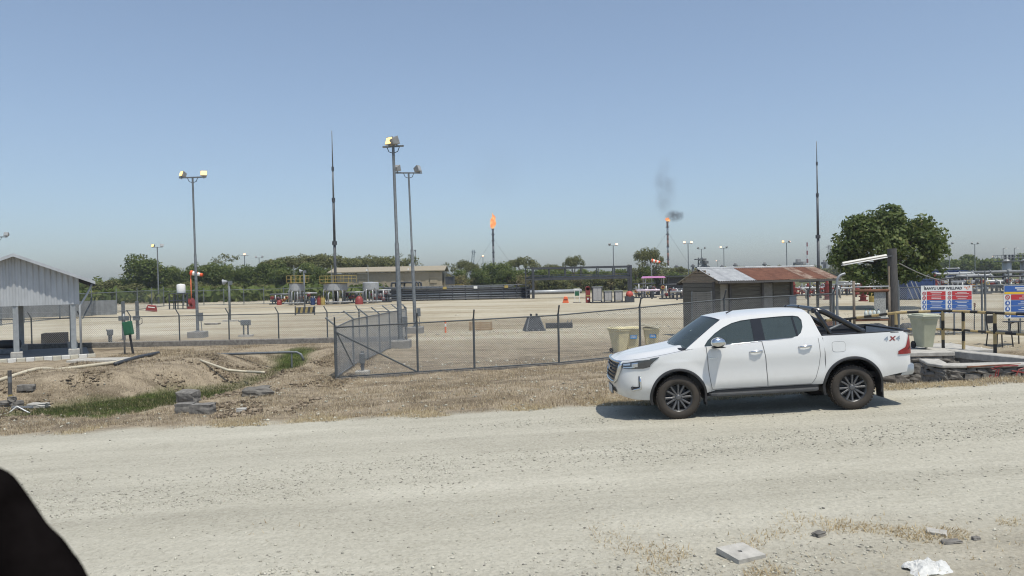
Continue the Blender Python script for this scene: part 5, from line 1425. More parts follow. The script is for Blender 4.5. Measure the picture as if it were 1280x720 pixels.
# ------------------------------------------------------------------ culvert of mortared field stones
mortar = pm('mortar', (.20, .19, .17), .95, var=.3, scale=10, bump=.5, bscale=25)
def stone_wall(name, label, path, zlo, zhi, thick, coping=.10, sz=.24):
    """path: plan points of the face seen from the road; stones are separate parts"""
    o = Vector((path[0][0], path[0][1], 0)); T = thing(name, label, 'wall', o)
    P = [Vector((x, y, 0)) - o for x, y in path]
    b = MB(); rows = []
    for i, p in enumerate(P):
        t = (P[min(i + 1, len(P) - 1)] - P[max(i - 1, 0)]).normalized(); nn = Vector((-t.y, t.x, 0))
        rows.append([p + nn * .03 + Vector((0, 0, zlo)), p + nn * .03 + Vector((0, 0, zhi)), p + nn * thick + Vector((0, 0, zhi)), p + nn * thick + Vector((0, 0, zlo))])
    b.grid(rows); b.add(rows[0], [(0, 1, 2, 3)]); b.add(rows[-1], [(3, 2, 1, 0)]); b.build('mortar_core', mortar, T)
    # stones in rough courses
    tot = sum((c - a).length for a, c in zip(P, P[1:]))
    def along(l):
        for a, c in zip(P, P[1:]):
            d = (c - a).length
            if l <= d or c is P[-1]: return a.lerp(c, l / d), (c - a).normalized()
            l -= d
    z = zlo + .05; row = 0
    while z < zhi - .05:
        hgt = min(sz * random.uniform(.65, 1.05), zhi - z - .01); l = random.uniform(-.1, .0)
        if hgt < .06: break
        while l < tot - .05:
            w = sz * random.uniform(.8, 1.7); c = min(l + w / 2, tot - .02)
            p, t = along(max(0, c)); nn = Vector((-t.y, t.x, 0))
            s_ = rough_box('stone', None, None, (0, 0, 0), (w * .98, .16, hgt * 1.0), 0, rock_m, .26, 2)
            s_.parent = T; s_.location = p + nn * .045 + Vector((0, 0, z + hgt / 2 + random.uniform(-.03, .03)))
            s_.rotation_euler = (random.uniform(-.08, .08), random.uniform(-.22, .22), math.atan2(t.y, t.x) + random.uniform(-.1, .1))
            l += w
        z += hgt; row += 1
    if coping:
        b = MB(); rows = []
        for i, p in enumerate(P):
            t = (P[min(i + 1, len(P) - 1)] - P[max(i - 1, 0)]).normalized(); nn = Vector((-t.y, t.x, 0))
            rows.append([p - nn * .06 + Vector((0, 0, zhi)), p - nn * .06 + Vector((0, 0, zhi + coping)), p + nn * (thick + .05) + Vector((0, 0, zhi + coping)), p + nn * (thick + .05) + Vector((0, 0, zhi))])
        b.grid(rows, closed=True); b.add(rows[0], [(0, 1, 2, 3)]); b.add(rows[-1], [(3, 2, 1, 0)]); b.build('coping', concrete, T, bevel=.015)
    return T
LY = 19.6
xa, xb = gx(1086, LY, .2), gx(1192, LY, .2)
stone_wall('stone_headwall', 'mottled stone retaining wall below the sage green bin', [(xa - 1.2, LY + .2), (xa, LY), ((xa + xb) / 2, LY), (xb, LY)], -.75, .13, .45, .11, .27)
# back wall of the pit with its long concrete beam
p0 = (xb + .05, LY + .55); p1 = (gx(1282, 17.9, .2), 17.9); p2_ = (gx(1330, 17.2, .2), 17.2)
T = thing('concrete_beam', 'long concrete edge beam along the far side of the culvert pit', 'beam', (p0[0], p0[1], 0))
def beam(b, A, B_, w, z0, z1):
    A, B_ = Vector((*A, 0)), Vector((*B_, 0)); t = (B_ - A).normalized(); n = Vector((-t.y, t.x, 0)) * w
    V = [A + Vector((0, 0, z0)), B_ + Vector((0, 0, z0)), B_ + n + Vector((0, 0, z0)), A + n + Vector((0, 0, z0))]; V += [v + Vector((0, 0, z1 - z0)) for v in V]
    b.add(V, [(0, 3, 2, 1), (4, 5, 6, 7), (0, 1, 5, 4), (1, 2, 6, 5), (2, 3, 7, 6), (3, 0, 4, 7)])
O = Vector((p0[0], p0[1]))
for k, (A, B_) in enumerate((((0, 0), (p1[0] - p0[0], p1[1] - p0[1])), ((p1[0] - p0[0], p1[1] - p0[1]), (p2_[0] - p0[0], p2_[1] - p0[1])))):
    b = MB(); beam(b, A, B_, .42, .04, .235); b.build('beam_block', concrete, T, bevel=.02)
    b = MB(); beam(b, A, B_, .30, -.8, .04); b.build('pit_wall', concrete_dark, T)
stone_wall('stone_headwall', 'low curved stone wall on the road side of the culvert pit', [(gx(1164, 17.9, .1), 18.3), (gx(1167, 17.3, .1), 17.45), (gx(1180, 17.0, .1), 17.05), (gx(1215, 16.95, .1), 16.95), (gx(1255, 16.95, .1), 16.95), (gx(1300, 16.9, .1), 16.9)], -.35, .16, .32, .07, .24)
# red painted scrap on the low wall
p = Vector((gx(1240, 16.8, .1), 16.78, 0))
T = thing('red_iron_frame', 'bent red painted iron bars hung over the low stone wall', 'scrap iron', (p.x, p.y, .0))
for k, pts in enumerate(([(-.12, 0, -.16), (-.05, 0, .02), (.05, 0, -.04), (.1, .02, .12), (-.02, .02, .16)], [(-.1, -.02, -.1), (.1, -.02, -.02), (.14, 0, .14)], [(.05, .02, .18), (.3, .08, .2), (.62, .08, .2)], [(.50, -.02, -.02), (.58, 0, .12), (.72, 0, .16)], [(.42, .0, .1), (.75, .0, .04)])):
    b = MB(); b.tube(pts, .014, 6); b.build('bar', red_p, T)
b = MB(); b.tube([(-.5, .1, .19), (.1, .12, .21), (.7, .12, .225)], .018, 6); b.build('rusty_bar', rust, T)
# sage green bin on the headwall
wheelie('sage green wheelie bin on the stone headwall behind the pickup tail', (gx(1155, 20.5, .24), 20.5, .235), R(3), bing, sx=.76, sticker=False, lidmat=pm('bin_lid', (.42, .43, .33), .6, var=.12), h=.96)
b = MB(); b.box((0, 0, 0), (3.4, 2.0, .10)); tag(b.build('platform_slab', concrete, loc=(gx(1140, 20.9, .2), 21.0, .18), bevel=.015), 'pale concrete slab on top of the stone headwall', 'slab')

# ------------------------------------------------------------------ yellow and black railing
stripe_y = pm('worn_yellow', (.50, .37, .15), .7, scale=8, col2=(.34, .26, .15), spread=.4); stripe_k = pm('worn_black', (.03, .028, .025), .7, var=.4)
def striped(b_par, A, B_, r, st=.22, start=0):
    A, B_ = Vector(A), Vector(B_); n = max(1, int((B_ - A).length / st))
    for k in range(n):
        b = MB(); b.tube([A.lerp(B_, k / n), A.lerp(B_, (k + 1) / n)], r, 8); b.build('rail_band', (stripe_y, stripe_k)[(k + start) % 2], b_par, smooth=True, angle=R(40))
RPTS = [(1021, 24.2, .12), (1063, 22.8, .16), (1120.5, 21.4, .22), (1179, 20.65, .24), (1204.5, 20.2, .24), (1244, 19.2, .24), (1300, 18.2, .24)]
RW = [Vector((gx(px, Y, z), Y, z)) for px, Y, z in RPTS]
T = thing('striped_railing', 'yellow and black striped pipe railing round the culvert', 'railing', RW[0])
RH = [.68, .78, .95, 1.0, 1.0, 1.0, 1.0]
for i, (a, c) in enumerate(zip(RW, RW[1:])):
    a, c = a - RW[0], c - RW[0]
    striped(T, a + Vector((0, 0, RH[i])), c + Vector((0, 0, RH[i + 1])), .038, .24, i)
    if i > 0: striped(T, a + Vector((0, 0, RH[i] * .5)), c + Vector((0, 0, RH[i + 1] * .5)), .032, .24, i + 1)
for i, a in enumerate(RW):
    if i in (0,): continue
    a = a - RW[0]; striped(T, a + Vector((0, 0, -.05)), a + Vector((0, 0, RH[i])), .042, .25, i)

# ------------------------------------------------------------------ black chair at the gate
p = gz_(1250, 22.6)
T = thing('metal_chair', 'black metal chair with a writing arm beside the gate', 'chair', p, R(24))
cm = pm('chair_black', (.025, .025, .027), .5, .2, var=.2)
for x in (-.22, .22):
    for y in (-.2, .22):
        b = MB(); b.tube([(x * 1.12, y * 1.15, 0), (x, y, .44)], .018, 6); b.build('leg', cm, T)
b = MB(); b.box((0, 0, .45), (.46, .46, .04)); b.build('seat', cm, T, bevel=.015)
for x in (-.2, .2): b = MB(); b.tube([(x, .22, .44), (x, .28, .80), (x, .27, .95), (x, .24, 1.03)], .018, 6); b.build('back_upright', cm, T)
b = MB(); b.box((0, .265, .80), (.44, .03, .24)); b.build('backrest', cm, T, bevel=.01)
b = MB(); b.tube([(.24, -.15, .45), (.27, -.15, .68), (.5, -.1, .70)], .016, 6); b.build('arm_tube', cm, T)
b = MB(); b.box((.55, -.05, .72), (.52, .34, .03)); b.build('writing_board', cm, T, bevel=.01)
b = MB(); b.tube([(.78, -.05, .70), (.80, -.05, 0)], .018, 6); b.build('arm_leg', cm, T)

# things behind the railing, left of the pole
p = gz_(1036, 31.0); T = thing('rusty_skip', 'brown rusty open box behind the truck bed', 'container', p, R(6))
for y in (-.5, .5): b = MB(); b.box((0, y, .30), (1.0, .04, .6)); b.build('side', rust, T)
for x in (-.5, .5): b = MB(); b.box((x, 0, .30), (.04, .98, .6)); b.build('end', rust, T)
b = MB(); b.box((0, 0, .04), (.96, .96, .04)); b.build('bottom', rust, T)
b = MB(); b.box((-.1, -.1, .34), (.6, .5, .4)); b.build('filling', wood_grey, T, bevel=.05)
p = gz_(1046, 25.6); T = thing('drum', 'blue drum with yellow lid behind the truck bed railing', 'drum', p)
b = MB(); b.lathe([(.16, 0), (.17, .02), (.165, .14), (.175, .16), (.165, .18), (.17, .34), (.16, .36)], 16); b.build('drum_body', blue_p, T, smooth=True, angle=R(40))
b = MB(); b.lathe([(.165, .36), (.165, .40), (.02, .41)], 16, (-.2, 0, 0)); b.lathe([(.17, .0), (.17, .36)], 12, (-.22, 0, .0)); b.build('lid', yellow_p, T)
def mound(name, label, cat, loc, size, mat, seed):
    bm = bmesh.new(); bmesh.ops.create_icosphere(bm, subdivisions=4, radius=1)
    for v in bm.verts:
        p = v.co; k = 1 + .30 * mnoise.noise((p.x * 1.5 + seed, p.y * 1.5, p.z * 1.5)) + .12 * mnoise.noise((p.x * 5 + seed, p.y * 5, p.z * 5))
        v.co = Vector((p.x * size[0] * k, p.y * size[1] * k, max(-.1, p.z) * size[2] * k))
    me = bpy.data.meshes.new(name); bm.to_mesh(me); bm.free(); me.materials.append(mat)
    for f in me.polygons: f.use_smooth = True
    return tag(link(name, me, loc=loc), label, cat)
mound('tarpaulin_heap', 'dark tarpaulin heap on the ground behind the railing', 'tarpaulin', gz_(1088, 30.5), (1.1, .5, .42), pm('dark_tarp', (.035, .036, .036), .6, var=.4), 3)
mound('tarpaulin_heap', 'smaller dark heap between pole and notice board', 'tarpaulin', gz_(1134, 30.5), (.42, .4, .40), pm('dark_tarp', (.035, .036, .036), .6, var=.4), 8)

# ------------------------------------------------------------------ foreground odds and ends
p = onxy(926, 697)
T = thing('manhole_cover', 'square grey concrete cover with a round hole on the near verge', 'cover', (p[0], p[1], p[2] + .03), R(24)); T.rotation_euler.x = R(3)
b = MB(); rows = []
n = 24
outer = []; inner = []
for k in range(n):
    a = 2 * math.pi * k / n; c_, s_ = math.cos(a), math.sin(a); m_ = max(abs(c_), abs(s_)); outer.append((c_ / m_ * .155, s_ / m_ * .155)); inner.append((c_ * .022 - .01, s_ * .022))
V = [(x, y, .02) for x, y in outer] + [(x, y, .02) for x, y in inner] + [(x, y, -.03) for x, y in outer] + [(x, y, -.03) for x, y in inner]
Fs = []
for k in range(n):
    j = (k + 1) % n; Fs += [(k, j, n + j, n + k), (2 * n + k, 3 * n + k, 3 * n + j, 2 * n + j), (k, 2 * n + k, 2 * n + j, j), (n + k, n + j, 3 * n + j, 3 * n + k)]
b.add(V, Fs); b.build('slab', concrete, T)
p = onxy(1158, 712)
bm = bmesh.new(); bmesh.ops.create_grid(bm, x_segments=34, y_segments=24, size=1)
for v in bm.verts:
    x, y = v.co.x, v.co.y; r_ = math.hypot(x, y); q = 1 + .25 * mnoise.noise((x * 2, y * 2, 9))
    ed = max(0, 1 - (r_ / 1.15) ** 3)
    z = (.085 + .05 * mnoise.noise((x * 2.5, y * 2.5, 4)) + .04 * abs(mnoise.noise((x * 6, y * 6, 2)))) * ed - .02
    v.co = Vector((x * .19 * q, y * .14 * q, z * .8))
me = bpy.data.meshes.new('plastic_bag'); bm.to_mesh(me); bm.free(); me.materials.append(pm('white_bag', (.56, .56, .54), .5, var=.15, bump=.4, bscale=40))
sol = link('plastic_bag', me, loc=(p[0], p[1] - .02, p[2])); tag(sol, 'crumpled white plastic bag in dry grass at the bottom edge', 'bag')
sd_ = sol.modifiers.new('solid', 'SOLIDIFY'); sd_.thickness = .006
p = onxy(1171, 669); rough_box('stone_fragment', 'thin tilted grey slate piece on the near verge', 'stone', (p[0], p[1], p[2] + .02), (.16, .08, .025), R(-35), concrete, .15, tilt=R(15))
p = onxy(1190, 680); rough_box('stone_fragment', 'low flat grey fragment right of the tilted slate piece', 'stone', (p[0], p[1], p[2] + .01), (.18, .08, .03), R(5), concrete_dark, .2)
p = onxy(1220, 676); rough_box('stone_fragment', 'small dark lump right of the flat fragment', 'stone', (p[0], p[1], p[2] + .01), (.07, .05, .03), R(5), concrete_dark, .2)
p = onxy(1024, 671); rough_box('stone_fragment', 'grey angular stone alone on the near gravel', 'stone', (p[0], p[1], p[2] + .01), (.13, .08, .05), R(30), rock_m, .25)
p = onxy(906, 478); rough_box('litter', 'pale litter', 'litter', (p[0], p[1], p[2]), (.1, .06, .03), 0, white_p, .2) if False else None
# dark cloth close to the lens: a sleeve at the window
cloth = pm('black_cloth', (.006, .005, .005), 1.0, var=.5, scale=30, spec=0)
b = MB(); rows = []
path = [(-40, 590, 30), (-22, 606, 36), (-8, 636, 42), (6, 668, 48), (22, 700, 58), (36, 740, 70), (44, 800, 80)]
Yc = .42
for k, (px, py, rp) in enumerate(catmull(path, 4)):
    c = at(px, py, Yc); rr = rp / FPX * Yc; ring = []
    for j in range(20):
        a = 2 * math.pi * j / 20; w_ = 1 + .07 * mnoise.noise((math.cos(a) * 1.6, math.sin(a) * 1.6, k * .22))
        ring.append(c + (RR * math.cos(a) * .96 + F_ * math.sin(a) * .8 + UU * (.25 * math.cos(a))) * rr * w_)
    rows.append(ring)
b.grid(rows, closed=True)
top = [rows[0][j] for j in range(20)]
c0 = sum((Vector(t) for t in top), Vector()) / 20
cap_rows = [top]
for q, u_ in ((.92, .010), (.7, .017), (.35, .021), (.05, .022)):
    cap_rows.append([c0 + (Vector(t) - c0) * q + (UU - RR * .3) * u_ * .6 for t in top])
b.grid(cap_rows, closed=True)
o = b.build('cloth_sleeve', cloth, smooth=True, weld=True); tag(o, 'blurred black cloth sleeve very close at the lower left corner', 'sleeve')
# ------------------------------------------------------------------ far side of the pad
def fp(px, Y): return Vector((gx(px, Y), Y, PAD))
S100 = FPX / 100
fence('chain_link_fence', 'far boundary chain link fence in front of the left trees', [(gx(p, 104), 104) for p in range(205, 500, 25)], 2.1, (0, 0, .25), .32, .006, wire=fence_grey, mat=galv_dark, pr=.06, base=PAD)
fence('chain_link_fence', 'receding boundary chain link fence behind the white shelter', [(gx(p, y), y) for p, y in ((-20, 58), (30, 64), (75, 70), (115, 76), (146, 83), (172, 90), (190, 97), (205, 103.6))], 2.3, (0, 0, .4), .26, .0055, wire=fence_grey, mat=galv_dark, pr=.06, base=PAD)
# solid sheet fence behind
b = MB(); corrugated(b, (0, 0, 0), (11, 6, 0), (0, 0, 1.5), (11, 6, 1.5), 24, .05); tag(b.build('sheet_fence', pm('grey_sheet', (.20, .21, .215), .6, .1, var=.2, scale=2), loc=(gx(-40, 72), 72, PAD), fix=False), 'dull grey sheet fence behind the boundary wire at left', 'fence')

def windsock(px, Y, label, h, yaw, mat):
    T = thing('windsock', label, 'windsock', fp(px, Y))
    b = MB(); b.tube([(0, 0, 0), (0, 0, h)], .06, 8); b.build('pole', mat, T, smooth=True)
    cs = []
    d = Vector((math.cos(yaw), math.sin(yaw) * .3, -.22)).normalized()
    for k in range(5):
        a0, a1 = Vector((0, 0, h - .25)) + d * (k * .30), Vector((0, 0, h - .25)) + d * ((k + 1) * .30)
        r0, r1 = lerp(.30, .18, k / 5), lerp(.30, .18, (k + 1) / 5)
        b = MB(); b.tube([a0, a1], [r0, r1], 10, cap=(k == 0)); b.build('sock_band', (pm('sock_orange', (.75, .12, .04), .8), white_p)[k % 2], T, smooth=True)
windsock(239.5, 92, 'orange and white windsock beside the tall left floodlight pole', 4.6, 0, orange_p)
windsock(815, 130, 'small red and white windsock above the pink canopy', 5.6, R(-25), galv)

# water tank on a frame
T = thing('water_tank', 'white water tank on a dark steel frame near the windsock', 'tank', fp(227, 92))
for x in (-1.1, 1.1):
    for y in (-.8, .8): b = MB(); b.box((x, y, .95), (.12, .12, 1.9)); b.build('leg', steel_dark, T)
for z in (1.0, 1.85):
    b = MB(); b.box((0, 0, z), (2.4, 1.8, .08)); b.build('deck', steel_dark, T)
b = MB(); b.lathe([(.02, 1.9), (.48, 1.92), (.5, 2.0), (.5, 2.85), (.44, 2.95), (.1, 3.02)], 18); b.build('tank_body', white_p, T, smooth=True, angle=R(40))
for x in (-.8, -.3, .3, .8): b = MB(); b.tube([(x, -.3, 0), (x, -.3, 1.85)], .07, 6); b.build('riser_pipe', steel_mid, T)
T = thing('hose_reel', 'red hose reel on a stand below the windsock', 'hose reel', fp(240, 91))
b = MB(); b.lathe([(.55, -.2), (.55, -.16), (.3, -.15), (.3, .15), (.55, .16), (.55, .2)], 18, (0, 0, .75), M=Matrix.Rotation(R(80), 3, 'Y') @ Matrix.Rotation(R(90), 3, 'Z')); b.build('reel', red_p, T)
b = MB(); b.box((0, 0, .15), (.8, .7, .3)); b.build('stand', red_p, T)
T = thing('road_barrier', 'tipped red plastic barrier by the far left fence', 'barrier', fp(189, 84), R(15)); T.rotation_euler.y = R(8)
b = MB(); b.prism([(-.6, .05), (.6, .05), (.55, .3), (.4, .75), (-.4, .75), (-.55, .3)], -.18, .18); b.build('barrier_body', red_p, T, bevel=.04)
b = MB(); b.box((0, -.19, .5), (.7, .02, .1)); b.build('band', white_p, T)

# railings of a platform
def guard(par, pts, h=.85, mat=yellow_p, r=.028):
    for p in pts: b = MB(); b.tube([p, Vector(p) + Vector((0, 0, h))], r, 5); b.build('guard_post', mat, par)
    for z in (h, h * .5):
        b = MB(); b.tube([Vector(p) + Vector((0, 0, z)) for p in pts], r, 5); b.build('guard_rail', mat, par)
def process_tank(px, Y, label, w, h, rail, drums=0, legs=True):
    T = thing('process_tank', label, 'tank', fp(px, Y), group='tanks in front of the warehouse')
    r = w / 2
    if legs:
        for k in range(4):
            a = k * math.pi / 2 + .5; b = MB(); b.tube([(r * .8 * math.cos(a), r * .8 * math.sin(a), 0), (r * .8 * math.cos(a), r * .8 * math.sin(a), h * .7)], .10, 6); b.build('leg', steel_mid, T)
    b = MB(); b.lathe([(r * .9, .25 if not legs else h * .62), (r, h * .66), (r, h * .97), (r * .9, h), (.05, h * 1.03)], 20); b.build('tank_body', steel_pale, T, smooth=True, angle=R(35))
    for k in range(5):
        x = lerp(-r * .8, r * .8, k / 4); b = MB(); b.tube([(x, -r * 1.0, .1), (x, -r * 1.0, h * random.uniform(.45, .72)), (x * .6, -r * .5, h * .75)], .09, 6); b.build('riser_pipe', (steel_mid, steel_pale)[k % 2], T, smooth=True)
    b = MB(); b.tube([(-r * 1.5, -r, .3), (r * 1.5, -r, .3)], .10, 6); b.build('header_pipe', steel_pale, T)
    if rail:
        b = MB(); b.box((.2, 0, h * 1.02), (w * 1.25, w, .06)); b.build('deck', yellow_p, T)
        guard(T, [Vector((x, -w * .48, h * 1.03)) for x in np.linspace(-w * .55, w * .8, 5)])
        guard(T, [Vector((x, w * .48, h * 1.03)) for x in np.linspace(-w * .55, w * .8, 5)])
    b = MB(); b.tube([(-r * .3, 0, h), (-r * .3, 0, h + 2.3)], .04, 5); b.build('vent', galv, T)
process_tank(371, 97, 'silver tank on legs with yellow guard rail, leftmost before the trees', 1.75, 2.8, True)
process_tank(420, 98, 'wide grey tank on legs with yellow rail behind the lightning mast', 3.0, 2.7, True)
process_tank(464, 98, 'silver tank on legs without rail at the left of the pipe rack', 2.1, 2.7, False)
for k, (px, m, l) in enumerate(((391, blue_p, 'blue drum left of the red and yellow drums on the far pad'), (399, red_p, 'red drum beside the yellow one on the far pad'), (403.5, yellow_p, 'yellow drum beside the red one on the far pad'))):
    T = thing('drum', l, 'drum', fp(px, 96)); b = MB(); b.lathe([(.28, 0), (.29, .03), (.29, .3), (.31, .32), (.29, .34), (.29, .85), (.27, .88)], 14); b.build('drum_body', m, T, smooth=True, angle=R(30))
    b = MB(); b.tube([(-.1, 0, .88), (-.1, 0, 1.12), (.1, 0, 1.12), (.1, 0, .88)], .04, 6); b.build('hand_pump', m, T)
for px, Y, l in ((449, 95, 'red dome shaped cover on the far pad before the silver tank'), (349, 99, 'small red dome cover behind the fence left of the tanks')):
    T = thing('dome_cover', l, 'cover', fp(px, Y)); s_ = 1 if px == 449 else .62
    b = MB(); b.lathe([(.52 * s_, 0), (.50 * s_, .5 * s_), (.40 * s_, .8 * s_), (.22 * s_, .98 * s_), (.02, 1.04 * s_)], 16); b.build('dome', red_p, T, smooth=True, angle=R(40)); b = MB(); b.tube([(-.3 * s_, -.45 * s_, .1), (-.2 * s_, -.40 * s_, .7 * s_)], .04, 5); b.build('strap', red_p, T)
# cctv posts on the pad
for px, Y, h, l in ((287.5, 59, 3.1, 'grey speaker post standing on the left pad behind the fence'), (381, 86, 4.2, 'grey speaker post behind the striped barrier')):
    T = thing('speaker_post', l, 'post', fp(px, Y), group='speaker posts on the pad')
    b = MB(); b.tube([(0, 0, 0), (0, 0, h)], .09, 8); b.build('post', galv_dark, T, smooth=True); b = MB(); b.box((0, 0, .05), (.9, .7, .15)); b.build('footing', concrete, T)
    b = MB(); b.lathe([(.05, 0), (.12, .15), (.24, .34)], 12, (-.12, 0, h + .02), M=Matrix.Rotation(R(-100), 3, 'Y')); b.build('horn', galv, T); b = MB(); b.box((.12, 0, h - .1), (.22, .2, .3)); b.build('control_box', galv_dark, T)
rough_box('rock', 'dark flat stone on the left pad near the speaker post', 'rock', tuple(pad_pt(265, 406)), (.9, .5, .2), 0, rock_m, .25)

# ------------------------------------------------------------------ warehouse
clad = pm('beige_cladding', (.31, .265, .185), .6, 0, var=.10, scale=2)
def warehouse():
    Y = 132; x0, x1 = gx(414, Y), gx(553, Y); L = x1 - x0; h = 4.7
    T = thing('warehouse', 'long low beige clad warehouse behind the pipe rack', 'warehouse', (x0, Y, PAD), R(1.5))
    n = 26
    for k in range(n):
        b = MB(); w = L / n; b.box(((k + .5) * w, .0 + (.05 if k % 2 else 0), h / 2 - .25), (w * .985, .12, h - .5)); b.build('wall_panel', clad, T)
    for a in (0, L): b = MB(); b.box((a + (-.08 if a else .08), 6, h / 2 - .2), (.16, 11.7, h - .4)); b.build('end_wall', clad, T)
    b = MB(); b.box((L / 2, 12, h / 2 - .2), (L, .16, h - .4)); b.build('rear_wall', clad, T)
    for sgn in (0, 1):
        b = MB(); y0, y1 = (-.5, 6) if not sgn else (6, 12.5); z0, z1 = (h - .35, h + .55) if not sgn else (h + .55, h - .35)
        b.add([(-.5, y0, z0), (L + .5, y0, z0), (L + .5, y1, z1), (-.5, y1, z1), (-.5, y0, z0 + .12), (L + .5, y0, z0 + .12), (L + .5, y1, z1 + .12), (-.5, y1, z1 + .12)], [(0, 3, 2, 1), (4, 5, 6, 7), (0, 1, 5, 4), (1, 2, 6, 5), (2, 3, 7, 6), (3, 0, 4, 7)])
        b.build('roof', clad, T)
    b = MB(); b.box((L / 2, -.56, h - .28), (L + 1, .1, .16)); b.build('gutter', clad, T)
    for x in (L * .28, L * .62, L * .92):
        b = MB(); b.box((x, -.12, 2.7), (1.2, .1, .9)); b.build('louvre', clad, T, bevel=.02); b = MB(); b.box((x, -.16, 3.22), (1.4, .3, .06)); b.build('louvre_hood', clad, T)
    b = MB(); b.add([(L + .5, .2, h - .6), (L + 2.0, .2, h - 1.3), (L + 2.0, 6, h - 1.3), (L + .5, 6, h - .6)], [(0, 1, 2, 3)]); b.box((L + 1.2, 3, h - 2.2), (1.4, 5, 1.6)); b.build('side_bay', steel_dark, T)
    guard(T, [Vector((L + .5 + k * .8, -.3, 1.0)) for k in range(5)])
    for x in (L * .05, L * .33, L * .7): b = MB(); b.box((x, -.62, h + .05), (.22, .2, .3)); b.build('wall_lamp', white_p, T)
warehouse()

# ------------------------------------------------------------------ pipe rack
def pipe_rack():
    Y = 104; x0, x1 = gx(470, Y), gx(662, Y); L = x1 - x0
    T = thing('pipe_rack', 'long low dark pipe rack across the far pad', 'pipe rack', (x0, Y, PAD))
    n = 12
    for k in range(n + 1):
        x = L * k / n
        for y in (0, 2.2): b = MB(); b.box((x, y, .95), (.13, .13, 1.9)); b.build('post', steel_dark, T)
        for z in (.35, .95, 1.55): b = MB(); b.box((x, 1.1, z), (.11, 2.5, .11)); b.build('cross_member', steel_dark, T)
    pm_ = [steel_dark, steel_mid, pm('blue_grey_pipe', (.09, .105, .125), .5, .2, var=.25), steel_dark]
    for z in (.22, .52, .82, 1.13, 1.42, 1.72):
        for k, y in enumerate((.05, .45, .9, 1.3, 1.75)):
            if z > 1.6 and k == 2: continue
            xe = L if z < 1.6 else L * random.uniform(.8, .98)
            b = MB(); b.tube([(-.5 if z < 1.6 else 1.2, y, z), (xe, y, z)], random.choice((.11, .13, .16)), 7); b.build('pipe', pm_[(k + int(z * 3)) % 4], T, smooth=True)
    for k in range(4):      # expansion loops near the left end
        xx = L * .10 + k * .55
        b = MB(); b.tube(catmull([(xx, .5 + k * .3, 1.7), (xx, .5 + k * .3, 2.35), (xx + .3, .5 + k * .3, 2.55), (xx + 2.6 - k * .2, .5 + k * .3, 2.55), (xx + 2.9 - k * .2, .5 + k * .3, 2.35), (xx + 2.9 - k * .2, .5 + k * .3, 1.7)], 4), .13, 7); b.build('expansion_loop', steel_dark, T, smooth=True)
    for z in (.18, 1.95):
        b = MB(); b.tube([(0, -.1, z), (L, -.1, z)], .05, 5); b.build('guard_rail', steel_mid, T)
    for k in range(3): b = MB(); b.box((L * (.45 + k * .2), -.1, 1.7), (.5, .1, .35)); b.build('name_plate', (yellow_p, white_p, yellow_p)[k], T)
pipe_rack()
def truss():
    Y = 103; x0, x1 = gx(667, Y), gx(789, Y); L = x1 - x0
    T = thing('truss_gantry', 'dark steel truss pipe gantry spanning the far pad', 'gantry', (x0, Y, PAD))
    for x in (0, L):
        for y in (0, 2): b = MB(); b.box((x, y, 2.15), (.30, .28, 4.3)); b.build('column', steel_dark, T)
    for y in (0, 2):
        for z, t in ((4.1, .26), (2.6, .26), (3.15, .10)):
            b = MB(); b.box((L / 2, y, z), (L, t * .8, t)); b.build('chord', steel_dark, T)
        for k in range(1, 6): b = MB(); b.box((L * k / 6, y, 3.35), (.12, .10, 1.35)); b.build('web_post', steel_dark, T)
    for k in range(7): b = MB(); b.box((L * k / 6, 1, 4.2), (.1, 2, .1)); b.build('tie', steel_dark, T)
    for y in (.5, 1.0, 1.5): b = MB(); b.tube([(-1, y, 2.85), (L, y, 2.85)], .13, 7); b.build('pipe', steel_mid, T, smooth=True)
    b = MB(); b.box((-1.0, 1, 2.1), (.12, 2, 4.2)); b.box((-.5, 0, 4.1), (1, .12, .12)); b.box((-.5, 0, 2.6), (1, .12, .12)); b.box((-.5, 0, 1.2), (1, .12, .12)); b.build('end_frame', steel_dark, T)
    b = MB()
    for k in range(6): b.tube([(-1.0, 0, .4 + k * .6), (0, 0, .9 + k * .6)], .04, 4)
    b.build('end_lattice', steel_dark, T)
truss()
b = MB(); b.tube([(0, 0, .35), (9, 3, .35)], .34, 10); tag(b.build('line_pipe', steel_pale, smooth=True, loc=fp(662, 128)), 'large pale pipe lying on the ground behind the truss gantry', 'pipe')
# row of kit before the truss
T = thing('road_barrier', 'orange wedge shaped plastic barrier on the far pad', 'barrier', fp(707, 84))
b = MB(); b.prism([(-.36, 0), (.36, 0), (.32, .15), (.2, .72), (-.16, .72), (-.3, .15)], -.2, .2); b.build('barrier_body', orange_p, T, bevel=.04); b = MB(); b.box((0, -.22, .4), (.4, .02, .1)); b.build('band', red_p, T)
T = thing('sign_stand', 'white stand with a dark green sign on the far pad', 'sign', fp(721.5, 84))
for x in (-.25, .25): b = MB(); b.box((x, 0, .72), (.06, .06, 1.45)); b.build('leg', white_p, T)
b = MB(); b.box((0, 0, 1.48), (.75, .06, .18)); b.build('header', white_p, T); b = MB(); b.box((0, -.05, 1.02), (.46, .03, .5)); b.build('sign_panel', green_p, T)
b = MB(); b.box((0, 0, .04), (.9, .4, .08)); b.build('foot', concrete_dark, T)
T = thing('extinguisher_cabinet', 'tall red extinguisher cabinet post left of the grey boxes', 'cabinet', fp(735, 83))
b = MB(); b.box((0, 0, .88), (.50, .36, 1.72)); b.build('cabinet', red_p, T, bevel=.05, seg=2); b = MB(); b.lathe([(.24, -.18), (.24, .18)], 14, (0, 0, 1.6), M=Matrix.Rotation(R(90), 3, 'X')); b.build('round_top', red_p, T)
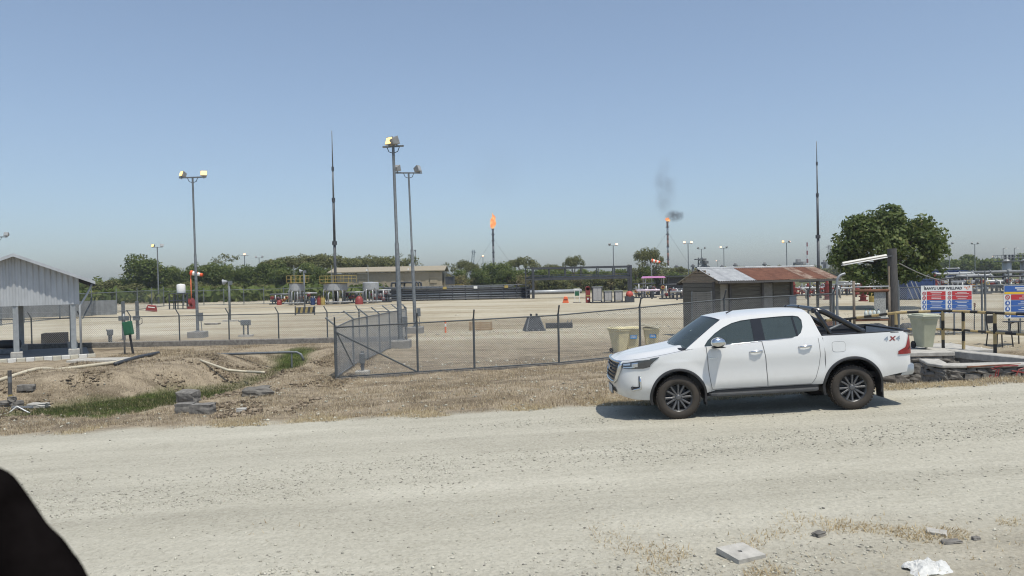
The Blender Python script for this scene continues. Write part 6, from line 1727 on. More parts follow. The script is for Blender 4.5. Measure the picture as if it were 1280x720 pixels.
b = MB(); b.box((0, -.19, .78), (.42, .02, .12)); b.build('yellow_band', yellow_p, T); b = MB(); b.box((0, -.19, .45), (.22, .02, .2)); b.build('label_plate', white_p, T)
def cabinet(px, w, h, label):
    T = thing('control_cabinet', label, 'cabinet', fp(px, 82), group='grey cabinets before the gantry')
    m = pm('cabinet_grey', (.30, .29, .29), .5, .1, scale=6, col2=(.42, .41, .41))
    b = MB(); b.box((0, 0, h / 2 + .12), (w, .6, h - .2)); b.build('cabinet_body', m, T, bevel=.03)
    for s in (-1, 1): b = MB(); b.box((s * w * .25, -.31, h / 2 + .12), (w * .42, .03, h - .35)); b.build('door', m, T, bevel=.01)
    for s in (-1, 1): b = MB(); b.box((s * w * .46, 0, h / 2), (.09, .66, h + .08)); b.build('frame_post', steel_dark, T)
    b = MB(); b.box((0, 0, h + .06), (w * 1.1, .75, .06)); b.build('canopy', steel_pale, T)
cabinet(746.5, 1.05, 1.68, 'tall grey control cabinet right of the red extinguisher cabinet'); cabinet(760, .85, 1.2, 'middle low grey control cabinet in the row'); cabinet(773, .85, 1.2, 'right low grey control cabinet in the row')
T = thing('dome_cover', 'round red cover on a dark stand under the gantry column', 'cover', fp(787, 82))
b = MB(); b.lathe([(.36, .62), (.40, .85), (.34, 1.05), (.2, 1.2), (.02, 1.24)], 14); b.build('dome', pm('faded_red', (.42, .07, .05), .6, var=.2), T, smooth=True); b = MB(); b.box((0, 0, .33), (.95, .7, .66)); b.build('stand', steel_dark, T)
T = thing('skid', 'long low dark skid under the grey cabinets', 'skid', fp(762, 81.6)); b = MB(); b.box((0, 0, .06), (4.0, .12, .12)); b.build('beam', steel_dark, T); b = MB(); b.box((0, 1.0, .06), (4.0, .12, .12)); b.build('beam', steel_dark, T)

# ------------------------------------------------------------------ wellheads
pink = pm('faded_pink', (.62, .30, .55), .5, var=.15); 
def wellhead(px, Y, label, s=1.0, mat=None):
    T = thing('wellhead', label, 'wellhead', fp(px, Y), group='wellheads on the pad'); mat = mat or pm('wellhead_red', (.20, .035, .03), .6, var=.35, scale=3); s *= .85
    z = 0
    for k, (r, h) in enumerate(((.42, .12), (.28, .30), (.40, .10), (.24, .35), (.36, .10), (.30, .35), (.38, .08), (.22, .32), (.30, .08), (.16, .30))):
        b = MB(); b.lathe([(r * s, z), (r * s, z + h * s)], 12); b.build(('flange', 'valve_body')[k % 2], mat, T, smooth=True, angle=R(40)); z += h * s
    for zz in (.75, 1.2):
        for sg in (-1, 1):
            b = MB(); b.tube([(0, 0, zz * s), (sg * .75 * s, 0, zz * s)], .11 * s, 8); b.build('wing_valve', mat, T, smooth=True)
            b = MB(); b.tube([Vector((sg * .80 * s, .28 * s * math.cos(a), zz * s + .28 * s * math.sin(a))) for a in np.linspace(0, 6.28, 13)[:-1]], .03 * s, 5, closed=True); b.build('hand_wheel', mat, T)
    b = MB(); b.tube([(.75 * s, 0, 1.2 * s), (1.3 * s, 0, 1.2 * s), (1.45 * s, 0, 1.05 * s), (1.45 * s, 0, .1)], .09 * s, 8); b.build('flow_line', steel_pale, T, smooth=True)
for px, Y, s_, l in ((862, 84, 1.0, 'red wellhead left of the hut gable'), (992, 80, 1.05, 'red wellhead seen right of the hut posts, left one'), (1010, 86, .9, 'red wellhead behind the open end of the hut'), (1034, 78, 1.1, 'red wellhead under the right end of the rusty roof'), (1079, 72, 1.15, 'tall red wellhead left of the blue tent'), (1168, 88, 1.3, 'red wellhead above the wellpad sign')):
    wellhead(px, Y, l, s_)
def pipe_line(px0, px1, Y, z, r, mat, label, name='flow_pipe', stands=3, elbow=False):
    x0, x1 = gx(px0, Y), gx(px1, Y); L = x1 - x0
    T = thing(name, label, 'pipe', (x0, Y, PAD), group='flow lines on the pad')
    pts = [(0, 0, z), (L, 0, z)]
    if elbow: pts = catmull([(0, 0, z), (L * .7, 0, z), (L * .95, 0, z), (L, 0, z - .08), (L + .08, 0, z - .3), (L + .08, 0, z - 1.2)], 3)
    b = MB(); b.tube(pts, r, 8); b.build('pipe', mat, T, smooth=True)
    for k in range(stands):
        x = L * (k + .5) / stands; b = MB(); b.box((x, 0, (z - r) / 2), (.14, .3, z - r)); b.build('support', steel_dark, T)
        b = MB(); b.lathe([(r * 1.6, -.05), (r * 1.6, .05)], 10, (x + .5, 0, z), M=Matrix.Rotation(R(90), 3, 'Y')); b.build('flange', mat, T)
pipe_line(796, 872, 92, 1.05, .12, pm('overexposed_pipe_tint', (.72, .60, .70), .4, var=.1), 'white flow pipe with painted pink overexposure tint under the pink canopy', stands=6)  # pink cast of overexposure painted into the white pipe's colour
pipe_line(838, 905, 86, .95, .13, steel_pale, 'pale flow pipe behind the hut gable', stands=4)
pipe_line(985, 1050, 82, 1.15, .12, steel_pale, 'white flow pipe seen through the open end of the hut', stands=4)
pipe_line(985, 1112, 90, .85, .12, steel_pale, 'lower pale flow pipe behind the hut and frame gate', stands=6)
pipe_line(1040, 1120, 84, 1.4, .11, steel_pale, 'upper white flow pipe left of the timber pole', stands=4)
pipe_line(1142, 1217, 95, 2.25, .17, steel_pale, 'upper large pale pipe with an elbow above the wellpad sign', stands=5, elbow=True)
pipe_line(1150, 1204, 93, 1.75, .16, steel_mid, 'middle grey pipe above the wellpad sign', stands=5)
pipe_line(1196, 1240, 92, 2.0, .15, steel_pale, 'white pipe ending in an elbow right of the wellpad sign', stands=3, elbow=True)
pipe_line(1200, 1330, 97, 2.35, .20, steel_mid, 'long grey upper pipe running off the right edge', stands=6)
pipe_line(1190, 1330, 90, 1.3, .17, steel_pale, 'long pale lower pipe running off the right edge', stands=7)
pipe_line(1200, 1330, 88, .75, .14, steel_dark, 'long dark lowest pipe running off the right edge', stands=7)
pipe_line(1128, 1200, 99, 2.9, .10, steel_pale, 'thin pale topmost pipe above the blue container', stands=5)
# manifold blocks that fill the right side
def manifold(px, Y, w, h, label, seed):
    rr = random.Random(seed)
    T = thing('valve_manifold', label, 'manifold', fp(px, Y), group='valve manifolds on the pad')
    for k in range(7):
        x = lerp(-w / 2, w / 2, k / 6); b = MB(); b.tube([(x, 0, 0), (x, 0, h * rr.uniform(.6, 1))], .09, 7); b.build('riser', (steel_mid, steel_pale, steel_dark)[k % 3], T, smooth=True)
        b = MB(); z = h * rr.uniform(.25, .8); b.lathe([(.02, -.2), (.2, -.18), (.22, 0), (.2, .18), (.02, .2)], 10, (x, -.1, z)); b.build('valve', (steel_mid, red_p, steel_pale, steel_dark)[rr.randrange(4)], T, smooth=True)
        b = MB(); b.tube([Vector((x + .2 * math.cos(a), -.35, z + .2 * math.sin(a))) for a in np.linspace(0, 6.28, 11)[:-1]], .03, 5, closed=True); b.build('hand_wheel', (yellow_p, red_p, steel_dark)[rr.randrange(3)], T)
    for z in (h * .3, h * .62, h * .95): b = MB(); b.tube([(-w / 2 - .3, .05, z), (w / 2 + .3, .05, z)], .11, 7); b.build('header', (steel_mid, steel_pale, steel_dark)[int(z * 3) % 3], T, smooth=True)
    b = MB(); b.box((0, 0, .08), (w + .6, 1.2, .16)); b.build('skid', steel_dark, T)
for k, (px, Y, w, h, l) in enumerate(((1215, 86, 3.2, 2.0, 'dense valve manifold just right of the wellpad sign'), (1245, 89, 3.0, 1.9, 'valve manifold above the gate posts at right'), (1275, 86, 3.0, 2.0, 'valve manifold behind the blue headed sign'), (1100, 94, 2.6, 1.7, 'valve manifold seen through the rusty frame gate'), (842, 90, 2.6, 1.8, 'valve manifold left of the hut gable'), (806, 96, 2.2, 1.9, 'valve manifold below the pink canopy'), (1018, 92, 3.0, 1.8, 'valve manifold behind the open end of the hut'), (383, 100, 2.2, 1.5, 'valve manifold between the two railed tanks'), (442, 100, 2.4, 1.5, 'valve manifold between the railed tank and the silver tank'), (476, 101, 2.2, 1.7, 'valve manifold at the left end of the pipe rack'), (352, 102, 2.4, 1.4, 'valve manifold left of the railed tanks'), (1150, 92, 3.0, 2.0, 'valve manifold above the left half of the wellpad sign'), (1195, 98, 3.0, 2.3, 'valve manifold above the right half of the wellpad sign'), (1062, 92, 2.6, 1.6, 'valve manifold right of the rusty roof end'))):
    manifold(px, Y, w, h, l, k + 4)
# pink canopy
T = thing('canopy_frame', 'pink topped canopy on thin posts over the wellheads', 'canopy', fp(817, 100))
for x in (-1.2, 1.2):
    for y in (-.8, .8): b = MB(); b.tube([(x, y, 0), (x, y, 2.5)], .06, 6); b.build('post', steel_pale, T)
b = MB(); b.prism([(-1.45, 2.48), (1.45, 2.48), (1.25, 2.72), (-1.25, 2.72)], -1, 1); b.build('canopy_top', pm('pink_top', (.75, .33, .62), .5, var=.08), T)
b = MB(); b.box((0, .5, .75), (1.8, .5, 1.1)); b.build('cabinet', steel_dark, T)
T = thing('canopy_frame', 'dark flat canopy between pink canopy and hut', 'canopy', fp(852, 101))
for x in (-1.9, 1.9):
    for y in (-.8, .8): b = MB(); b.tube([(x, y, 0), (x, y, 2.6)], .07, 6); b.build('post', steel_dark, T)
b = MB(); b.box((0, 0, 2.66), (4.3, 2.2, .14)); b.build('canopy_top', steel_dark, T); b = MB(); b.box((0, .6, 1.7), (3.6, .1, 1.6)); b.build('back_panel', steel_dark, T)
# blue tent
T = thing('tent', 'light blue pyramid tent top beyond the frame gate', 'tent', fp(1083.5, 105))
tm = pm('tent_blue', (.22, .38, .72), .7, var=.08)
b = MB(); b.add([(-1.5, -1.5, 2.2), (1.5, -1.5, 2.2), (1.5, 1.5, 2.2), (-1.5, 1.5, 2.2), (0, 0, 3.1)], [(0, 1, 4), (1, 2, 4), (2, 3, 4), (3, 0, 4)]); b.add([(-1.5, -1.5, 2.2), (1.5, -1.5, 2.2), (1.5, -1.5, 2.0), (-1.5, -1.5, 2.0)], [(0, 1, 2, 3)]); b.build('tent_roof', tm, T)
for x in (-1.45, 1.45):
    for y in (-1.45, 1.45): b = MB(); b.tube([(x, y, 0), (x, y, 2.2)], .05, 5); b.build('pole', white_p, T)
# blue containers with pale diagonal ladders
for px, Y, w, l in ((1143, 74, 2.6, 'dark blue container just right of the timber pole'), (1172, 100, 6.5, 'long dark blue container above the wellpad sign')):
    T = thing('container', l, 'container', fp(px, Y)); h = 1.9 if Y < 90 else 2.6
    b = MB(); rows = [[], []]
    n = int(w * 8)
    for i in range(n + 1):
        x = lerp(-w / 2, w / 2, i / n); o_ = .03 if i % 4 in (0, 1) else 0
        rows[0].append((x, -1.2 + o_, .1)); rows[1].append((x, -1.2 + o_, h))
    b.grid(rows); b.box((0, 0, h + .02), (w, 2.44, .08)); b.box((w / 2, 0, h / 2), (.05, 2.4, h - .1)); b.box((-w / 2, 0, h / 2), (.05, 2.4, h - .1)); b.box((0, 1.2, h / 2), (w, .05, h - .1)); b.build('container_body', blue_p, T, fix=False)
    for s in (-1, 1): b = MB(); b.box((s * w / 2, -1.21, h / 2), (.12, .08, h)); b.build('corner_post', blue_p, T)
for k, (px, dz) in enumerate(((1132, 0), (1139, .05), (1144, -.05), (1172, .4), (1189, .4))):
    o = at(px, 352, 72); d2 = at(px + 6, 366, 72) if k < 3 else at(px + 5, 361, 72)
    d2 = o + (d2 - o) * ((o.z - PAD) / (o.z - d2.z))
    b = MB(); b.tube([(0, 0, 0), d2 - o], .045, 5); tag(b.build('brace_pole', steel_pale, loc=o), ('first thin pale slanted strut by the dark blue container', 'second thin pale slanted strut by the dark blue container', 'third pale slanted strut, the longest by the dark blue container', 'slanted strut left of centre above the wellpad sign', 'slanted strut above the right half of the wellpad sign')[k], 'strut')
T = thing('drum', 'ochre drum standing beyond the frame gate', 'drum', fp(1091, 70)); b = MB(); b.lathe([(.32, 0), (.33, .05), (.33, 1.0), (.3, 1.04)], 14); b.build('drum_body', yellow_p, T, smooth=True, angle=R(40)); b = MB(); b.lathe([(.35, .35), (.35, .40)], 14); b.build('hoop', yellow_p, T)
# process vessels with platform, far right
T = thing('vessel_platform', 'grey access platform on two vessels at the far right', 'platform', fp(1262, 150))
for x in (-.5, 3.1): b = MB(); b.lathe([(.85, 0), (.85, 3.9), (.6, 4.3), (.1, 4.5)], 18, (x, 0, 0)); b.build('vessel', steel_pale, T, smooth=True, angle=R(40))
b = MB(); b.box((1.0, 0, 4.1), (6.6, 2.6, .18)); b.build('deck', steel_mid, T); guard(T, [Vector((x, -1.3, 4.2)) for x in np.linspace(-2.3, 4.3, 9)], 1.1, steel_mid, .05); guard(T, [Vector((x, 1.3, 4.2)) for x in np.linspace(-2.3, 4.3, 9)], 1.1, steel_mid, .05)
for x in (-1.2, 1.0): b = MB(); b.tube([(x, 0, 4.2), (x, 0, 6.6)], .06, 6); b.tube([(x, 0, 6.6), (x + .5, 0, 6.7)], .05, 5); b.build('lamp_post', steel_mid, T); b = MB(); b.box((x + .55, 0, 6.62), (.35, .25, .14)); b.build('lamp', white_p, T)
for x in (-.5, .3, .9): b = MB(); b.lathe([(.2, 4.2), (.2, 5.3), (.1, 5.4)], 10, (x, .4, 0)); b.build('valve_actuator', steel_dark, T)
# far vertical things on the skyline
def far_stack(px, top, Y, w, label, name, cat, mat, parts):
    z = at(px, top, Y).z - PAD; T = thing(name, label, cat, fp(px, Y)); parts(T, z, w, mat); return T
def st_plain(T, z, w, m):
    b = MB(); b.tube([(0, 0, 0), (0, 0, z)], [w, w * .8], 8); b.build('stack', m, T, smooth=True); b = MB(); b.lathe([(w * 1.6, z - w * 2), (w * 1.6, z - w)], 8); b.build('collar', m, T)
def st_bands(T, z, w, m):
    n = 8
    for k in range(n): b = MB(); b.tube([(0, 0, z * k / n), (0, 0, z * (k + 1) / n)], w * lerp(1, .5, k / n), 4); b.build('band', (white_p, red_p)[k % 2], T)
def st_lattice(T, z, w, m):
    for s in (-1, 1): b = MB(); b.tube([(s * w, 0, 0), (s * w * .5, 0, z)], w * .18, 4); b.build('leg', m, T)
    b = MB(); n = 12
    for k in range(n): b.tube([((-1) ** k * w * lerp(1, .5, k / n), 0, z * k / n), ((-1) ** (k + 1) * w * lerp(1, .5, (k + 1) / n), 0, z * (k + 1) / n)], w * .1, 4)
    b.build('lattice', m, T)
    b = MB(); b.box((0, 0, z * .93), (w * 3, w * 2, w * .3)); b.build('platform', m, T); b = MB(); b.box((0, 0, z * .6), (w * 2.6, w * 2, w * .3)); b.build('platform', m, T)
hz_steel = pm('far_steel', (.12, .125, .13), .7, var=.2)
far_stack(1037, 306, 420, 1.0, 'thin lattice column left of the big round tree', 'lattice_tower', 'tower', hz_steel, st_lattice)
far_stack(1009.5, 303, 520, .8, 'red and white banded radio tower far behind the hut', 'radio_tower', 'tower', red_p, st_bands)
far_stack(588.5, 312, 380, .9, 'thin lattice crane boom above the trees', 'crane_boom', 'crane', pm('crane_grey', (.18, .22, .26), .6, var=.2), st_lattice).rotation_euler.y = R(6)
far_stack(998, 324, 380, 1.6, 'short dark exhaust stack, left of the skyline pair by the rusty roof', 'exhaust_stack', 'stack', hz_steel, st_plain)
far_stack(1004.5, 327, 380, 1.6, 'short dark exhaust stack, right of the skyline pair by the rusty roof', 'exhaust_stack', 'stack', hz_steel, st_plain)
far_stack(1031, 325, 420, 1.2, 'short dark stack at the foot of the lattice column', 'exhaust_stack', 'stack', hz_steel, st_plain)
far_stack(876, 322, 260, 1.2, 'stubby dark tower block left of the hut ridge', 'process_column', 'column', hz_steel, st_lattice)
far_stack(881, 323, 262, .9, 'second stubby dark column left of the hut ridge', 'process_column', 'column', hz_steel, st_plain)
for k, (px, top) in enumerate(((846, 331), (866.5, 330), (885, 331), (903, 331), (919.5, 329), (956, 328))):
    far_stack(px, top, 300, .55, ('tiny vent stack right of the smoking flare', 'tiny vent stack under the twin lit lamps', 'tiny vent stack left of the hut ridge', 'tiny vent stack above the grey roof sheets', 'tiny vent stack above the first rusty sheets', 'tiny vent stack above the middle of the rusty roof')[k], 'vent_stack', 'stack', hz_steel, st_plain)
far_stack(520, 312, 300, .25, 'slim pole with a cross head behind the warehouse roof', 'utility_pole', 'pole', hz_steel, st_plain)

# ------------------------------------------------------------------ flares
flame_m = bpy.data.materials.new('flame'); flame_m.use_nodes = True
N, L = flame_m.node_tree.nodes, flame_m.node_tree.links; N.clear()
fo = N.new('ShaderNodeOutputMaterial'); fe = N.new('ShaderNodeEmission'); fn_ = N.new('ShaderNodeTexNoise'); ft = N.new('ShaderNodeTexCoord'); fr = N.new('ShaderNodeValToRGB')
fn_.inputs['Scale'].default_value = .45; fn_.inputs['Detail'].default_value = 3
fr.color_ramp.elements[0].position = .35; fr.color_ramp.elements[0].color = (.95, .20, .04, 1); fr.color_ramp.elements[1].position = .65; fr.color_ramp.elements[1].color = (1, .62, .22, 1)
L.new(ft.outputs['Object'], fn_.inputs['Vector']); L.new(fn_.outputs[0], fr.inputs[0]); L.new(fr.outputs[0], fe.inputs[0]); fe.inputs[1].default_value = 1.15; L.new(fe.outputs[0], fo.inputs[0])
def flare(px, top, Y, label, bands, fl, flabel):
    z = at(px, top, Y).z - PAD; T = thing('flare_stack', label, 'flare stack', fp(px, Y))
    r = .75; n = 9
    for k in range(n):
        b = MB(); b.tube([(0, 0, z * k / n), (0, 0, z * (k + 1) / n)], r, 8); b.build('stack_section', bands[k % len(bands)], T, smooth=True)
        if k % 2 == 0: b = MB(); b.lathe([(r * 1.5, z * (k + 1) / n - .4), (r * 1.5, z * (k + 1) / n + .1)], 8); b.build('flange', steel_dark, T)
    b = MB(); b.lathe([(r * 1.9, z - 4.2), (r * 1.9, z - 3.8)], 10); b.build('platform', steel_dark, T)
    for s in (-1, 1):
        b = MB(); b.tube([(0, 0, z * .82), (s * z * .55, 6, 0)], .07, 4); b.build('guy_wire', galv_dark, T)
    bm = bmesh.new(); bmesh.ops.create_icosphere(bm, subdivisions=4, radius=1)
    for v in bm.verts:
        p = v.co.copy(); t = (p.z + 1) / 2; w_ = fl[0] * (math.sin(math.pi * min(1, t * .95 + .05)) ** .7) * (1.25 - .75 * t)
        l = math.hypot(p.x, p.y) or 1; k = 1 + .55 * mnoise.noise((p.x * 1.6, p.y * 1.6, t * 4.5 + px)) + .25 * mnoise.noise((p.x * 4, p.y * 4, t * 9))
        v.co = Vector((p.x / l * w_ * k + .55 * fl[0] * mnoise.noise((0, px, t * 3.5)) * t, p.y / l * w_ * k, t * fl[1] * (1 + .12 * k)))
    me = bpy.data.meshes.new('flame'); bm.to_mesh(me); bm.free(); me.materials.append(flame_m)
    o = tag(link('flame', me, loc=(T.location.x, Y, PAD + z + .2)), flabel, 'flame'); o.rotation_euler.y = R(fl[2])
    return T.location.x, PAD + z
FX1, FZ1 = flare(617.5, 286, 560, 'dark guyed flare stack with a tall flame above the trees', [steel_dark, steel_dark, hz_steel], (2.2, 10.2, 0), 'tall orange flame burning on the left flare stack')
FX2, FZ2 = flare(835.5, 277, 560, 'rusty banded flare stack whose flame trails dark smoke', [rust, steel_pale, rust], (1.9, 2.6, 18), 'small orange flame in smoke on the right flare stack')
def smoke(name, label, loc, size, dens, col, seed, scale):
    bm = bmesh.new(); bmesh.ops.create_icosphere(bm, subdivisions=3, radius=1)
    for v in bm.verts: v.co = Vector((v.co.x * size[0], v.co.y * size[1], v.co.z * size[2]))
    me = bpy.data.meshes.new(name); bm.to_mesh(me); bm.free()
    m = bpy.data.materials.new(name); m.use_nodes = True; N, L = m.node_tree.nodes, m.node_tree.links; N.clear()
    o = N.new('ShaderNodeOutputMaterial'); v = N.new('ShaderNodeVolumePrincipled'); tc = N.new('ShaderNodeTexCoord'); nz = N.new('ShaderNodeTexNoise'); nz.inputs['Scale'].default_value = scale; nz.inputs['Detail'].default_value = 4; nz.inputs['Roughness'].default_value = .6
    mp = N.new('ShaderNodeMapping'); mp.inputs['Location'].default_value = (seed, seed * .7, 0); L.new(tc.outputs['Object'], mp.inputs[0]); L.new(mp.outputs[0], nz.inputs['Vector'])
    ln = N.new('ShaderNodeVectorMath'); ln.operation = 'LENGTH'; dv = N.new('ShaderNodeVectorMath'); dv.operation = 'DIVIDE'; dv.inputs[1].default_value = size; L.new(tc.outputs['Object'], dv.inputs[0]); L.new(dv.outputs[0], ln.inputs[0])
    fall = N.new('ShaderNodeMapRange'); fall.inputs['From Min'].default_value = .25; fall.inputs['From Max'].default_value = 1.0; fall.inputs['To Min'].default_value = 1; fall.inputs['To Max'].default_value = 0; L.new(ln.outputs['Value'], fall.inputs[0])
    th = N.new('ShaderNodeMapRange'); th.inputs['From Min'].default_value = .36; th.inputs['From Max'].default_value = .72; th.inputs['To Max'].default_value = dens; L.new(nz.outputs[0], th.inputs[0])
    mu = N.new('ShaderNodeMath'); mu.operation = 'MULTIPLY'; L.new(fall.outputs[0], mu.inputs[0]); L.new(th.outputs[0], mu.inputs[1]); L.new(mu.outputs[0], v.inputs['Density']); v.inputs['Color'].default_value = (*col, 1); L.new(v.outputs[0], o.inputs['Volume'])
    me.materials.append(m); return stuff(link(name, me, loc=loc))
smoke('smoke_puff', '', (FX2 + 5.5, 560, FZ2 + 4.0), (8.0, 6, 5.0), .42, (.10, .10, .11), 3.0, .20)
smoke('smoke_trail', '', (FX2 - 1.0, 560, FZ2 + 25), (10, 8, 26), .10, (.35, .36, .38), 9.0, .09)
smoke('smoke_haze', '', (FX1 + 4.0, 560, FZ1 + 42), (26, 10, 24), .014, (.4, .41, .42), 5.0, .05)

# ------------------------------------------------------------------ trees
def crown_leaves(clumps, per, size, rs, flat=.75, jit=.18):
    """leaf cards spread through clumps (x,y,z,r); returns verts, tint"""
    V = []; T = []
    for (x, y, z, r) in clumps:
        n = int(per * max(.35, (r ** 2)))
        d = rs.normal(size=(n, 3)); d /= np.linalg.norm(d, axis=1)[:, None]
        rad = r * np.cbrt(rs.uniform(.18, 1.08, n)); P = d * rad[:, None] * (1, 1, flat) + (x, y, z)
        P += rs.normal(0, jit * r * .3, P.shape)
        nrm = d + rs.normal(0, .55, d.shape) + (0, 0, .35); nrm /= np.linalg.norm(nrm, axis=1)[:, None]
        a = np.cross(nrm, rs.normal(size=(n, 3))); a /= np.linalg.norm(a, axis=1)[:, None] + 1e-9; b_ = np.cross(nrm, a)
        s = size * rs.uniform(.55, 1.3, n)[:, None]
        q = np.stack([P - a * s, P + b_ * s * .55, P + a * s, P - b_ * s * .55], 1)
        V.append(q.reshape(-1, 3)); ct = rs.uniform(-.16, .16)
        T.append(np.repeat(np.clip(rs.normal(.5 + ct, .17, n), 0, 1), 4))
    return np.concatenate(V), np.concatenate(T)
leafs = {
    'dark': tint_mat('leaf_dark', [(0, (.03, .05, .014)), (.45, (.08, .115, .03)), (.8, (.165, .195, .06)), (1, (.26, .26, .10))], .55, .35),
    'mid': tint_mat('leaf_mid', [(0, (.045, .065, .018)), (.45, (.105, .145, .036)), (.8, (.18, .21, .06)), (1, (.26, .26, .10))], .65, .4),
    'olive': tint_mat('leaf_olive', [(0, (.07, .08, .03)), (.45, (.15, .16, .06)), (.8, (.22, .22, .09)), (1, (.28, .26, .12))], .7, .4),
    'dry': tint_mat('leaf_dry', [(0, (.09, .085, .035)), (.45, (.19, .17, .075)), (.8, (.26, .23, .11)), (1, (.33, .28, .15))], .7, .4)}
bark = pm('bark', (.075, .06, .045), .9, scale=5, col2=(.15, .125, .10), stretch=(4, 4, .6), bump=.4)
def limbs(b, H_, r0, clumps, rs, n=7):
    b.tube([(0, 0, -.2), (rs.uniform(-.05, .05) * H_, 0, H_ * .25), (0, 0, H_ * .42)], [r0, r0 * .8, r0 * .62], 8)
    idx = rs.choice(len(clumps), min(n, len(clumps)), replace=False)
    for i in idx:
        x, y, z, r = clumps[i]; s0 = Vector((0, 0, H_ * rs.uniform(.25, .42))); e = Vector((x, y, z))
        m1 = s0.lerp(e, .5) + Vector((rs.uniform(-.1, .1) * H_, rs.uniform(-.1, .1) * H_, .04 * H_)); b.tube([s0, m1, e], [r0 * .5, r0 * .3, r0 * .1], 5)
def tree_mesh(kind, seed):
    rs = np.random.default_rng(seed)
    cl = []
    if kind == 'umbrella':          # rain tree: flat layered crown, total height 1.0 -> scaled by use
        for k in range(26):
            a = rs.uniform(0, 6.28); r = 4.6 * math.sqrt(rs.uniform(0, 1)); cl.append((r * math.cos(a), r * .8 * math.sin(a), 6.6 - .05 * r * r * .9 + rs.uniform(-.4, .5), rs.uniform(.7, 1.3)))
        hgt, per, size, mt = 7.4, 130, .20, 'olive'
    elif kind == 'dense':
        for k in range(46):
            a = rs.uniform(0, 6.28); u = rs.uniform(0, 1); rr = 3.4 * math.sqrt(rs.uniform(0, 1)) * (1 - .45 * u); cl.append((rr * math.cos(a), rr * math.sin(a), .8 + 5.6 * u, rs.uniform(.9, 1.5)))
        hgt, per, size, mt = 7.4, 95, .22, 'mid'
    elif kind == 'bush':
        for k in range(30):
            a = rs.uniform(0, 6.28); u = rs.uniform(0, 1); rr = 2.9 * math.sqrt(rs.uniform(0, 1)) * (1 - .35 * u); cl.append((rr * math.cos(a), rr * math.sin(a), .5 + 3.3 * u, rs.uniform(.7, 1.2)))
        hgt, per, size, mt = 4.8, 110, .20, 'olive'
    elif kind == 'dry':
        for k in range(24):
            a = rs.uniform(0, 6.28); u = rs.uniform(0, 1); rr = 2.4 * math.sqrt(rs.uniform(0, 1)); cl.append((rr * math.cos(a), rr * math.sin(a), .5 + 3.6 * u, rs.uniform(.5, .95)))
        hgt, per, size, mt = 4.6, 90, .17, 'dry'
    else:                           # sparse feathery
        for k in range(24):
            a = rs.uniform(0, 6.28); u = rs.uniform(0, 1); rr = 3.0 * math.sqrt(rs.uniform(.05, 1)) * (.55 + .6 * math.sin(math.pi * u)); cl.append((rr * math.cos(a), rr * math.sin(a), 3.0 + 4.6 * u, rs.uniform(.45, .9)))
        hgt, per, size, mt = 8.0, 85, .17, 'olive'
    V, t = crown_leaves(cl, per, size, rs)
    cm = raw_mesh('crown', V, 4, leafs[mt], t)
    b = MB(); limbs(b, hgt, .26, cl, rs)
    tm_ = bpy.data.meshes.new('trunk'); tm_.from_pydata(b.v, [], b.f); tm_.materials.append(bark)
    return cm, tm_, hgt
TM = {}
for kind, n in (('umbrella', 3), ('dense', 4), ('bush', 3), ('dry', 2), ('sparse', 2)):
    TM[kind] = [tree_mesh(kind, 50 + 7 * i + len(kind)) for i in range(n)]
ADJ = {'umbrella': 'flat topped olive tree', 'dense': 'dense green tree', 'bush': 'olive bush', 'dry': 'dry brownish bush', 'sparse': 'feathery thin tree'}
NM = {'umbrella': 'rain_tree', 'dense': 'dense_tree', 'bush': 'bush', 'dry': 'dry_bush', 'sparse': 'feathery_tree'}
def tree(kind, px, top, Y, where, wide=1.0, v=None):
    cm, tm_, hgt = TM[kind][(int(px) if v is None else v) % len(TM[kind])]
    z = at(px, top, Y).z - PAD; s = z / hgt
    T = thing(NM[kind], (ADJ[kind] + ' ' + where), 'tree' if 'bush' not in kind and kind != 'dry' else 'bush', fp(px, Y), (px * 1.7) % 6.28, group='trees beyond the pad')
    T.scale = (s * wide, s * wide, s)
    link('crown', cm, T); link('trunk', tm_, T)
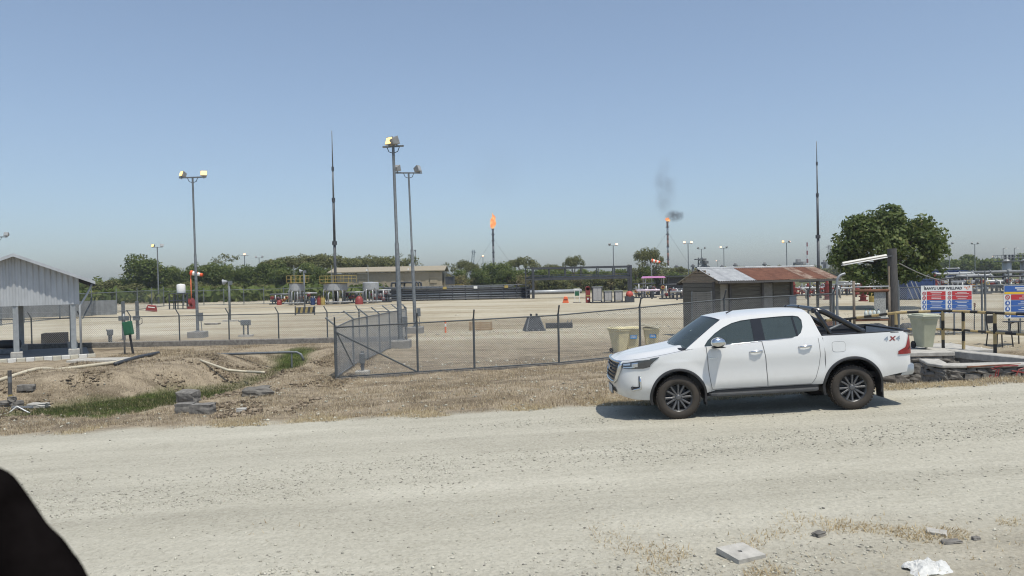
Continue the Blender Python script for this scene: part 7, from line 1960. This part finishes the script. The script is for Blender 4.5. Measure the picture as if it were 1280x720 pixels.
row = [  # left tree line
 ('dense', 104, 352, 150, 'at the far left end behind the shelter roof', .9), ('bush', 128, 348, 140, 'just right of the shelter roof', 1.2), ('dense', 148, 345, 150, 'low one left of the big left tree', 1.0),
 ('sparse', 172, 318, 160, 'rising out of the left tree line', 1.2), ('dense', 185, 316, 150, 'the tallest at left under the dark lamp head', 1.05), ('dense', 207, 330, 152, 'between the tall left lamp pole and the distant one', 1.0),
 ('bush', 163, 352, 135, 'in front of the big left tree', 1.4), ('dense', 228, 331, 158, 'left of the windsock', 1.1), ('bush', 216, 352, 138, 'below the dark lamp head', 1.4), ('dense', 254, 326, 150, 'right of the windsock', 1.1), ('dense', 276, 326, 156, 'left of the glowing far lamp', 1.1),
 ('sparse', 284, 317, 165, 'poking up left of the glowing far lamp', 1.1), ('dense', 297, 331, 150, 'under the glowing far lamp', 1.0), ('bush', 245, 350, 136, 'low behind the water tank', 1.5), ('dense', 318, 328, 154, 'right of the glowing far lamp', 1.1), ('bush', 285, 352, 138, 'low behind the left boundary fence', 1.6),
 ('dense', 338, 324, 156, 'right of the pale far lamp', 1.1), ('umbrella', 360, 322, 162, 'spreading left of the lightning mast', 1.2), ('dense', 356, 332, 148, 'below the spreading crown', 1.2), ('dense', 382, 327, 152, 'behind the speaker post', 1.1), ('umbrella', 384, 320, 168, 'behind the leftmost tank', 1.1), ('umbrella', 405, 319, 170, 'just left of the lightning mast', 1.2), ('dense', 402, 332, 150, 'low left of the lightning mast', 1.1), ('bush', 330, 352, 140, 'low behind the middle of the boundary fence', 1.6), ('bush', 372, 354, 140, 'low behind the leftmost tank', 1.5),
 ('umbrella', 440, 324, 185, 'above the left part of the warehouse roof', 1.2), ('umbrella', 462, 321, 190, 'above the middle of the warehouse roof', 1.2), ('umbrella', 482, 322, 185, 'left of the corner lamp pole', 1.0), ('sparse', 503, 316, 185, 'between the two near lamp poles', 1.2), ('sparse', 514, 322, 190, 'right of the second near lamp pole', 1.0), ('bush', 540, 334, 190, 'above the warehouse right end', 1.0),
 ('sparse', 561, 328, 180, 'pale one right of the warehouse', 1.0), ('umbrella', 580, 326, 180, 'left of the crane boom', .6), ('umbrella', 590, 330, 176, 'below the crane boom', .6), ('dry', 566, 340, 150, 'low one right of the warehouse', 1.3), ('dense', 574, 336, 158, 'filling the gap below the crane boom', 1.3), ('dense', 646, 333, 158, 'filling the gap left of the truss', 1.3), ('dense', 672, 334, 160, 'behind the truss left end', 1.4), ('dense', 700, 335, 162, 'behind the truss left of its middle', 1.5), ('dense', 731, 335, 162, 'behind the truss right of its middle', 1.5), ('dense', 757, 336, 160, 'behind the truss under the far lamp', 1.5), ('dense', 781, 334, 160, 'behind the truss right end', 1.4), ('dense', 545, 338, 165, 'peeping over the warehouse right end', 1.1), ('dry', 582, 346, 150, 'below the crane boom', 1.4), ('dense', 602, 334, 150, 'under the far glowing lamp left of the flare', 1.0), ('dense', 620, 325, 155, 'at the foot of the flaming stack', 1.2), ('dense', 633, 333, 150, 'right of the flaming stack foot', .9),
 ('umbrella', 655, 322, 170, 'spreading left of the truss gantry', .85), ('dry', 648, 343, 150, 'left of the truss gantry', 1.3), ('dry', 664, 344, 150, 'behind the truss left column', 1.2), ('umbrella', 690, 331, 180, 'behind the truss left half', 1.0), ('umbrella', 718, 321, 178, 'rising above the middle of the truss', .62), ('bush', 685, 345, 150, 'seen through the truss left third', 1.5), ('bush', 705, 346, 150, 'seen through the truss left middle', 1.4), ('dry', 726, 343, 152, 'seen through the truss middle', 1.4), ('bush', 744, 345, 150, 'seen through the truss right middle', 1.5), ('dry', 764, 341, 152, 'seen through the truss right third', 1.4), ('bush', 780, 344, 150, 'behind the truss right column', 1.4),
 ('sparse', 795, 322, 150, 'left half of the round tree by the smoking flare', .9), ('umbrella', 811, 311, 152, 'round one left of the smoking flare stack', .58), ('sparse', 818, 314, 154, 'right half of the round tree by the smoking flare', .9), ('dense', 806, 330, 150, 'below the round tree by the smoking flare', .7), ('bush', 800, 345, 148, 'behind the pink canopy left', 1.3), ('bush', 823, 340, 155, 'behind the pink canopy right', 1.4), ('dense', 843, 339, 170, 'right of the smoking flare stack foot', 1.5), ('bush', 862, 341, 165, 'left of the hut gable', 1.6), ('umbrella', 850, 334, 200, 'low on the skyline left of the hut', .9)]
for k, a in enumerate(row): tree(a[0], a[1], a[2], a[3], a[4], a[5], k)
# big round tree at right
rs = np.random.default_rng(77); cl = []
for k in range(120):
    d = rs.normal(size=3); d /= np.linalg.norm(d); d[2] = abs(d[2]) if rs.random() < .8 else d[2]
    q = rs.uniform(.55, 1.0) ** .6
    cl.append((d[0] * 3.75 * q, d[1] * 3.5 * q, 3.9 + d[2] * 3.35 * q - .25 * (abs(d[0]) > .8), rs.uniform(.55, 1.0)))
for k in range(26): cl.append((rs.uniform(-3.3, 2.6), rs.uniform(-3.0, 1.0), rs.uniform(2.3, 3.4), rs.uniform(.5, .8)))
V, t = crown_leaves(cl, 210, .17, rs, flat=.8)
TY_ = 58
T = thing('broadleaf_tree', 'big dense round crowned tree behind the tube lamp', 'tree', fp(1111, TY_)); T.scale = (1.02, 1.02, 1.02)
link('crown', raw_mesh('crown', V, 4, leafs['dark'], t), T)
b = MB(); limbs(b, 6.5, .34, cl, rs, 16); b.build('trunk', bark, T, smooth=True)
# distant wood at right: one mass
def far_wood(name, px0, px1, Y, lo, hi, mat, n, seed):
    rs = np.random.default_rng(seed); cl = []
    for k in range(n):
        px = rs.uniform(px0, px1); y = Y + rs.uniform(-8, 25); top = at(px, 0, Y).z
        hgt = lo + (hi - lo) * (.5 + .5 * mnoise.noise((px * .045, seed, 0))) * rs.uniform(.75, 1.05)
        for z in np.arange(1.0, hgt, 1.7): cl.append((gx(px, y), y, PAD + z, rs.uniform(1.2, 2.0)))
    V, t = crown_leaves(cl, 12, .62, rs)
    return stuff(link(name, raw_mesh(name, V, 4, leafs[mat], t)))
far_wood('distant_wood', 1105, 1330, 250, 3.6, 7.2, 'mid', 230, 3)
far_wood('distant_wood', 830, 1110, 330, 3.2, 6.0, 'olive', 230, 5)
far_wood('distant_scrub', 640, 860, 210, 2.6, 4.6, 'olive', 200, 8)
far_wood('distant_scrub', 95, 480, 128, 1.2, 2.6, 'mid', 260, 12)
far_wood('distant_scrub', -60, 160, 190, 2.6, 5.0, 'mid', 130, 9)

# ------------------------------------------------------------------ haze
hb = MB(); hb.box((0, 300, 60), (1500, 720, 126)); hz = hb.build('haze', pm('haze_placeholder', (1, 1, 1)))
m = bpy.data.materials.new('haze'); m.use_nodes = True; N, L = m.node_tree.nodes, m.node_tree.links; N.clear()
o_ = N.new('ShaderNodeOutputMaterial'); v_ = N.new('ShaderNodeVolumePrincipled'); v_.inputs['Color'].default_value = (.90, .94, 1.0, 1); v_.inputs['Density'].default_value = .00035; v_.inputs['Anisotropy'].default_value = .2
L.new(v_.outputs[0], o_.inputs['Volume']); hz.data.materials.clear(); hz.data.materials.append(m); stuff(hz)
